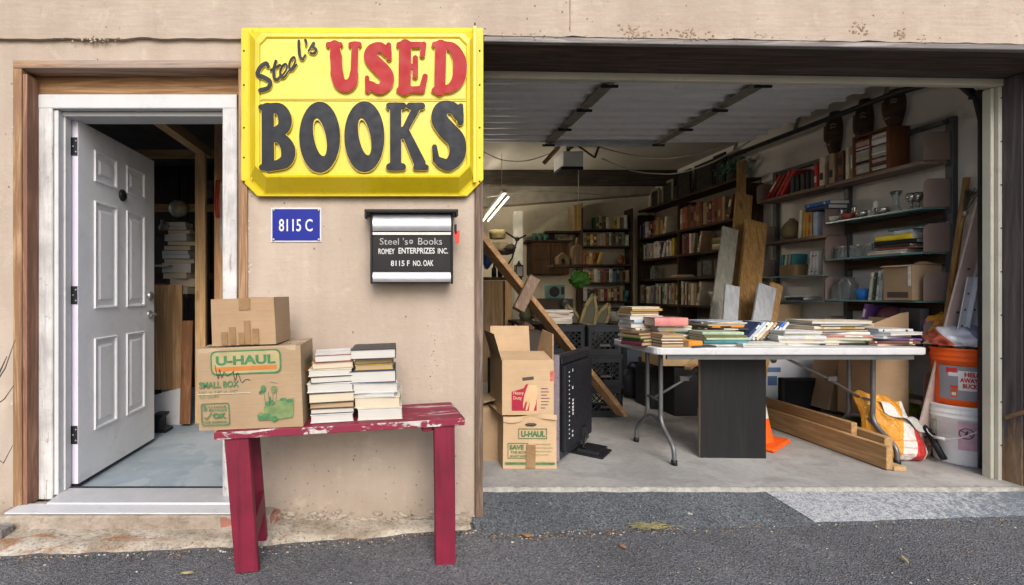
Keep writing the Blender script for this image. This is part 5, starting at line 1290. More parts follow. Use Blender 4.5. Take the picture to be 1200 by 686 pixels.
# top shelf: cd rack, patterned books, red magazines
def topshelf():
    z = 2.071
    ya, yb = Yp(1003), Yp(1040)
    T = thing('cd_rack', 'reddish wooden disc rack full of disc cases on the top right shelf', 'rack', (3.62, (ya+yb)/2, z))
    h = .31; d = MB(); x0, x1 = 3.54, 3.69
    w = wood('rack_wood', (.19,.075,.035), (.12,.045,.02), 2)
    d.box((x0,yb-.022,z),(x1,yb,z+h)); d.box((x0,ya,z),(x1,ya+.02,z+h)); d.box((x0,yb,z),(x1,ya,z+.015)); d.box((x0,yb,z+h-.015),(x1,ya,z+h)); d.box((x1-.01,yb,z+.015),(x1,ya,z+h-.015))
    ym = (ya+yb)/2; d.box((x0,ym-.006,z+.015),(x1-.01,ym+.006,z+h-.015)); d.build('frame', w, T, .001)
    c = MB(); r = random.Random(2); mats = [plain('disc_'+n, q, .3) for n, q in (('white',(.75,.75,.72)),('black',(.03,.03,.03)),('red',(.4,.04,.04)),('grey',(.45,.46,.48)),('cream',(.42,.38,.3)),('blue',(.07,.12,.22)))]
    for a, b in ((yb+.002, ym-.008), (ym+.008, ya-.002)):
        zz = z+.018; k = 0
        while zz < z+h-.03:
            c.box((x0+.004+r.uniform(0,.006), a, zz), (x1-.012, b, zz+.0095), r.choice([0,0,0,1,1,3,3,4,4,2])); zz += .0115
            k += 1
            if k % 7 == 0: zz += .012
    c.build('disc_cases', mats, T)
    for i, (px, c_, h, t_) in enumerate(((955,'scarlet',.20,.03),(961,'cream',.235,.05),(972,'tan',.24,.05),(982,'brown',.235,.05),(992,'cream',.245,.024),(998,'tan',.25,.02))):
        y = Yp(px)
        book('%s book standing %s from left beside the disc rack on the top shelf' % (c_, ORD[i]), standing(3.545, y, z, fc, h, .16, t_), h, .16, t_, c_, 'c', 'black' if i in (1,2,3) else 'white', g)
    M = lambda y, a: Matrix.Translation((3.56, y, z+.004)) @ Matrix.Rotation(fc,4,'Z') @ Matrix.Rotation(R(a),4,'Y') @ Matrix.Translation((0,.08,.12)) @ STAND
    for i, (px, a) in enumerate(((899,42),(905,40),(911,38),(916,37))):
        book('large red slanted volume %s from left on the top shelf of the right wall' % ORD[i], M(Yp(px), a), .25, .17, .03, ['scarlet','oxblood','scarlet','scarlet'][i], 'w', 'white' if i == 0 else None, g)
    for i, px in enumerate((926, 932, 938, 944, 950)):
        book('black low volume %s from left between red and patterned books on the top shelf' % ORD[i], standing(3.55, Yp(px), z, fc, .15, .15, .04), .15, .15, .04, 'black' if i % 2 else 'charcoal', 'g', None, g)
topshelf()
def lathe_thing(name, label, cat, prof, x, y, z, mat, n=16):
    return tag(MB().lathe(prof, (x,y,z), n).build(name, mat), label, cat)
def second_shelf():
    z = 1.756
    silver = plain('tarnished_silver', (.50,.48,.45), .25, .85, var=.2, scale=20); china = plain('china_white', (.66,.64,.60), .25, var=.08)
    chred = plain('china_red', (.34,.08,.06), .35, var=.3, scale=30)
    cup = [(.0,0),(.02,0),(.024,.005),(.04,.02),(.045,.05),(.041,.05),(.036,.02),(0,.012)]
    stem = [(0,0),(.03,0),(.028,.006),(.008,.012),(.007,.05),(.018,.06),(.03,.085),(.026,.12),(.024,.12),(.027,.085),(.015,.065),(0,.06)]
    jar = [(0,0),(.035,0),(.038,.01),(.038,.09),(.026,.105),(.026,.115),(0,.115)]
    vase = [(0,0),(.03,0),(.036,.01),(.018,.04),(.016,.1),(.034,.15),(.03,.155),(.013,.1),(0,.05)]
    fig = [(0,0),(.03,0),(.032,.012),(.015,.03),(.022,.06),(.012,.075),(.018,.09),(.01,.11),(0,.115)]
    lst = [('teacup','white china cup','cup',cup,china,975,3.60),('silver_jug','tarnished silver pot','pot',fig,silver,986,3.64),('teacup','white and red china cup','cup',cup,chred,994,3.58),('figurine','small dark silver figurine','figurine',fig,silver,1001,3.62),
           ('salt_cellar','small silver salt cellar','cellar',cup,silver,1010,3.58),('china_dish','white ribbed china dish','dish',cup,china,1018,3.62),('figurine','pale china figurine','figurine',fig,china,1026,3.60),('silver_dish','low silver dish','dish',cup,silver,1034,3.58),
           ('glass_vase','tall clear glass vase','vase',vase,M_glass,1050,3.60),('silver_stand','taller silver goblet','goblet',stem,silver,1068,3.60),('silver_stand','tall silver goblet nearest the end plate','goblet',stem,silver,1076,3.62)]
    for i, (n, l, c, pr, m, px, x) in enumerate(lst):
        o = lathe_thing(n, l+' standing %s from left on the upper glass shelf' % ORD[i], c, pr, x, Yp(px, x), z, m)
        if n in ('teacup','silver_jug'):
            pass
    # far bay: books, round pot
    z2 = 1.661
    for i, (px, c, h, t_, ln) in enumerate(((935,'cream',.24,.03,4),(940,'mustard',.245,.028,4),(944,'orange',.245,.026,3),(948,'tan',.23,.03,0),(953,'pale blue',.20,.04,0))):
        book('%s book standing %s from left in the middle bay, beside the round pot' % (c, ORD[i]), standing(3.55, Yp(px), z2, fc, h, .16, t_, R(ln)), h, .16, t_, c, 'c', 'rust red' if i == 3 else None, g)
    book('bright blue book lying on top of the standing books in the middle bay', TR(3.615, Yp(960)+.0, z2+.245, fc), .24, .16, .03, 'bright blue', 'w', 'cream', g, False)
    book('navy book lying under the bright blue book in the middle bay', TR(3.615, Yp(960)+.005, z2+.21, fc), .22, .16, .034, 'navy', 'w', None, g, False)
    lathe_thing('round_pot', 'round mustard pottery jar left of the books in the middle bay', 'pot', [(0,0),(.05,0),(.085,.05),(.085,.11),(.05,.16),(.02,.19),(.02,.2),(0,.2)], 3.63, Yp(928,3.63), z2, plain('pot_tan', (.22,.17,.09), .5, var=.25))
second_shelf()
def third_shelf():
    z = 1.454
    stack([('cream','w',.26,.17,.016),('light grey','w',.25,.17,.014)], 3.62, Yp(1052,3.62), z+.001, 'the low pair under the yellow book', g, fc, False, .01, 51, 'front')
    stack([('rust red','c',.25,.17,.018),('charcoal','w',.25,.17,.016),('black','w',.27,.18,.030),('yellow','w',.25,.17,.034)], 3.62, Yp(1060,3.62), z+.033, 'the pile with the yellow book', g, fc, False, .008, 52, 'front')
    stack([('light grey','w',.12,.17,.03),('teal','w',.2,.17,.012)], 3.63, Yp(1073,3.63), z+.134, 'the pair on top of the yellow book', g, fc, False, .006, 53, 'front')
    jar = [(.0,0),(.026,0),(.028,.008),(.028,.06),(.022,.07),(.024,.075),(.024,.085),(0,.085)]
    lid = plain('jar_lid', (.55,.53,.50), .3, .7)
    for i, px in enumerate((972, 981, 990, 999, 1008, 1017)):
        t = thing('small_jar', 'small lidded glass jar %s from left on the middle glass shelf' % ORD[i], 'jar', (3.58+.03*(i % 2), Yp(px, 3.6), z), 0, 'small jars on the middle glass shelf')
        MB().lathe(jar, (0,0,0), 14).build('body', M_glass, t, 0, False); MB().lathe([(0,.0855),(.0255,.0855),(.0255,.098),(0,.1)], (0,0,0), 14).build('lid', lid, t, 0, False)
    stack([('white','w',.2,.15,.016),('light grey','w',.19,.15,.014)], 3.61, Yp(922,3.61), 1.117, 'the low pair at the left of the middle bay', g, fc, False, .01, 54, 'front')
    stack([('charcoal','w',.2,.15,.02),('white','w',.16,.13,.012)], 3.61, Yp(944,3.61), 1.117, 'the low pair at the right of the middle bay', g, fc, False, .01, 55, 'front')
    z2 = 1.331
    for i, px in enumerate((945, 949, 954)):
        book('white booklet standing %s from left on the lower shelf of the middle bay' % ORD[i], standing(3.56, Yp(px), z2, fc, .2, .15, .026, R(5 if i < 2 else 0)), .2, .15, .026, 'white', 'w', 'oxblood' if i == 1 else 'grey', g, False, False)
    bx = MB().box((3.56,Yp(930),z2),(3.69,Yp(912),z2+.1)); tag(bx.build('small_carton', cardboard('carton_brown', (.30,.19,.10)), bevel=.002), 'low brown box of books on the lower shelf of the middle bay', 'carton')
    for i, px in enumerate((897, 901, 905, 909)):
        book('%s slim book standing tilted %s from left in the low brown box' % (['teal','pale green','grey','teal'][i], ORD[i]), standing(3.57, Yp(px+14), z2+.03, fc, .17, .12, .02, R(10)), .17, .12, .02, ['teal','pale green','grey','teal'][i], 'c', None, g)
third_shelf()
def fourth_shelf():
    z = 1.124
    for i, (px, c, h, t_, ln) in enumerate(((1018,'cream',.205,.022,7),(1023,'bottle green',.205,.018,6),(1027,'white',.215,.02,6),(1031,'light grey',.225,.022,5),(1036,'charcoal',.222,.028,2),(1041,'bright blue',.215,.026,1))):
        book('%s book standing %s from left between blue cup and brown carton' % (c, ORD[i]), standing(3.545, Yp(px), z, fc, h, .16, t_, R(ln)), h, .16, t_, c, 'w', 'white' if c == 'bright blue' else 'grey', g)
    lathe_thing('glass_jar', 'large clear glass jar left of the blue cup on the lower glass shelf', 'jar', [(0,0),(.06,0),(.066,.012),(.066,.12),(.045,.15),(.045,.17),(.05,.175),(0,.175)], 3.60, Yp(993,3.6), z, M_glass, 22)
    lathe_thing('glass_jar', 'small clear glass jar beside the end plate on the lower glass shelf', 'jar', [(0,0),(.035,0),(.038,.012),(.038,.09),(.03,.105),(.03,.12),(0,.12)], 3.58, Yp(981,3.58), z, M_glass, 18)
    lathe_thing('blue_cup', 'bright blue plastic cup on the lower glass shelf', 'cup', [(0,0),(.034,0),(.042,.085),(.038,.085),(.032,.006),(0,.006)], 3.57, Yp(1011,3.57), z, plain('cup_blue', (.02,.16,.48), .4, var=.1), 18)
    T = thing('shelf_carton', 'brown carton on the lower glass shelf behind the end plate', 'carton', (3.60, .93, z))
    m = MB(); m.box((3.50,.80,z+.001),(3.70,1.00,z+.245)); m.build('body', CB, T, .003)
    m = MB(); m.sheet(lambda a, b: (3.50+.2*a, .80-.02*b, z+.246+.012*b+.008*math.sin(a*6)*b), 8, 3); m.sheet(lambda a, b: (3.50-.03*b, .80+.2*a, z+.246-.01*b), 6, 3); m.build('flap', CB2, T)
    m = MB(); m.box((3.4985,.83,z+.02),(3.4995,.97,z+.06)); m.build('print_bar', M_dark, T); m = MB(); m.box((3.4985,.79+.02,z+.1),(3.4995,.83,z+.245)); m.build('tape', plain('worn_white_tape', (.6,.56,.5), .5, var=.3, scale=40), T)
    # lower shelf: purple books, dark round thing, carton, purple bound volume
    z = .801
    M = Matrix.Translation((3.55, Yp(1010), z)) @ Matrix.Rotation(fc,4,'Z') @ Matrix.Rotation(R(12),4,'Y') @ Matrix.Translation((0,.09,.15)) @ STAND
    book('tall purple book leaning at the left of the shelf below the lower glass shelf', M, .29, .2, .03, 'purple', 'w', 'white', g)
    lathe_thing('leather_ball', 'dull maroon ball lying right of the tall purple book', 'ball', [(0,0),(.06,.012),(.095,.06),(.1,.1),(.085,.15),(.05,.185),(0,.195)], 3.63, Yp(1048,3.63), z+.09, plain('ball_maroon', (.10,.035,.04), .45, var=.25), 20)
    bx = MB().box((3.56,Yp(1060),z),(3.68,Yp(1030),z+.09)); tag(bx.build('low_box', M_black), 'low black box under the maroon ball', 'box')
    book('wide purple bound volume standing beside the near end plate on the bottom visible shelf', standing(3.55, .80, z, R(-12), .27, .17, .05), .27, .17, .05, 'charcoal', 'w', 'purple', g)
    T = thing('torn_carton', 'large brown carton with a slanted torn flap behind the right end of the table', 'carton', (3.395, .97, .3))
    m = MB(); x0, x1, y0, y1 = 3.28, 3.515, .84, 1.12
    m.prism([(x0,.3),(x1,.3),(x1,Z(366,.84)),(x1-.05,Z(367,.84)),(x0,Z(379,.84))], y0, y0+.005); m.box((x1-.005,y0+.006,.3),(x1,y1,1.0)); m.box((x0,y1-.005,.3),(x1-.006,y1,.98)); m.box((x0,y0+.006,.3),(x0+.005,y1-.006,.95)); m.build('body', CB3, T)
    m = MB(); m.prism([(X(1004,.85),Z(384,.85)),(x0+.004,Z(378.5,.85)),(x0+.004,Z(402,.85)),(X(1004,.85),Z(402,.85))], y0+.001, y0+.006); m.build('flap', CB2, T)
fourth_shelf()
# ------------------------------------------------------------------ masks on the right wall
def masks():
    for i, (y, z0, z1, w) in enumerate(((Yp(976,3.72),2.35,2.72,.15),(Yp(1011,3.72),2.33,2.72,.15),(Yp(1046,3.72),2.42,2.70,.17))):
        T = thing('carved_mask', ['dark carved mask with pale eyes, farthest of three on the right wall','dark narrow carved mask, middle one of three on the right wall','broad dark carved mask, nearest of three above the disc rack'][i], 'mask', (XW-.001, y, z0), fc)
        h = z1-z0; m = MB()
        def fn(u, v):
            t = v; ww = w/2*(math.sin(math.pi*(.12+.80*t))**.6)*(1-.25*(1-t))
            a = (u-.5)*math.pi; x = ww*math.sin(a); yy = -.075*math.cos(a)*(.6+.4*math.sin(math.pi*t))-.002
            if abs(u-.5) < .09 and .3 < t < .68: yy -= .022
            return (x, yy, h*t)
        m.sheet(fn, 14, 24); m.build('face', plain('mask_wood', (.10,.06,.04), .45, var=.5, scale=18, bump=.6, bscale=40), T, 0, False)
        e = MB()
        for s_ in (-1, 1):
            e.tube([(s_*.02,-.072,h*.60),(s_*.038,-.066,h*.625),(s_*.052,-.055,h*.60)], .006, 6); e.tube([(s_*.022,-.072,h*.66),(s_*.04,-.066,h*.70),(s_*.055,-.052,h*.66)], .005, 6)
        e.tube([(-.025,-.074,h*.24),(0,-.08,h*.22),(.025,-.074,h*.24)], .007, 6); e.build('carving', plain('mask_pale', (.42,.33,.21), .6, var=.4, scale=30), T, 0, False)
masks()
# ------------------------------------------------------------------ leaning boards behind the table
def leaning(name, label, bot, top, w, t, mat, cat='board', up=(0,1,0), edge=None):
    m = MB(); m.bar(bot, top, w, t, up); return tag(m.build(name, mat, bevel=.002), label, cat)
Wg = wood('grey_painted_board', (.36,.36,.31), (.27,.265,.23), 2, knots=False)
Wb = wood('pale_blue_board', (.42,.45,.48), (.34,.36,.39), 2, knots=False, bump=.08)
leaning('leaning_board', 'long grey green board leaning leftmost behind the table', P(833,440,1.78), P(856,268,2.12), .155, .02, Wg)
leaning('leaning_board', 'tall tan board reaching highest behind the table', P(866,440,2.0), P(869,190,2.34), .085, .02, W_lumv)
leaning('leaning_board', 'wide tan board in front of the tallest board behind the table', P(855,440,1.93), P(872,228,2.26), .165, .02, W_lumv)
leaning('leaning_board', 'broad honey brown knotty board leaning right of the tall boards', P(868,440,1.72), P(886,260,2.05), .20, .03, wood('honey_board', (.42,.26,.10), (.28,.16,.055), 2))
leaning('leaning_board', 'short pale panel with white edge leaning left of the knotty board', P(851,440,1.55), P(858,335,1.68), .125, .02, Wb, 'panel')
leaning('leaning_board', 'pale blue panel with white edge leaning at the right of the tall boards', P(881,440,1.45), P(899,335,1.62), .155, .02, Wb, 'panel')
leaning('leaning_board', 'tan board edge just behind the pale blue panel', P(890,440,1.50), P(910,333,1.67), .11, .02, W_lumv)
MB().box((X(905,1.9),1.9,.8),(X(938,1.9),2.15,Z(357,1.9))).build('tan_carton', CB3).update_tag(); tag(bpy.data.objects['tan_carton'], 'tan carton behind the table right of the leaning panels', 'carton')
# ------------------------------------------------------------------ black panel, cone, lumber
def floor_things():
    T = thing('laminate_board', 'black laminate board standing upright under the front of the table', 'panel', (X(858,.68), .69, .1), R(-2))
    w = .42; h = .645
    m = MB(); m.box((-w/2,-.02,0),(w/2,0,h)); m.build('board', wood('laminate_black', (.0155,.0155,.017), (.0115,.0115,.013), 2, 1.2, .45, knots=False, bump=.05), T, .001, False)
    m = MB(); m.box((-w/2,-.0195,h+.0005),(w/2,-.0005,h+.004)); m.box((-w/2-.002,-.019,0),(-w/2-.0003,-.001,h)); m.build('raw_edge', plain('chip_edge', (.22,.16,.10), .8), T, 0, False)
    # traffic cone
    c = (X(880,1.02), 1.02, .1)
    T = thing('traffic_cone', 'orange traffic cone with a white band, half behind the black board', 'cone', c)
    o = plain('cone_orange', (.72,.10,.012), .45, var=.12)
    m = MB(); m.lathe([(.135,.03),(.128,.05),(.102,.19)], (0,0,0), 28); m.lathe([(.0845,.30),(.055,.46),(.03,.60),(.02,.61),(0,.61)], (0,0,0), 28); m.build('body', o, T, 0, False)
    m = MB(); m.lathe([(.102,.1905),(.0845,.2995)], (0,0,0), 28); m.build('white_band', plain('band_white', (.62,.62,.62), .4), T, 0, False)
    m = MB(); m.box((-.19,-.19,0),(.19,.19,.03), 0, Matrix.Rotation(R(38),4,'Z')); m.build('base', o, T, .012, False)
    # lumber
    def lum(lab, a, b, w, t, mat=W_lum):
        tag(MB().bar(a, b, w, t).build('lumber', mat, bevel=.003), lab, 'lumber', 'lumber on the garage floor')
    Lx = 3.0
    lum('wide tan timber lying on the floor, front one of the lumber under the table', (2.985,.445,.1755),(3.01,1.9,.176), .038, .14)
    lum('narrow pale timber under the front edge of the lumber', (3.04,.435,.115),(3.04,1.7,.115), .075, .026, wood('lumber_pale', (.52,.37,.20), (.40,.25,.12), 1))
    lum('wide knotty timber standing on edge behind the front one', (3.03,.72,.225),(3.05,1.9,.225), .038, .185, wood('lumber_knotty', (.47,.31,.15), (.33,.19,.085), 1))
    lum('short timber end block lying on top of the pale timber', (3.075,.54,.20),(3.085,.78,.205), .05, .145)
    # bent plank across the garage
    T = thing('brace_plank', 'long orange brown plank leaning diagonally in the garage with a block nailed on', 'plank', (1.9, 1.55, .1))
    a, b = P(729,486,1.52), P(560,276,.86)
    m = MB(); m.bar(a, b, .04, .095, (.3,-1,.2)); m.bar(a, b, .095, .04, (.3,-1,.2)) if False else None
    m.build('plank', W_lumd, T, .003)
    a2, b2 = P(607,364,.90), P(626,326,.98)
    m = MB(); m.bar(a2, b2, .08, .05, (0,-1,0)); m.build('block', wood('grey_block', (.24,.17,.12), (.15,.10,.07), 2), T, .004)
floor_things()
# ------------------------------------------------------------------ television
def tv():
    a, b = Vector((.995,.535,.135)), Vector((1.375,1.02,.135))
    ang = math.atan2(b.y-a.y, b.x-a.x); w = (b-a).length
    T = thing('television', 'black flat television seen from behind, standing on the garage floor beside the cartons', 'television', ((a.x+b.x)/2,(a.y+b.y)/2,.1), ang)
    h = .66; z0 = .03
    m = MB(); m.box((-w/2,-.015,z0),(w/2,.012,z0+h)); m.build('screen_frame', plain('tv_dark', (.02,.022,.028), .35, var=.2), T, .004, False)
    m = MB(); m.box((-w/2+.03,-.045,z0+.05),(w/2-.03,-.0155,z0+h-.07)); m.box((-w/2+.02,-.03,z0+h-.065),(w/2-.02,-.0155,z0+h-.02)); m.build('back_cover', plain('tv_back', (.013,.014,.018), .5, var=.2), T, .012, False)
    m = MB(); m.box((-w/2-.004,-.02,z0-.002),(-w/2-.0005,.014,z0+h+.002)); m.build('bezel', plain('tv_bezel', (.30,.27,.32), .3, .3), T, .001, False)
    m = MB(); r = random.Random(4)
    for i in range(16):
        z = z0+.12+i*.028; m.box((-w/2+.10,-.0458,z),(-w/2+.115,-.0451,z+.008)); 
        if r.random() < .6: m.box((-w/2+.16+r.uniform(0,.01),-.0458,z),(-w/2+.18,-.0451,z+r.uniform(.01,.022)))
    for i in range(5): m.box((-w/2+.165,-.0458,z0+.26+i*.022),(-w/2+.19,-.0451,z0+.274+i*.022))
    m.build('port_label', plain('port_white', (.55,.55,.56), .5), T, 0, False)
    m = MB(); m.box((.03,-.06,.09),(.13,-.02,.17)); m.prism([(0,.0),(.24,.0),(.24,.018),(.03,.03)], -.16, -.02); m.box((-.02,-.2,.0),(.2,.12,.012)); m.build('stand', M_black, T, .004, False)
    m = MB(); m.tube([(.08,-.05,.14),(.05,-.07,.10),(.02,-.06,.05),(.06,-.09,.02),(.2,-.15,.012)], .008, 6); m.build('cable', M_black, T, 0, False)
tv()
# ------------------------------------------------------------------ milk crates
def crates():
    Mc = plain('crate_charcoal', (.02,.022,.027), .5, var=.25)
    W, Dc, Hc = .30, .30, .265
    T = thing('milk_crate', 'x', 'crate', (0,0,0), 0, 'stacked milk crates')
    def side(mb, M, hole):
        e = .022
        mb.box((-W/2,0,0),(W/2,.012,.055), 0, M); mb.box((-W/2,0,Hc-.06),(W/2,.012,Hc), 0, M); mb.box((-W/2,0,.055),(-W/2+e*1.6,.012,Hc-.06), 0, M); mb.box((W/2-e*1.6,0,.055),(W/2,.012,Hc-.06), 0, M)
        mb.box((-W/2-.002,-.004,Hc-.016),(W/2+.002,.0,Hc), 0, M); mb.box((-W/2-.002,-.004,0),(W/2+.002,.0,.012), 0, M)
        x0, x1, z0, z1 = -W/2+e*1.6, W/2-e*1.6, .055, Hc-.06
        for s_ in (-1, 1):
            k = -.4
            while k < .8:
                pts = []
                # line z-z0 = s*(x-x0)+k clipped
                xs = [x0+(x1-x0)*q/40 for q in range(41)]
                ins = [(x, z0+(s_*(x-(x0 if s_ > 0 else x1)))+k-.2) for x in xs]; ins = [p for p in ins if z0 <= p[1] <= z1]
                if len(ins) > 2: mb.bar(M @ Vector((ins[0][0],.006,ins[0][1])), M @ Vector((ins[-1][0],.006,ins[-1][1])), .007, .007, (0,1,0))
                k += .05
        if hole: mb.box((-.05,-.003,.075),(.05,.011,.1), 0, M); mb.box((-.042,-.0035,.08),(.042,-.0031,.095), 1, M)
    b = MB()
    side(b, Matrix.Translation((0,-Dc/2,0)), True); b.build('lattice_wall', [Mc, M_dark], T, 0, False); b = MB()
    side(b, Matrix.Rotation(R(180),4,'Z') @ Matrix.Translation((0,-Dc/2,0)), False)
    b.build('lattice_wall', [Mc, M_dark], T, 0, False)
    b = MB(); side(b, Matrix.Rotation(R(90),4,'Z') @ Matrix.Translation((0,-Dc/2,0)), False); b.build('side_wall', Mc, T, 0, False); b = MB(); side(b, Matrix.Rotation(R(-90),4,'Z') @ Matrix.Translation((0,-Dc/2,0)), False); b.build('side_wall', Mc, T, 0, False)
    b = MB(); b.box((-W/2+.012,-Dc/2+.012,.004),(W/2-.012,Dc/2-.012,.014)); b.build('crate_floor', Mc, T, 0, False)
    xr, xl, y = 1.805, 1.485, 1.86
    spots = [(xr,y,.101,'black milk crate on the floor, bottom of the right crate stack'),(xr,y,.101+Hc+.002,'black milk crate in the middle of the right crate stack'),(xr,y,.101+2*(Hc+.002),'black milk crate on top of the right crate stack'),
             (xl,y+.02,.101,'black milk crate on the floor, bottom of the left crate stack'),(xl,y+.02,.101+Hc+.002,'black milk crate in the middle of the left crate stack'),(xl,y+.02,.101+2*(Hc+.002),'black milk crate on top of the left crate stack'),
             (1.15,y+.1,.101,'black milk crate low behind the open carton'),(1.15,y+.1,.101+Hc+.002,'black milk crate on another behind the open carton')]
    for i, (x, yy, z, l) in enumerate(spots):
        if i == 0: T.location = (x,yy,z); T['label'] = l
        else: dup(T, (x,yy,z), R([0,1,-1.5,0,2,1,3,0][i]), l)
    # things standing on the crates
    ztop = .101+3*(Hc+.002)
    stack([('grey','w',.27,.2,.02),('cream','c',.28,.2,.018),('white','w',.27,.2,.018),('pink','c',.28,.2,.014),('light grey','w',.27,.2,.018),('tan','c',.26,.2,.014),('white','w',.27,.2,.014)], xl-.08, y+.02, ztop+.002, 'the pile on the left crate stack', 'papers on the crates', R(5), True, .02, 61)
crates()
def gold_things():
    M_gold = plain('dull_gold', (.15,.12,.055), .4, .35, var=.4, scale=16)
    def frame(lab, px, py, y, w, h, rot, tilt):
        p = P(px, py, y); T = thing('gilt_frame', lab, 'frame', (p.x,p.y,p.z))
        M = Matrix.Rotation(R(rot),4,'Y') @ Matrix.Rotation(R(tilt),4,'X')
        m = MB()
        pts = [(-w/2,0,0),(-w/2*.8,0,h*.55),(0,0,h),(w/2*.8,0,h*.55),(w/2,0,0)]
        for a, b in zip(pts[:-1], pts[1:]): m.bar(M @ Vector(a), M @ Vector(b), .028, .02, (0,1,0))
        m.bar(M @ Vector(pts[0]), M @ Vector(pts[-1]), .028, .02, (0,1,0)); m.build('frame', M_gold, T, .003, False)
        m = MB(); m.prism([(a,c_) for a, _, c_ in pts], -.002, .004, 0, M); m.build('backing', plain('gilt_back', (.06,.055,.035), .6), T, 0, False)
    frame('gilt pointed frame leaning on the crates, left one', 674, 381, 2.0, .12, .20, -24, 0)
    frame('gilt pointed frame leaning on the crates, tallest in the middle', 688, 381, 1.95, .13, .29, 12, 0)
    frame('gilt pointed frame leaning on the crates, right one', 702, 381, 2.05, .11, .22, 24, 0)
    # green cloth thing hanging
    p = P(679,327,2.6); m = MB(); m.blob(p, (.095,.05,.075), 12, .75, 2.6, 26, 18)
    tag(m.build('green_bag', plain('leaf_green', (.045,.15,.02), .5, var=.4)), 'bright leaf green crumpled bag in front of the rear bookcase', 'bag')
    # turquoise radio
    p = P(650,342,3.4); T = thing('radio', 'small turquoise radio with a round dark speaker in the dim rear', 'radio', (p.x,p.y,p.z-.085))
    m = MB(); m.box((-.11,-.05,0),(.11,.05,.17)); m.build('case', plain('radio_turquoise', (.12,.24,.23), .45), T, .012, False)
    m = MB(); m.lathe([(.062,0),(.062,.004),(.05,.006),(0,.002)], (0,0,0), 20, 0, Matrix.Translation((-.02,-.051,.085)) @ Matrix.Rotation(R(90),4,'X')); m.box((.06,-.053,.05),(.1,-.0505,.14)); m.build('speaker', M_black, T, 0, False)
    MB().box((X(628,3.3),3.3,.1),(X(672,3.3),3.75,p.z-.086)).build('dark_cabinet', M_dark).update_tag(); tag(bpy.data.objects['dark_cabinet'], 'dark low cabinet carrying the turquoise radio', 'cabinet')
    # brown wall cabinet with two panelled doors and things on it
    y = 4.5
    T = thing('wall_cabinet', 'brown wooden wall cabinet with two panelled doors on the cream rear wall', 'cabinet', (X(644,y), y, Z(322,y)))
    x0, x1, z0, z1 = X(622.5,y), X(667,y), Z(322,y), Z(284,y)
    m = MB(); m.box((x0,y,z0),(x1,4.749,z1)); m.build('body', W_case, T, .003)
    wc = wood('cabinet_door_wood', (.13,.065,.032), (.07,.035,.018), 2)
    for a, b in ((x0+.01,(x0+x1)/2-.004),((x0+x1)/2+.004,x1-.01)):
        m = MB(); e = .035
        m.box((a,y-.02,z0+.01),(b,y-.001,z0+.01+e)); m.box((a,y-.02,z1-.01-e),(b,y-.001,z1-.01)); m.box((a,y-.02,z0+.01+e),(a+e,y-.001,z1-.01-e)); m.box((b-e,y-.02,z0+.01+e),(b,y-.001,z1-.01-e)); m.box((a+e,y-.02,(z0+z1)/2-.015),(b-e,y-.001,(z0+z1)/2+.015)); m.box((a+e,y-.008,z0+.01+e),(b-e,y-.001,z1-.01-e)); m.build('door', wc, T, .001)
    MB().box((X(618,y-.05),y-.05,z1+.004),(X(672,y-.05),4.748,z1+.03)).build('shelf_board', W_case).update_tag(); tag(bpy.data.objects['shelf_board'], 'dark shelf board on top of the brown wall cabinet', 'shelf')
    zz = z1+.031
    tq = plain('vase_green', (.085,.20,.15), .3, var=.25)
    for i, px in enumerate((626, 632.5, 639)):
        T = thing('green_tumbler', 'dark green glass tumbler %s from left above the wall cabinet' % ORD[i], 'tumbler', (X(px,y+.05), y+.05, zz), 0, 'green tumblers above the wall cabinet')
        MB().lathe([(0,0),(.026,0),(.034,.10),(.031,.10),(.024,.008),(0,.008)], (0,0,0), 16).build('body', tq, T, 0, False)
    lathe_thing('dark_bottle', 'dark bottle with a white label beside the green tumblers', 'bottle', [(0,0),(.034,0),(.034,.11),(.014,.15),(.014,.19),(0,.19)], X(647,y+.05), y+.05, zz, M_black)
    T = thing('picture_frame', 'pale framed print standing above the wall cabinet', 'frame', (X(662,y+.1), y+.1, zz))
    m = MB(); w, h = .20, .22
    m.box((-w/2,0,0),(w/2,.02,.02)); m.box((-w/2,0,h-.02),(w/2,.02,h)); m.box((-w/2,0,.02),(-w/2+.02,.02,h-.02)); m.box((w/2-.02,0,.02),(w/2,.02,h-.02)); m.build('frame', plain('frame_white', (.48,.43,.33), .5), T, 0, False)
    m = MB(); m.box((-w/2+.02,.008,.02),(w/2-.02,.016,h-.02)); m.build('picture', plain('print_sepia', (.30,.22,.14), .5, var=.6, scale=14), T, 0, False)
    # pale canoe-like long boat hung on the wall (a long tapered cream sheet)
    m = MB()
    def fn(u, v):
        px = 608+u*64; t = u
        top = 265-22*t**1.25; bot = 281-2*t
        p = P(px, bot+(top-bot)*v*(.16+.84*math.sin(min(1, t*1.25)*math.pi/2)), 4.62-.10*math.sin(v*math.pi)*math.sin(min(1,t)*math.pi)); return tuple(p)
    m.sheet(fn, 20, 8); tag(m.build('hanging_canvas', plain('canvas_cream', (.50,.48,.36), .7)), 'pale tapered canvas awning hanging above the brown wall cabinet', 'canvas')
    # lamp-like desk arm and clutter at the left rear
    T = thing('swing_arm_lamp', 'black jointed lamp arm reaching from the white column', 'lamp', tuple(P(606,300,4.1)))
    m = MB(); m.tube([P(592,272,3.9), P(606,281,4.0), P(616,276,4.1)], .012, 6); m.tube([P(606,281,4.0), P(600,303,4.1), P(590,318,4.2)], .012, 6); m.lathe([(.0,0),(.03,.01),(.03,.05),(0,.06)], tuple(P(606,283,4.0)), 10); m.build('arm', M_black, T)
    # wicker lampshade
    p = P(583,280,3.5); t = thing('wicker_shade', 'pale woven drum shade hanging left of the white column', 'lampshade', tuple(p))
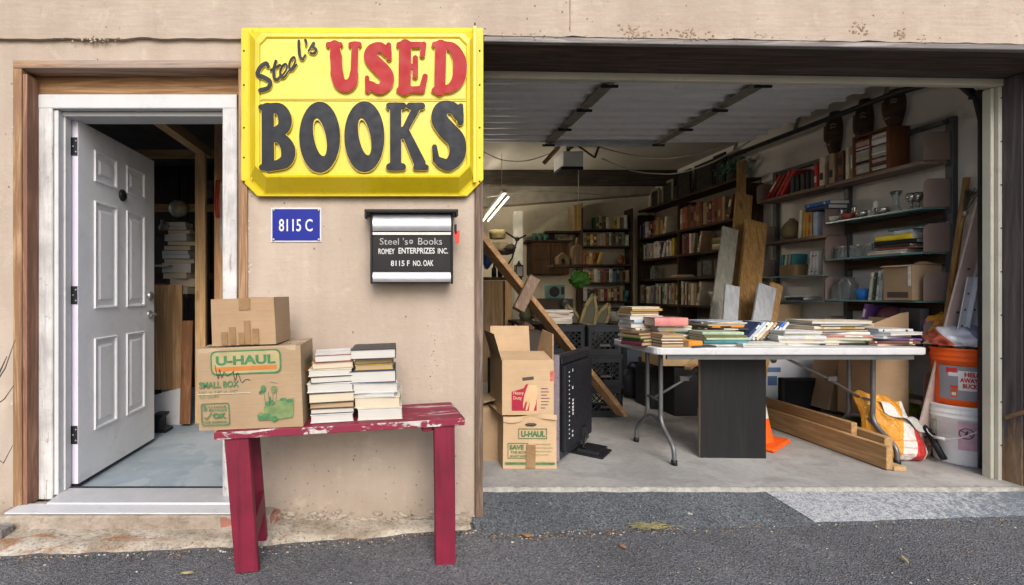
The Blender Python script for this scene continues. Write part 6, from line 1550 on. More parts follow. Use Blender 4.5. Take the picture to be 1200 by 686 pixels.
    MB().lathe([(.095,0),(.10,.05),(.10,.105),(.0,.11)], (0,0,0), 24).build('shade', plain('wicker', (.42,.33,.17), .8, var=.35, scale=40), t, 0, False)
    # shelf with clutter far left
    y = 3.4
    T = thing('side_shelf', 'dim wooden shelf unit at the far left of the garage', 'shelving', (X(583,y), y, .1))
    m = MB(); m.box((X(566,y),y,Z(328,y)),(X(612,y),y+.3,Z(325,y))); m.build('shelf', W_case, T); m = MB(); m.box((X(560,y)-.0,y,Z(297,y)),(X(602,y),y+.3,Z(294,y))); m.build('shelf', W_case, T)
    m = MB(); m.box((X(566,y),y+.01,.1),(X(590,y),y+.3,Z(329,y))); m.build('cupboard', wood('cupboard_pale', (.36,.25,.15), (.27,.17,.09), 2), T); m = MB(); m.box((X(592,y),y+.01,.1),(X(600,y),y+.3,Z(329,y))); m.build('post', W_stud, T)
    cl = plain('clutter_cream', (.46,.38,.24), .7, var=.4, scale=12)
    T = thing('stacked_linen', 'pale cream box on the upper side shelf under the woven shade', 'box', (X(586,y), y+.12, Z(294,y)+.003)); m = MB(); m.box((-.10,-.1,0),(.12,.1,.11)); m.build('body', cl, T, .012, False)
    p = P(598,291,y); tag(MB().blob((p.x,p.y+.05,Z(294,y)+.035), (.08,.06,.05), 4, .5).build('dark_cloth', M_dark), 'dark crumpled cloth on the upper side shelf', 'cloth')
    p = P(571,305,y); tag(MB().blob((p.x,p.y,p.z), (.06,.08,.10), 6, .3).build('blue_bag', plain('bag_blue', (.03,.06,.18), .5)), 'dull blue bag hanging beside the side shelf', 'bag')
    for i, (px, h) in enumerate(((579,.17),(586,.14))):
        lathe_thing('dark_bottle', ['tall dark bottle left on the lower side shelf','short dark bottle right on the lower side shelf'][i], 'bottle', [(0,0),(.03,0),(.03,h*.6),(.012,h*.75),(.012,h),(0,h)], X(px,y+.05), y+.05, Z(325,y)+.002, M_black)
    T = thing('lantern', 'black lantern with pale panes on the lower side shelf', 'lantern', (X(608,y+.05), y+.05, Z(325,y)+.002))
    m = MB(); m.box((-.045,-.045,0),(.045,.045,.012)); m.box((-.045,-.045,.13),(.045,.045,.145)); m.lathe([(.04,.145),(.012,.18),(.012,.2),(0,.2)], (0,0,0), 8)
    for a in (-.04, .04):
        for b in (-.04, .04): m.box((a-.005,b-.005,.012),(a+.005,b+.005,.13))
    m.build('cage', M_black, T, 0, False); m = MB(); m.box((-.034,-.034,.013),(.034,.034,.128)); m.build('pane', plain('lantern_pane', (.38,.37,.33), .4), T, 0, False)
    # far left low boxes against the pier
    T = thing('worn_carton', 'worn brown carton squeezed between the pier and the printed cartons', 'carton', (.62,.80,.1), R(6)); m = MB(); wavy_box(m, (-.09,-.17,0),(.09,.17,.34), 6, .01, 7); m.build('body', CB3, T, 0, False); m = MB(); m.sheet(lambda a, b: (-.09+.2*a+.03*b, -.15+.3*b, .36+.05*a-.02*b), 4, 4); m.build('flap', CB2, T, 0, False)
    T = thing('green_case', 'dark case with a pale green side standing behind the cartons near the pier', 'case', (.80,1.02,.1), R(4)); m = MB(); m.box((-.12,-.1,0),(.02,.1,.60)); m.build('body', M_dark, T, .006, False); m = MB(); m.box((.0205,-.1,.2),(.045,.1,.585)); m.build('side_panel', plain('case_green', (.20,.30,.27), .5), T, .004, False)
    T = thing('dark_carton', 'tall dark box behind the open carton', 'carton', (.98,1.35,.1)); m = MB(); m.box((-.15,-.12,0),(.15,.12,.78)); m.build('body', plain('box_dark', (.05,.04,.035), .7), T, .004, False)
    p = P(615,392,1.5); tag(MB().bar(P(606,402,1.5), P(620,380,1.5), .09, .07, (0,-1,0)).build('red_brown_box', plain('box_redbrown', (.11,.05,.035), .6)), 'tilted red brown box above the open carton', 'box')
    # crowded dark table behind crates
    T = thing('dark_table', 'dark table carrying clutter in the dim rear of the garage', 'table', (2.0,3.2,.1)); m = MB(); m.box((1.35,2.95,.82),(2.75,3.5,.85)); m.build('top', W_case, T)
    for a, b in ((1.4,3.0),(2.7,3.0),(1.4,3.45),(2.7,3.45)): MB().box((a-.03,b-.03,.1),(a+.03,b+.03,.819)).build('leg', W_case, T)
    r = random.Random(12)
    cols = [('dull olive',(.10,.10,.05)),('dusty brown',(.14,.09,.055)),('dark slate',(.06,.07,.075)),('faded rust',(.17,.075,.04)),('pale ash',(.24,.23,.20))]
    shapes = [[(0,0),(.05,0),(.07,.06),(.05,.14),(.02,.18),(.02,.22),(0,.22)],[(0,0),(.06,0),(.06,.1),(.045,.11),(0,.11)],[(0,0),(.03,0),(.035,.12),(.06,.2),(.02,.26),(0,.26)]]
    for i in range(5):
        n, c = cols[i]
        lathe_thing('old_vase', n+' old vase standing %s from left on the dark rear table' % ORD[i], 'vase', shapes[i % 3], 1.5+i*.25, 3.1+r.uniform(0,.2), .851, plain('clutter_%d' % i, c, .5), 16)
    # wooden dollhouse-like ornament on a shelf near bookcase
    y = 3.9
    MB().box((X(648,y),y,Z(313,y)),(X(690,y),y+.3,Z(310,y))).build('bracket_shelf', W_case).update_tag(); tag(bpy.data.objects['bracket_shelf'], 'small dark shelf with wooden ornaments left of the rear bookcase', 'shelf')
    wz = Z(310,y)+.002; Wo = wood('ornament_wood', (.24,.17,.10), (.14,.09,.05), 2)
    T = thing('wooden_house', 'small wooden house ornament with an arched door on the bracket shelf', 'ornament', (X(662,y), y+.12, wz)); m = MB(); m.prism([(-.07,0),(-.03,0),(-.03,.05),(-.015,.075),(.015,.075),(.03,.05),(.03,0),(.07,0),(.07,.1),(0,.16),(-.07,.1)], -.06, .06); m.build('house', Wo, T, 0, False)
    T = thing('wooden_birdhouse', 'tall arched wooden ornament right of the little house on the bracket shelf', 'ornament', (X(679,y), y+.1, wz)); m = MB(); pts = [(-.07,0),(.07,0),(.07,.16)]+[(.07*math.cos(R(a)), .16+.11*math.sin(R(a))) for a in range(15,180,15)]+[(-.07,.16)]; m.prism(pts, -.05, .05); m.build('body', Wo, T, 0, False); m = MB(); m.tube([(0,0,.27),(.01,0,.36)], .02, 8); m.build('chimney', Wo, T, 0, False)
gold_things()
# ------------------------------------------------------------------ under the table
def under():
    T = thing('black_tote', 'black bag with a white tag on the floor behind the left table legs', 'bag', (X(742,2.5), 2.5, .1)); m = MB(); m.blob((0,0,.14), (.15,.10,.16), 8, .18, 1.5, 20, 14, flat=-.14); m.build('bag', plain('bag_black', (.02,.022,.03), .5, var=.3), T, 0, False)
    m = MB(); m.box((-.0,-.108,.16),(.08,-.104,.22)); m.build('tag', plain('tag_white', (.5,.5,.5), .6), T, 0, False); m = MB(); m.tube([(-.06,0,.28),(-.03,0,.36),(.04,0,.36),(.07,0,.28)], .012, 6); m.build('handle', M_black, T, 0, False)
    MB().box((X(728,2.8),2.75,.1),(X(762,2.8),2.85,.135)).build('timber_offcut', W_stud).update_tag(); tag(bpy.data.objects['timber_offcut'], 'tan timber offcut behind the black bag', 'timber')
    tag(MB().box((X(735,2.7),2.7,.1),(X(760,2.7),3.0,.62)).build('blue_carton', plain('slate_box', (.07,.085,.11), .6), bevel=.004), 'slate blue box behind the black bag', 'box')
    for i, (a, b, y, zt, c, l) in enumerate(((763,788,2.0,.46,(.025,.025,.028),'black box low behind the left table legs'),(790,818,1.75,.52,(.02,.02,.022),'black box left of the black board'),(772,826,1.72,.76,(.42,.29,.16),'brown carton above the black boxes under the table'))):
        T = thing('storage_box', l, 'box', (X((a+b)/2,y), y+.15, .1 if i < 2 else .54)); w = X(b,y)-X(a,y); z1 = zt-T.location.z
        m = MB(); m.box((-w/2,-.15,0),(w/2,.15,z1)); m.build('body', plain('store_box_%d' % i, c, .6), T, .004, False); m = MB(); m.box((-w/2-.004,-.154,z1),(w/2+.004,.154,z1+.02)); m.build('lid', plain('store_lid_%d' % i, sc(c,1.2), .6), T, .002, False)
    tag(MB().box((X(790,2.12)-.2,2.05,.1),(X(822,2.12),2.4,.535)).build('brown_crate', W_case), 'dark wooden crate below the brown carton under the table', 'crate')
    tag(MB().bar(P(806,432,1.4), P(830,412,1.7), .05, .02).build('slat', W_stud), 'thin wooden slat under the table left of the black board', 'slat')
    # white archive boxes
    T = thing('archive_box', 'white archive box with blue print under the middle of the table', 'box', (X(930,1.6), 1.75, .1))
    w = X(962,1.6)-X(898,1.6); h = .66
    m = MB(); m.box((-w/2,-.15,0),(w/2,.15,h)); m.build('body', plain('box_white', (.55,.58,.62), .6, var=.08), T, .004, False)
    m = MB(); m.box((-w/2-.006,-.156,h*.86),(w/2+.006,.156,h+.01)); m.build('lid', plain('box_white', (.55,.58,.62), .6), T, .003, False)
    m = MB(); m.box((-w/2+.01,-.1515,h*.62),(-w/2+.12,-.1505,h*.68)); m.box((-w/2+.01,-.1515,h*.45),(-w/2+.09,-.1505,h*.57)); m.lathe([(0,0),(.03,0),(.03,.002),(0,.002)], (0,0,0), 12, 1, Matrix.Translation((-w/2+.06,-.151,h*.78)) @ Matrix.Rotation(R(90),4,'X')); m.build('print', [plain('print_blue', (.09,.16,.30), .6), M_dark], T, 0, False)
    T = thing('computer_monitor', 'black computer monitor in front of the white archive box', 'monitor', (X(941,1.35), 1.38, .1))
    w = X(966,1.35)-X(920,1.35); m = MB(); m.box((-w/2,-.02,.06),(w/2,.03,.40)); m.build('frame', M_black, T, .006, False); m = MB(); m.box((-w/2+.02,-.0215,.085),(w/2-.02,-.0205,.38)); m.build('screen', plain('screen_dark', (.012,.013,.015), .12, var=.1), T, 0, False); m = MB(); m.box((-.08,-.08,0),(.08,.08,.012)); m.box((-.03,-.01,.012),(.03,.02,.06)); m.build('stand', M_black, T, .002, False)
    # printed carton tipped
    T = thing('tipped_carton', 'large brown carton with red print standing tilted behind the right table legs', 'carton', (X(995,1.25), 1.30, .24), 0)
    M = Matrix.Rotation(R(12),4,'Y'); w = .42
    m = MB(); m.box((-w/2,-.1,0),(w/2,.12,.50), 0, M); m.build('body', CB, T, .003, False); m = MB(); m.box((.02,-.1012,.02),(.13,-.1005,.13), 0, M); m.box((-.02,-.1012,.36),(.16,-.1005,.44), 0, M); m.build('print', plain('red_print', (.33,.06,.045), .7), T, 0, False)
    m = MB(); m.box((w/2+.01,-.13,-.03),(w/2+.16,-.126,.50), 0, M @ Matrix.Rotation(R(5),4,'Y')); m.build('flap', CB2, T, 0, False)
    tag(MB().box((X(962,1.3),1.28,.1),(X(1000,1.3),1.5,.24)).build('low_white_box', plain('box_white', (.55,.58,.62), .6), bevel=.004), 'low white box under the tilted brown carton', 'box')
    # plastic bags
    p = P(1055,471,1.05); tag(MB().blob((p.x,p.y,p.z-.05), (.115,.09,.15), 21, .45, 2.2, 26, 18).build('yellow_bag', plain('bag_lime', (.42,.44,.05), .25, var=.2, bump=.5, bscale=20)), 'crumpled yellow green plastic bag behind the orange feed bag', 'bag')
    tag(MB().box((p.x-.28,p.y-.05,.1),(p.x+.2,p.y+.25,.24)).build('rear_box', CB3), 'low brown box carrying the yellow green plastic bag', 'box')
    p2 = P(985,462,1.1); tag(MB().blob((p2.x+.02,p2.y-.04,.19), (.14,.06,.07), 22, .4, 2.2).build('green_cloth', plain('cloth_green', (.19,.21,.06), .6)), 'dull green cloth lying on the lumber under the table', 'cloth')
    p3 = P(972,488,1.0); tag(MB().blob((p3.x+.15,p3.y+.1,.16), (.14,.08,.07), 25, .4, 2.2).build('grey_bag', plain('bag_grey', (.36,.38,.42), .5)), 'pale grey plastic bag behind the lumber ends', 'bag')
    t = NT('feed_bag_print'); s_ = t.sep(); v = t.math('ADD', t.math('ADD', s_[0], t.math('MULTIPLY', s_[2], -.30)), t.math('MULTIPLY', t.noise(3, 3), .05))
    c = t.ramp(t.math('ADD', t.math('MULTIPLY', v, 2.2), .52), [(.0,(.55,.24,.02)),(.44,(.60,.29,.03)),(.50,(.60,.58,.55)),(.66,(.60,.58,.55)),(.67,(.45,.025,.025)),(.80,(.45,.025,.025)),(.81,(.60,.58,.55)),(.86,(.45,.025,.025))], 'CONSTANT')
    dots = t.ramp(t.voro(24), [(.16, .8), (.24, 0)])
    c = t.mix(t.math('MULTIPLY', dots, t.ramp(s_[2], [(.2, 0), (.24, 1)])), c, (.72,.52,.16))
    ln = t.ramp(t.math('FRACT', t.math('MULTIPLY', s_[2], 26)), [(.40, 0), (.42, .55), (.60, .55), (.62, 0)])
    c = t.mix(t.math('MULTIPLY', ln, t.ramp(s_[2], [(.14, 1), (.16, 0)])), c, (.45,.07,.03))
    t.bump(t.noise(17, 6, .65, dist=1.2), .7, .02); mfb = t.fin(c, .32, 0, .4)
    T = thing('feed_bag', 'orange white and red printed plastic feed bag slumped upright by the right table leg', 'bag', (X(1054,.64), .66, .1), R(-16))
    m = MB(); Wd, Hh = .33, .41
    def bag(sgn):
        def fn(u, v):
            k = (math.sin(math.pi*max(.0, min(1, u))))**.55
            prof = (.11*(1-v)**.6*(min(1, v*7))**.5+.012)
            wr = .020*mnoise.noise(Vector((u*5, v*6, sgn)))+.012*mnoise.noise(Vector((u*13, v*15, 3)))
            wd = Wd*(1-.22*v+.05*math.sin(v*7))*(.86+.14*min(1, v*6))
            x = (u-.5)*wd-.05*v*v; y = sgn*(prof+wr*.9)*k+.10*v
            z = Hh*v*(1-.18*abs(u-.3))+.03*mnoise.noise(Vector((u*4, v*3, 9)))*v
            return (x, y, max(z, .001))
        m.sheet(fn if sgn < 0 else (lambda u, v: fn(1-u, v)), 40, 36)
    bag(-1); bag(1)
    m.build('bag', mfb, T, 0, False)
    m = MB(); m.sheet(lambda a, b: (-.06+.24*a, .06-.06*b-.03*math.sin(a*5), .36-.05*b-.14*a+.018*math.sin(a*9+b*4)), 14, 8); m.build('torn_mouth', plain('bag_white', (.58,.57,.55), .4), T, 0, False)
    tag(MB().tube([P(1072,486,.75), P(1090,510,.66), P(1106,538,.56)], .018, 10).build('black_pipe', M_black), 'black pipe lying across the feed bag to the floor before the buckets', 'pipe')
    # roll of paper
    T = thing('paper_roll', 'white hollow roll on the low shelf under the table right end', 'roll', tuple(P(1063,451,1.3)), R(-25)); m = MB(); m.lathe([(.025,0),(.055,0),(.06,.01),(.06,.16),(.025,.16),(.025,0)], (0,0,0), 20, 0, Matrix.Rotation(R(90),4,'X') @ Matrix.Translation((0,0,-.08))); m.build('roll', plain('roll_white', (.50,.49,.46), .7), T, 0, False)
    tag(MB().box((X(1040,1.3),1.28,.1),(X(1092,1.3),1.6,Z(459,1.3))).build('low_stand', W_sh), 'low grey wooden stand under the white roll', 'stand')
under()
# ------------------------------------------------------------------ buckets and leaning metal at the right
def buckets():
    def pail(T, mat, h=.37, rb=.128, rt=.146):
        m = MB(); m.lathe([(0,0),(rb-.006,0),(rb,.008),(rb+(rt-rb)*.78,h*.78),(rt+.003,h*.785),(rt+.004,h*.80),(rt,h*.805),(rt,h*.86),(rt+.005,h*.865),(rt+.006,h*.885),(rt,h*.89),(rt+.001,h*.955),(rt+.006,h*.96),(rt+.006,h),(rt-.004,h),(rt-.006,h*.5),(0,h*.48)], (0,0,0), 40); m.build('pail', mat, T, 0, False)
        return h
    cx, cy = 3.606, .607
    T = thing('white_bucket', 'white plastic bucket with wire handle on the floor under the orange bucket', 'bucket', (cx+.0, cy, .101), R(-48)); T.scale = (.95,.95,1.0)
    pail(T, plain('pail_white', (.80,.81,.82), .35, var=.06, scale=6, dirt=.25))
    m = MB(); m.tube([Vector(q) for q in catmull([(-.155,.0,.30),(-.16,-.06,.20),(-.12,-.13,.155),(-.03,-.165,.17),(.07,-.155,.235),(.13,-.09,.30)], 6)], .0035, 6); m.tube([Vector((-.12,-.13,.155)),Vector((-.075,-.155,.157))], .010, 8); m.build('handle', plain('handle_white', (.60,.60,.60), .4), T, 0, False)
    def wrap(T, a0, a1, z0, z1, mat, name, r0, h=.37, rb=.128, rt=.146, off=.0026):
        m = MB(); slope = (rt-rb)/h
        def fn(u, v): a = R(a0+(a1-a0)*u); z = z0+(z1-z0)*v; rr = rb+slope*z+off+.0006; return (rr*math.cos(a), rr*math.sin(a), z)
        m.sheet(fn, 16, 2); m.build(name, mat, T, 0, False)
    def wtext(mb, T, body, a0, a1, z0, z1, off=.03, o2=.0052, h=.37, rb=.128, rt=.146, mi=0):
        v, f = text_geo(body, off, 0); xs = [p[0] for p in v]; zs = [p[1] for p in v]; k = []
        for p in v:
            u = (p[0]-min(xs))/(max(xs)-min(xs)); w = (p[1]-min(zs))/(max(zs)-min(zs)); a = R(a0+(a1-a0)*u); z = z0+(z1-z0)*w; rr = rb+(rt-rb)/h*z+o2; k.append((rr*math.cos(a), rr*math.sin(a), z))
        mb.add(k, f, mi)
    wrap(T, -97, -55, .10, .275, plain('label_pink', (.55,.36,.43), .5, var=.15, scale=20), 'warning_label', 0)
    m = MB(); 
    ring = [( -82+13*math.cos(R(q)), .205+.032*math.sin(R(q))) for q in range(0,361,20)]
    def onp(a, z, o=.004): rr = .128+.018/.37*z+o; return Vector((rr*math.cos(R(a)), rr*math.sin(R(a)), z))
    m.tube([onp(a, z) for a, z in ring], .0028, 5); m.tube([onp(-92,.222), onp(-72,.188)], .0028, 5); m.tube([onp(-84,.19,.003), onp(-82,.21,.003), onp(-80,.222,.003)], .006, 5)
    for i in range(4): m.tube([onp(-95,.165-i*.014,.0022), onp(-66,.165-i*.014,.0022)], .0016, 4)
    m.build('label_print', plain('ink_dark', (.08,.05,.07), .6), T, 0, False)
    wrap(T, -160, -142, .16, .26, plain('label_flora', (.42,.44,.36), .5, var=.5, scale=25), 'side_label', 0); wrap(T, -152, -140, .05, .075, plain('label_grey', (.2,.22,.22), .6, var=.4, scale=60), 'barcode_label', 0)
    T2 = thing('orange_bucket', 'orange plastic bucket with grey printed panel stacked on the white bucket', 'bucket', (cx+.004, cy, .101+.352), R(-52)); T2.scale = (.95,.95,1.02)
    pail(T2, plain('pail_orange', (.88,.13,.02), .38, var=.08, scale=6))
    gp = plain('panel_grey', (.27,.27,.30), .5, var=.1); wrap(T2, -133, -40, .055, .262, gp, 'printed_panel', 0)
    m = MB()
    def patch(a0, a1, z0, z1, mi, o=.004, tri=None):
        def fn(u, v):
            a = a0+(a1-a0)*u; z = z0+(z1-z0)*v; rr = .128+.018/.37*z+o; return (rr*math.cos(R(a)), rr*math.sin(R(a)), z+.004*mnoise.noise(Vector((u*5,v*5,mi))))
        m.sheet(fn, 8, 3, mi)
    patch(-116,-96,.215,.25,0); patch(-112,-93,.20,.222,1,.0048); patch(-94,-45,.115,.235,1,.0042); patch(-108,-96,.07,.135,2); patch(-109,-95,.132,.14,0,.0048); patch(-106,-98,.082,.10,1,.0048)
    m.build('panel_print', [plain('print_red', (.55,.04,.04), .5), plain('print_white', (.66,.65,.64), .5), plain('print_orange', (.62,.12,.04), .5)], T2, 0, False)
    m = MB(); wtext(m, T2, 'HELP', -83,-55,.20,.228, .05); wtext(m, T2, 'AWAY', -91,-58,.165,.193, .05); wtext(m, T2, 'BUCKET', -86,-48,.13,.158, .05); m.build('panel_lettering', bpy.data.materials['print_red'], T2, 0, False)
    t = NT('salt_bag_print'); s_ = t.sep(); v = t.math('ADD', t.math('ADD', t.math('MULTIPLY', s_[0], .67), t.math('MULTIPLY', s_[1], -.74)), t.math('ADD', t.math('MULTIPLY', t.noise(4, 3), .08), t.math('MULTIPLY', s_[2], .9)))
    c = t.ramp(t.math('ADD', t.math('MULTIPLY', v, 2.5), .45), [(.0,(.66,.60,.55)),(.22,(.66,.60,.55)),(.23,(.60,.12,.07)),(.45,(.60,.12,.07)),(.46,(.55,.56,.62)),(.8,(.55,.56,.62)),(.81,(.2,.2,.3))], 'CONSTANT'); t.bump(t.noise(14, 4), .5, .02); ms = t.fin(c, .3, 0, .5)
    T3 = thing('folded_sack', 'red and white plastic sack folded over the top of the orange bucket', 'sack', (cx+.02, cy, .101+.352+.382), 0)
    m = MB(); m.blob((-.01,0,.03), (.165,.15,.10), 41, .38, 2.4, 40, 26, flat=-.02); m.build('sack', ms, T3, 0, False)
    T4 = thing('orange_sack', 'orange red and white sack standing behind the buckets against the track', 'sack', (cx+.05, cy+.17, .86), 0); m = MB(); m.blob((0,0,.06), (.09,.06,.13), 43, .3, 1.6, 22, 16, flat=-.1); m.build('sack', mfb_(), T4, 0, False)
def mfb_(): return bpy.data.materials['feed_bag_print']
buckets()
def right_leaners():
    T = thing('slotted_post', 'long putty coloured slotted steel post leaning in the right front corner', 'post', (3.6,.7,.1))
    a, b = Vector((3.455,.72,.105)), P(1153,238,.54)
    m = MB(); m.bar(a, b, .115, .012, (.15,-1,0)); m.bar(a+Vector((.058,.01,0)), b+Vector((.058,.01,0)), .012, .045, (.15,-1,0)); m.build('channel', plain('post_putty', (.52,.41,.365), .5, var=.12), T, .002)
    h = MB(); d = (b-a)
    for i in range(34):
        c = a+d*(.02+.028*i)+Vector((.064,-.018,0)); h.box((c.x-.003,c.y-.002,c.z-.009),(c.x+.003,c.y+.002,c.z+.009))
        if i % 6 == 2: c = a+d*(.02+.028*i)+Vector((0,-.012,0)); h.box((c.x-.006,c.y-.003,c.z-.006),(c.x+.006,c.y+.003,c.z+.006))
    h.build('slot', M_dark, T)
    t1 = leaning('wooden_pole', 'tan wooden pole leaning left of the putty coloured post', P(1096,470,.74), P(1133,208,.65), .026, .026, W_lumv, 'pole')
    T = thing('paintbrush', 'long handled artist brush with dark bristles leaning behind the wooden pole', 'brush', tuple(P(1118,345,.66)))
    m = MB(); m.tube([P(1114,340,.68), P(1126,265,.63), P(1131,252,.62)], [.010,.010,.008], 8); m.build('handle', wood('brush_handle', (.40,.24,.09), (.28,.16,.05), 2), T); m = MB(); m.lathe([(.010,0),(.014,.02),(.014,.03),(0,.03)], tuple(P(1131,253,.62)), 8); m.build('ferrule', M_steel, T)
    m = MB(); r = random.Random(3)
    for i in range(40): q = P(1131,248,.62); m.tube([q, q+Vector((.004+r.gauss(.01,.008), r.gauss(0,.008), .06+r.uniform(0,.02))), q+Vector((.01+r.gauss(.03,.02), r.gauss(0,.015), .12+r.uniform(0,.03)))], .0016, 4)
    m.build('bristles', plain('bristle_dark', (.09,.075,.045), .8), T)
    for i, (xa, xb) in enumerate(((1117,1142),(1127,1154))):
        T = thing('steel_angle', ['pale grey steel rail leaning left of two behind the buckets','pale grey steel rail leaning right of two behind the buckets'][i], 'rail', tuple(P(xa,430,.66)), 0, 'steel rails behind the buckets')
        a, b = P(xa-3,450,.62), P(xb-4,325,.53); m = MB(); m.bar(a, b, .05, .006, (.1,-1,0)); m.bar(a+Vector((.022,-.01,0)), b+Vector((.022,-.01,0)), .006, .03, (.1,-1,0)); m.build('rail', plain('rail_blue_grey', (.60,.62,.66), .4, .1, var=.12), T)
        h = MB()
        for k in range(6): c = a+(b-a)*(.1+.15*k)+Vector((-.004,-.005,0)); h.box((c.x-.004,c.y-.0015,c.z-.006),(c.x+.004,c.y+.0015,c.z+.006))
        h.build('slot', M_dark, T)
    leaning('wooden_pole', 'brown wooden handle leaning down beside the buckets', P(1090,522,.68), P(1106,440,.74), .032, .032, W_lumd, 'pole')
    leaning('black_strip', 'black strip leaning between the pole and the buckets', P(1095,520,.64), P(1106,455,.68), .02, .012, M_black, 'strip')
right_leaners()
# ------------------------------------------------------------------ fluorescent light
def tube_light():
    a, b = P(592,231,3.1), P(569,259,4.2)
    T = thing('fluorescent_light', 'lit twin tube fluorescent lamp hanging at the left rear of the garage', 'lamp', tuple((a+b)/2))
    d = (b-a).normalized(); s_ = d.cross(Vector((0,0,1))).normalized()
    m = MB(); m.bar(a+Vector((0,0,.07)), b+Vector((0,0,.07)), .05, .04); m.build('housing', plain('lamp_housing', (.55,.53,.48), .5), T, .004)
    e = bpy.data.materials.new('lit_tube'); e.use_nodes = True; q = e.node_tree.nodes['Principled BSDF']; q.inputs['Base Color'].default_value = (.9,.9,.85,1); q.inputs['Emission Color'].default_value = (1,.90,.72,1); q.inputs['Emission Strength'].default_value = TUBE
    for k in (-1, 1):
        m = MB(); m.tube([a+s_*.036*k, b+s_*.036*k], .011, 8); m.build('tube', e, T)
    for t_ in (.15, .85): c = a+(b-a)*t_; MB().tube([c+Vector((0,0,.09)), Vector((c.x,c.y,2.815))], .004, 5).build('chain', M_steel, T)
TUBE = 42.0
tube_light()
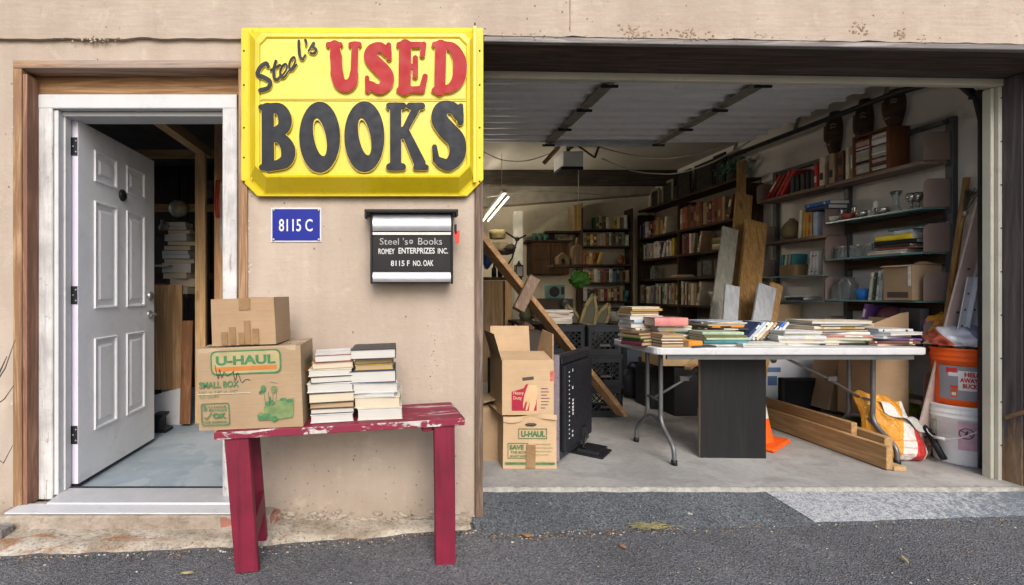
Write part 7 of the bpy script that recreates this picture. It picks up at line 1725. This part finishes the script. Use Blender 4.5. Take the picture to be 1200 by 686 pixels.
# ------------------------------------------------------------------ store room behind the white door
def store():
    y = 1.7
    T = thing('store_shelf', 'dark shelf holding the stacked books and globe in the store room', 'shelf', (X(200,y), y, .1)); m = MB(); m.box((X(150,y),1.62,1.135),(X(224,y),2.1,1.164)); m.build('shelf', W_case, T)
    m = MB(); m.box((X(176,y),1.72,.1),(X(184,y),1.78,1.134)); m.build('post', W_case, T); m = MB(); m.box((X(150,y),2.08,1.3),(X(250,y),2.1,1.36)); m.build('rail', W_case, T)
    z = 1.165
    defs = [('rust red','c',.24,.2,.05),('cream','c',.22,.19,.05),('tan','c',.22,.18,.04),('cream','w',.24,.19,.06),('brown','c',.25,.2,.03),('pale blue','w',.24,.19,.025),('charcoal','w',.24,.18,.03),('tan','c',.23,.18,.03),('brown','c',.24,.19,.03),('cream','w',.20,.17,.045),('tan','c',.20,.17,.025),('oxblood','w',.19,.16,.022),('cream','w',.17,.14,.03)]
    defs = [d[:4]+(d[4]*1.33,) for d in defs]
    stack(defs, X(206,y), y+.12, z, 'the tall pile under the globe', 'books under the globe', R(4), True, .02, 71)
    zt = z+sum(d[4] for d in defs)+.0006*len(defs)
    T = thing('desk_globe', 'old yellowed globe on a small stand on top of the book pile inside the doorway', 'globe', (X(203,y), y+.1, zt+.001))
    t = NT('globe_map'); c = t.mix(t.ramp(t.noise(9, 6, .65, dist=.5), [(.48, 0), (.53, 1)]), (.26,.25,.19), (.38,.31,.17)); mg = t.fin(c, .35)
    m = MB(); m.blob((0,0,.125), (.078,.078,.078), 1, 0, 1, 28, 18); m.build('sphere', mg, T, 0, False)
    m = MB(); m.tube([Vector((.088*math.sin(R(a)), 0, .125+.088*math.cos(R(a)))) for a in range(20,201,15)], .004, 6); m.build('meridian', M_blackm, T, 0, False); m = MB(); m.lathe([(0,0),(.05,0),(.045,.012),(.012,.02),(.01,.04),(0,.04)], (0,0,0), 16); m.build('stand', W_case, T, 0, False)
    for i, (px, h) in enumerate(((187,.10),(193,.06))):
        lathe_thing('small_ornament', ['small pale ornament left of the globe','tiny pale ornament close to the globe'][i], 'ornament', [(0,0),(.025,0),(.03,h*.4),(.012,h*.7),(.018,h),(0,h)], X(px,y), y+.05, zt-.06 if i else zt-.08, plain('ornament_pale', (.24,.22,.18), .5))
    tag(MB().box((X(176,y),1.68,zt-.11),(X(192,y)+.02,1.85,zt-.085)).build('small_shelf', W_case), 'small dark shelf beside the globe', 'shelf')
    tag(MB().box((X(180,y-.1),1.62,1.40),(X(196,y-.1),1.9,1.415)).build('paper_sheaf', plain('paper_white', (.45,.44,.40), .7)), 'white papers lying beside the book pile inside the doorway', 'paper')
    tag(MB().box((X(180,y-.02),1.625,1.165),(X(196,y-.02),1.70,1.26)).build('reddish_box', plain('box_rust', (.17,.06,.03), .6), bevel=.003), 'rust coloured box at the foot of the book pile', 'box')
    # hanging cords on the brown post
    T = thing('hanging_rope', 'red cord and pale rope hanging on the brown stud inside the doorway', 'cord', (-1.33,1.13,1.6))
    m = MB()
    for k in range(4): m.tube([Vector(q) for q in catmull([(-1.35+.012*k,1.14,2.02),(-1.36+.015*k,1.135,1.85),(-1.345+.013*k,1.135,1.74),(-1.33+.01*k,1.14,1.9),(-1.335,1.14,2.02)], 5)], .006, 6)
    m.build('red_strand', plain('cord_red', (.32,.05,.03), .6), T); m = MB()
    for k in range(3): m.tube([Vector(q) for q in catmull([(-1.31+.014*k,1.14,2.02),(-1.30+.012*k,1.135,1.8),(-1.31+.01*k,1.135,1.5-.05*k),(-1.318+.01*k,1.135,1.8),(-1.315,1.14,2.02)], 5)], .006, 6)
    m.build('pale_strand', plain('rope_pale', (.40,.37,.33), .8), T)
    T = thing('picture_frame', 'small pale framed card hanging between the two studs inside the doorway', 'frame', tuple(P(243,222,2.4))); m = MB(); m.box((-.07,0,-.1),(.07,.015,.1)); m.build('frame', M_dark, T, 0, False); m = MB(); m.box((-.055,-.003,-.085),(.055,-.0005,.085)); m.build('card', plain('card_pale', (.18,.16,.12), .6, var=.4), T, 0, False)
    leaning('leaning_board', 'reddish brown board leaning against the stud inside the doorway', P(217,497,1.42), P(220,376,1.46), .085, .02, wood('reddish_board', (.27,.13,.06), (.18,.08,.035), 2))
    T = thing('boot_scraper', 'black cast iron doorstop on the blue floor by the white kick board', 'doorstop', (X(188,1.3), 1.3, .1)); m = MB(); m.prism([(-.03,0),(.07,0),(.075,.02),(.02,.035),(.02,.10),(.045,.125),(.045,.14),(-.04,.14),(-.04,.125),(-.02,.1),(-.02,.03)], -.06, .06); m.build('body', M_black, T, .004, False)
store()
# ------------------------------------------------------------------ camera, light
cam = bpy.data.objects.new('camera', bpy.data.cameras.new('camera')); COL.objects.link(cam); scene.camera = cam
cam.location = (0,-D0,H); cam.rotation_euler = (R(90),0,0)
cam.data.sensor_width = 36; cam.data.sensor_fit = 'HORIZONTAL'; cam.data.lens = 36*F/1200; cam.data.shift_x = (600-CX)/1200; cam.data.clip_end = 400; cam.data.clip_start = .05
w = bpy.data.worlds.new('World'); scene.world = w; w.use_nodes = True
nt = w.node_tree; sky = nt.nodes.new('ShaderNodeTexSky'); sky.sky_type = 'NISHITA'; sky.sun_disc = False
EL, AZ = 37, 178      # sun height; compass direction it stands in (180 = straight behind the camera)
sky.sun_elevation = R(EL); sky.sun_rotation = R(AZ); sky.air_density = 1.0; sky.dust_density = 3.0; sky.ozone_density = 0.6
bg = nt.nodes['Background']; bg.inputs['Strength'].default_value = .15
nt.links.new(sky.outputs[0], bg.inputs[0])
su = bpy.data.lights.new('sun', 'SUN'); su.energy = 1.5; su.angle = R(32); su.color = (1,.975,.94)
so = bpy.data.objects.new('sun', su); COL.objects.link(so)
a = R(AZ); d = Vector((math.sin(a)*math.cos(R(EL)), math.cos(a)*math.cos(R(EL)), math.sin(R(EL))))
so.rotation_euler = d.to_track_quat('Z', 'Y').to_euler(); so.location = d*20
vs = scene.view_settings; vs.view_transform = 'Standard'; vs.look = 'None'; vs.exposure = .60; vs.gamma = 1; vs.use_curve_mapping = False
scene.cycles.max_bounces = 10; scene.cycles.diffuse_bounces = 6; scene.cycles.use_denoising = True
scene.cycles.sample_clamp_indirect = 6; scene.cycles.sample_clamp_direct = 2.5
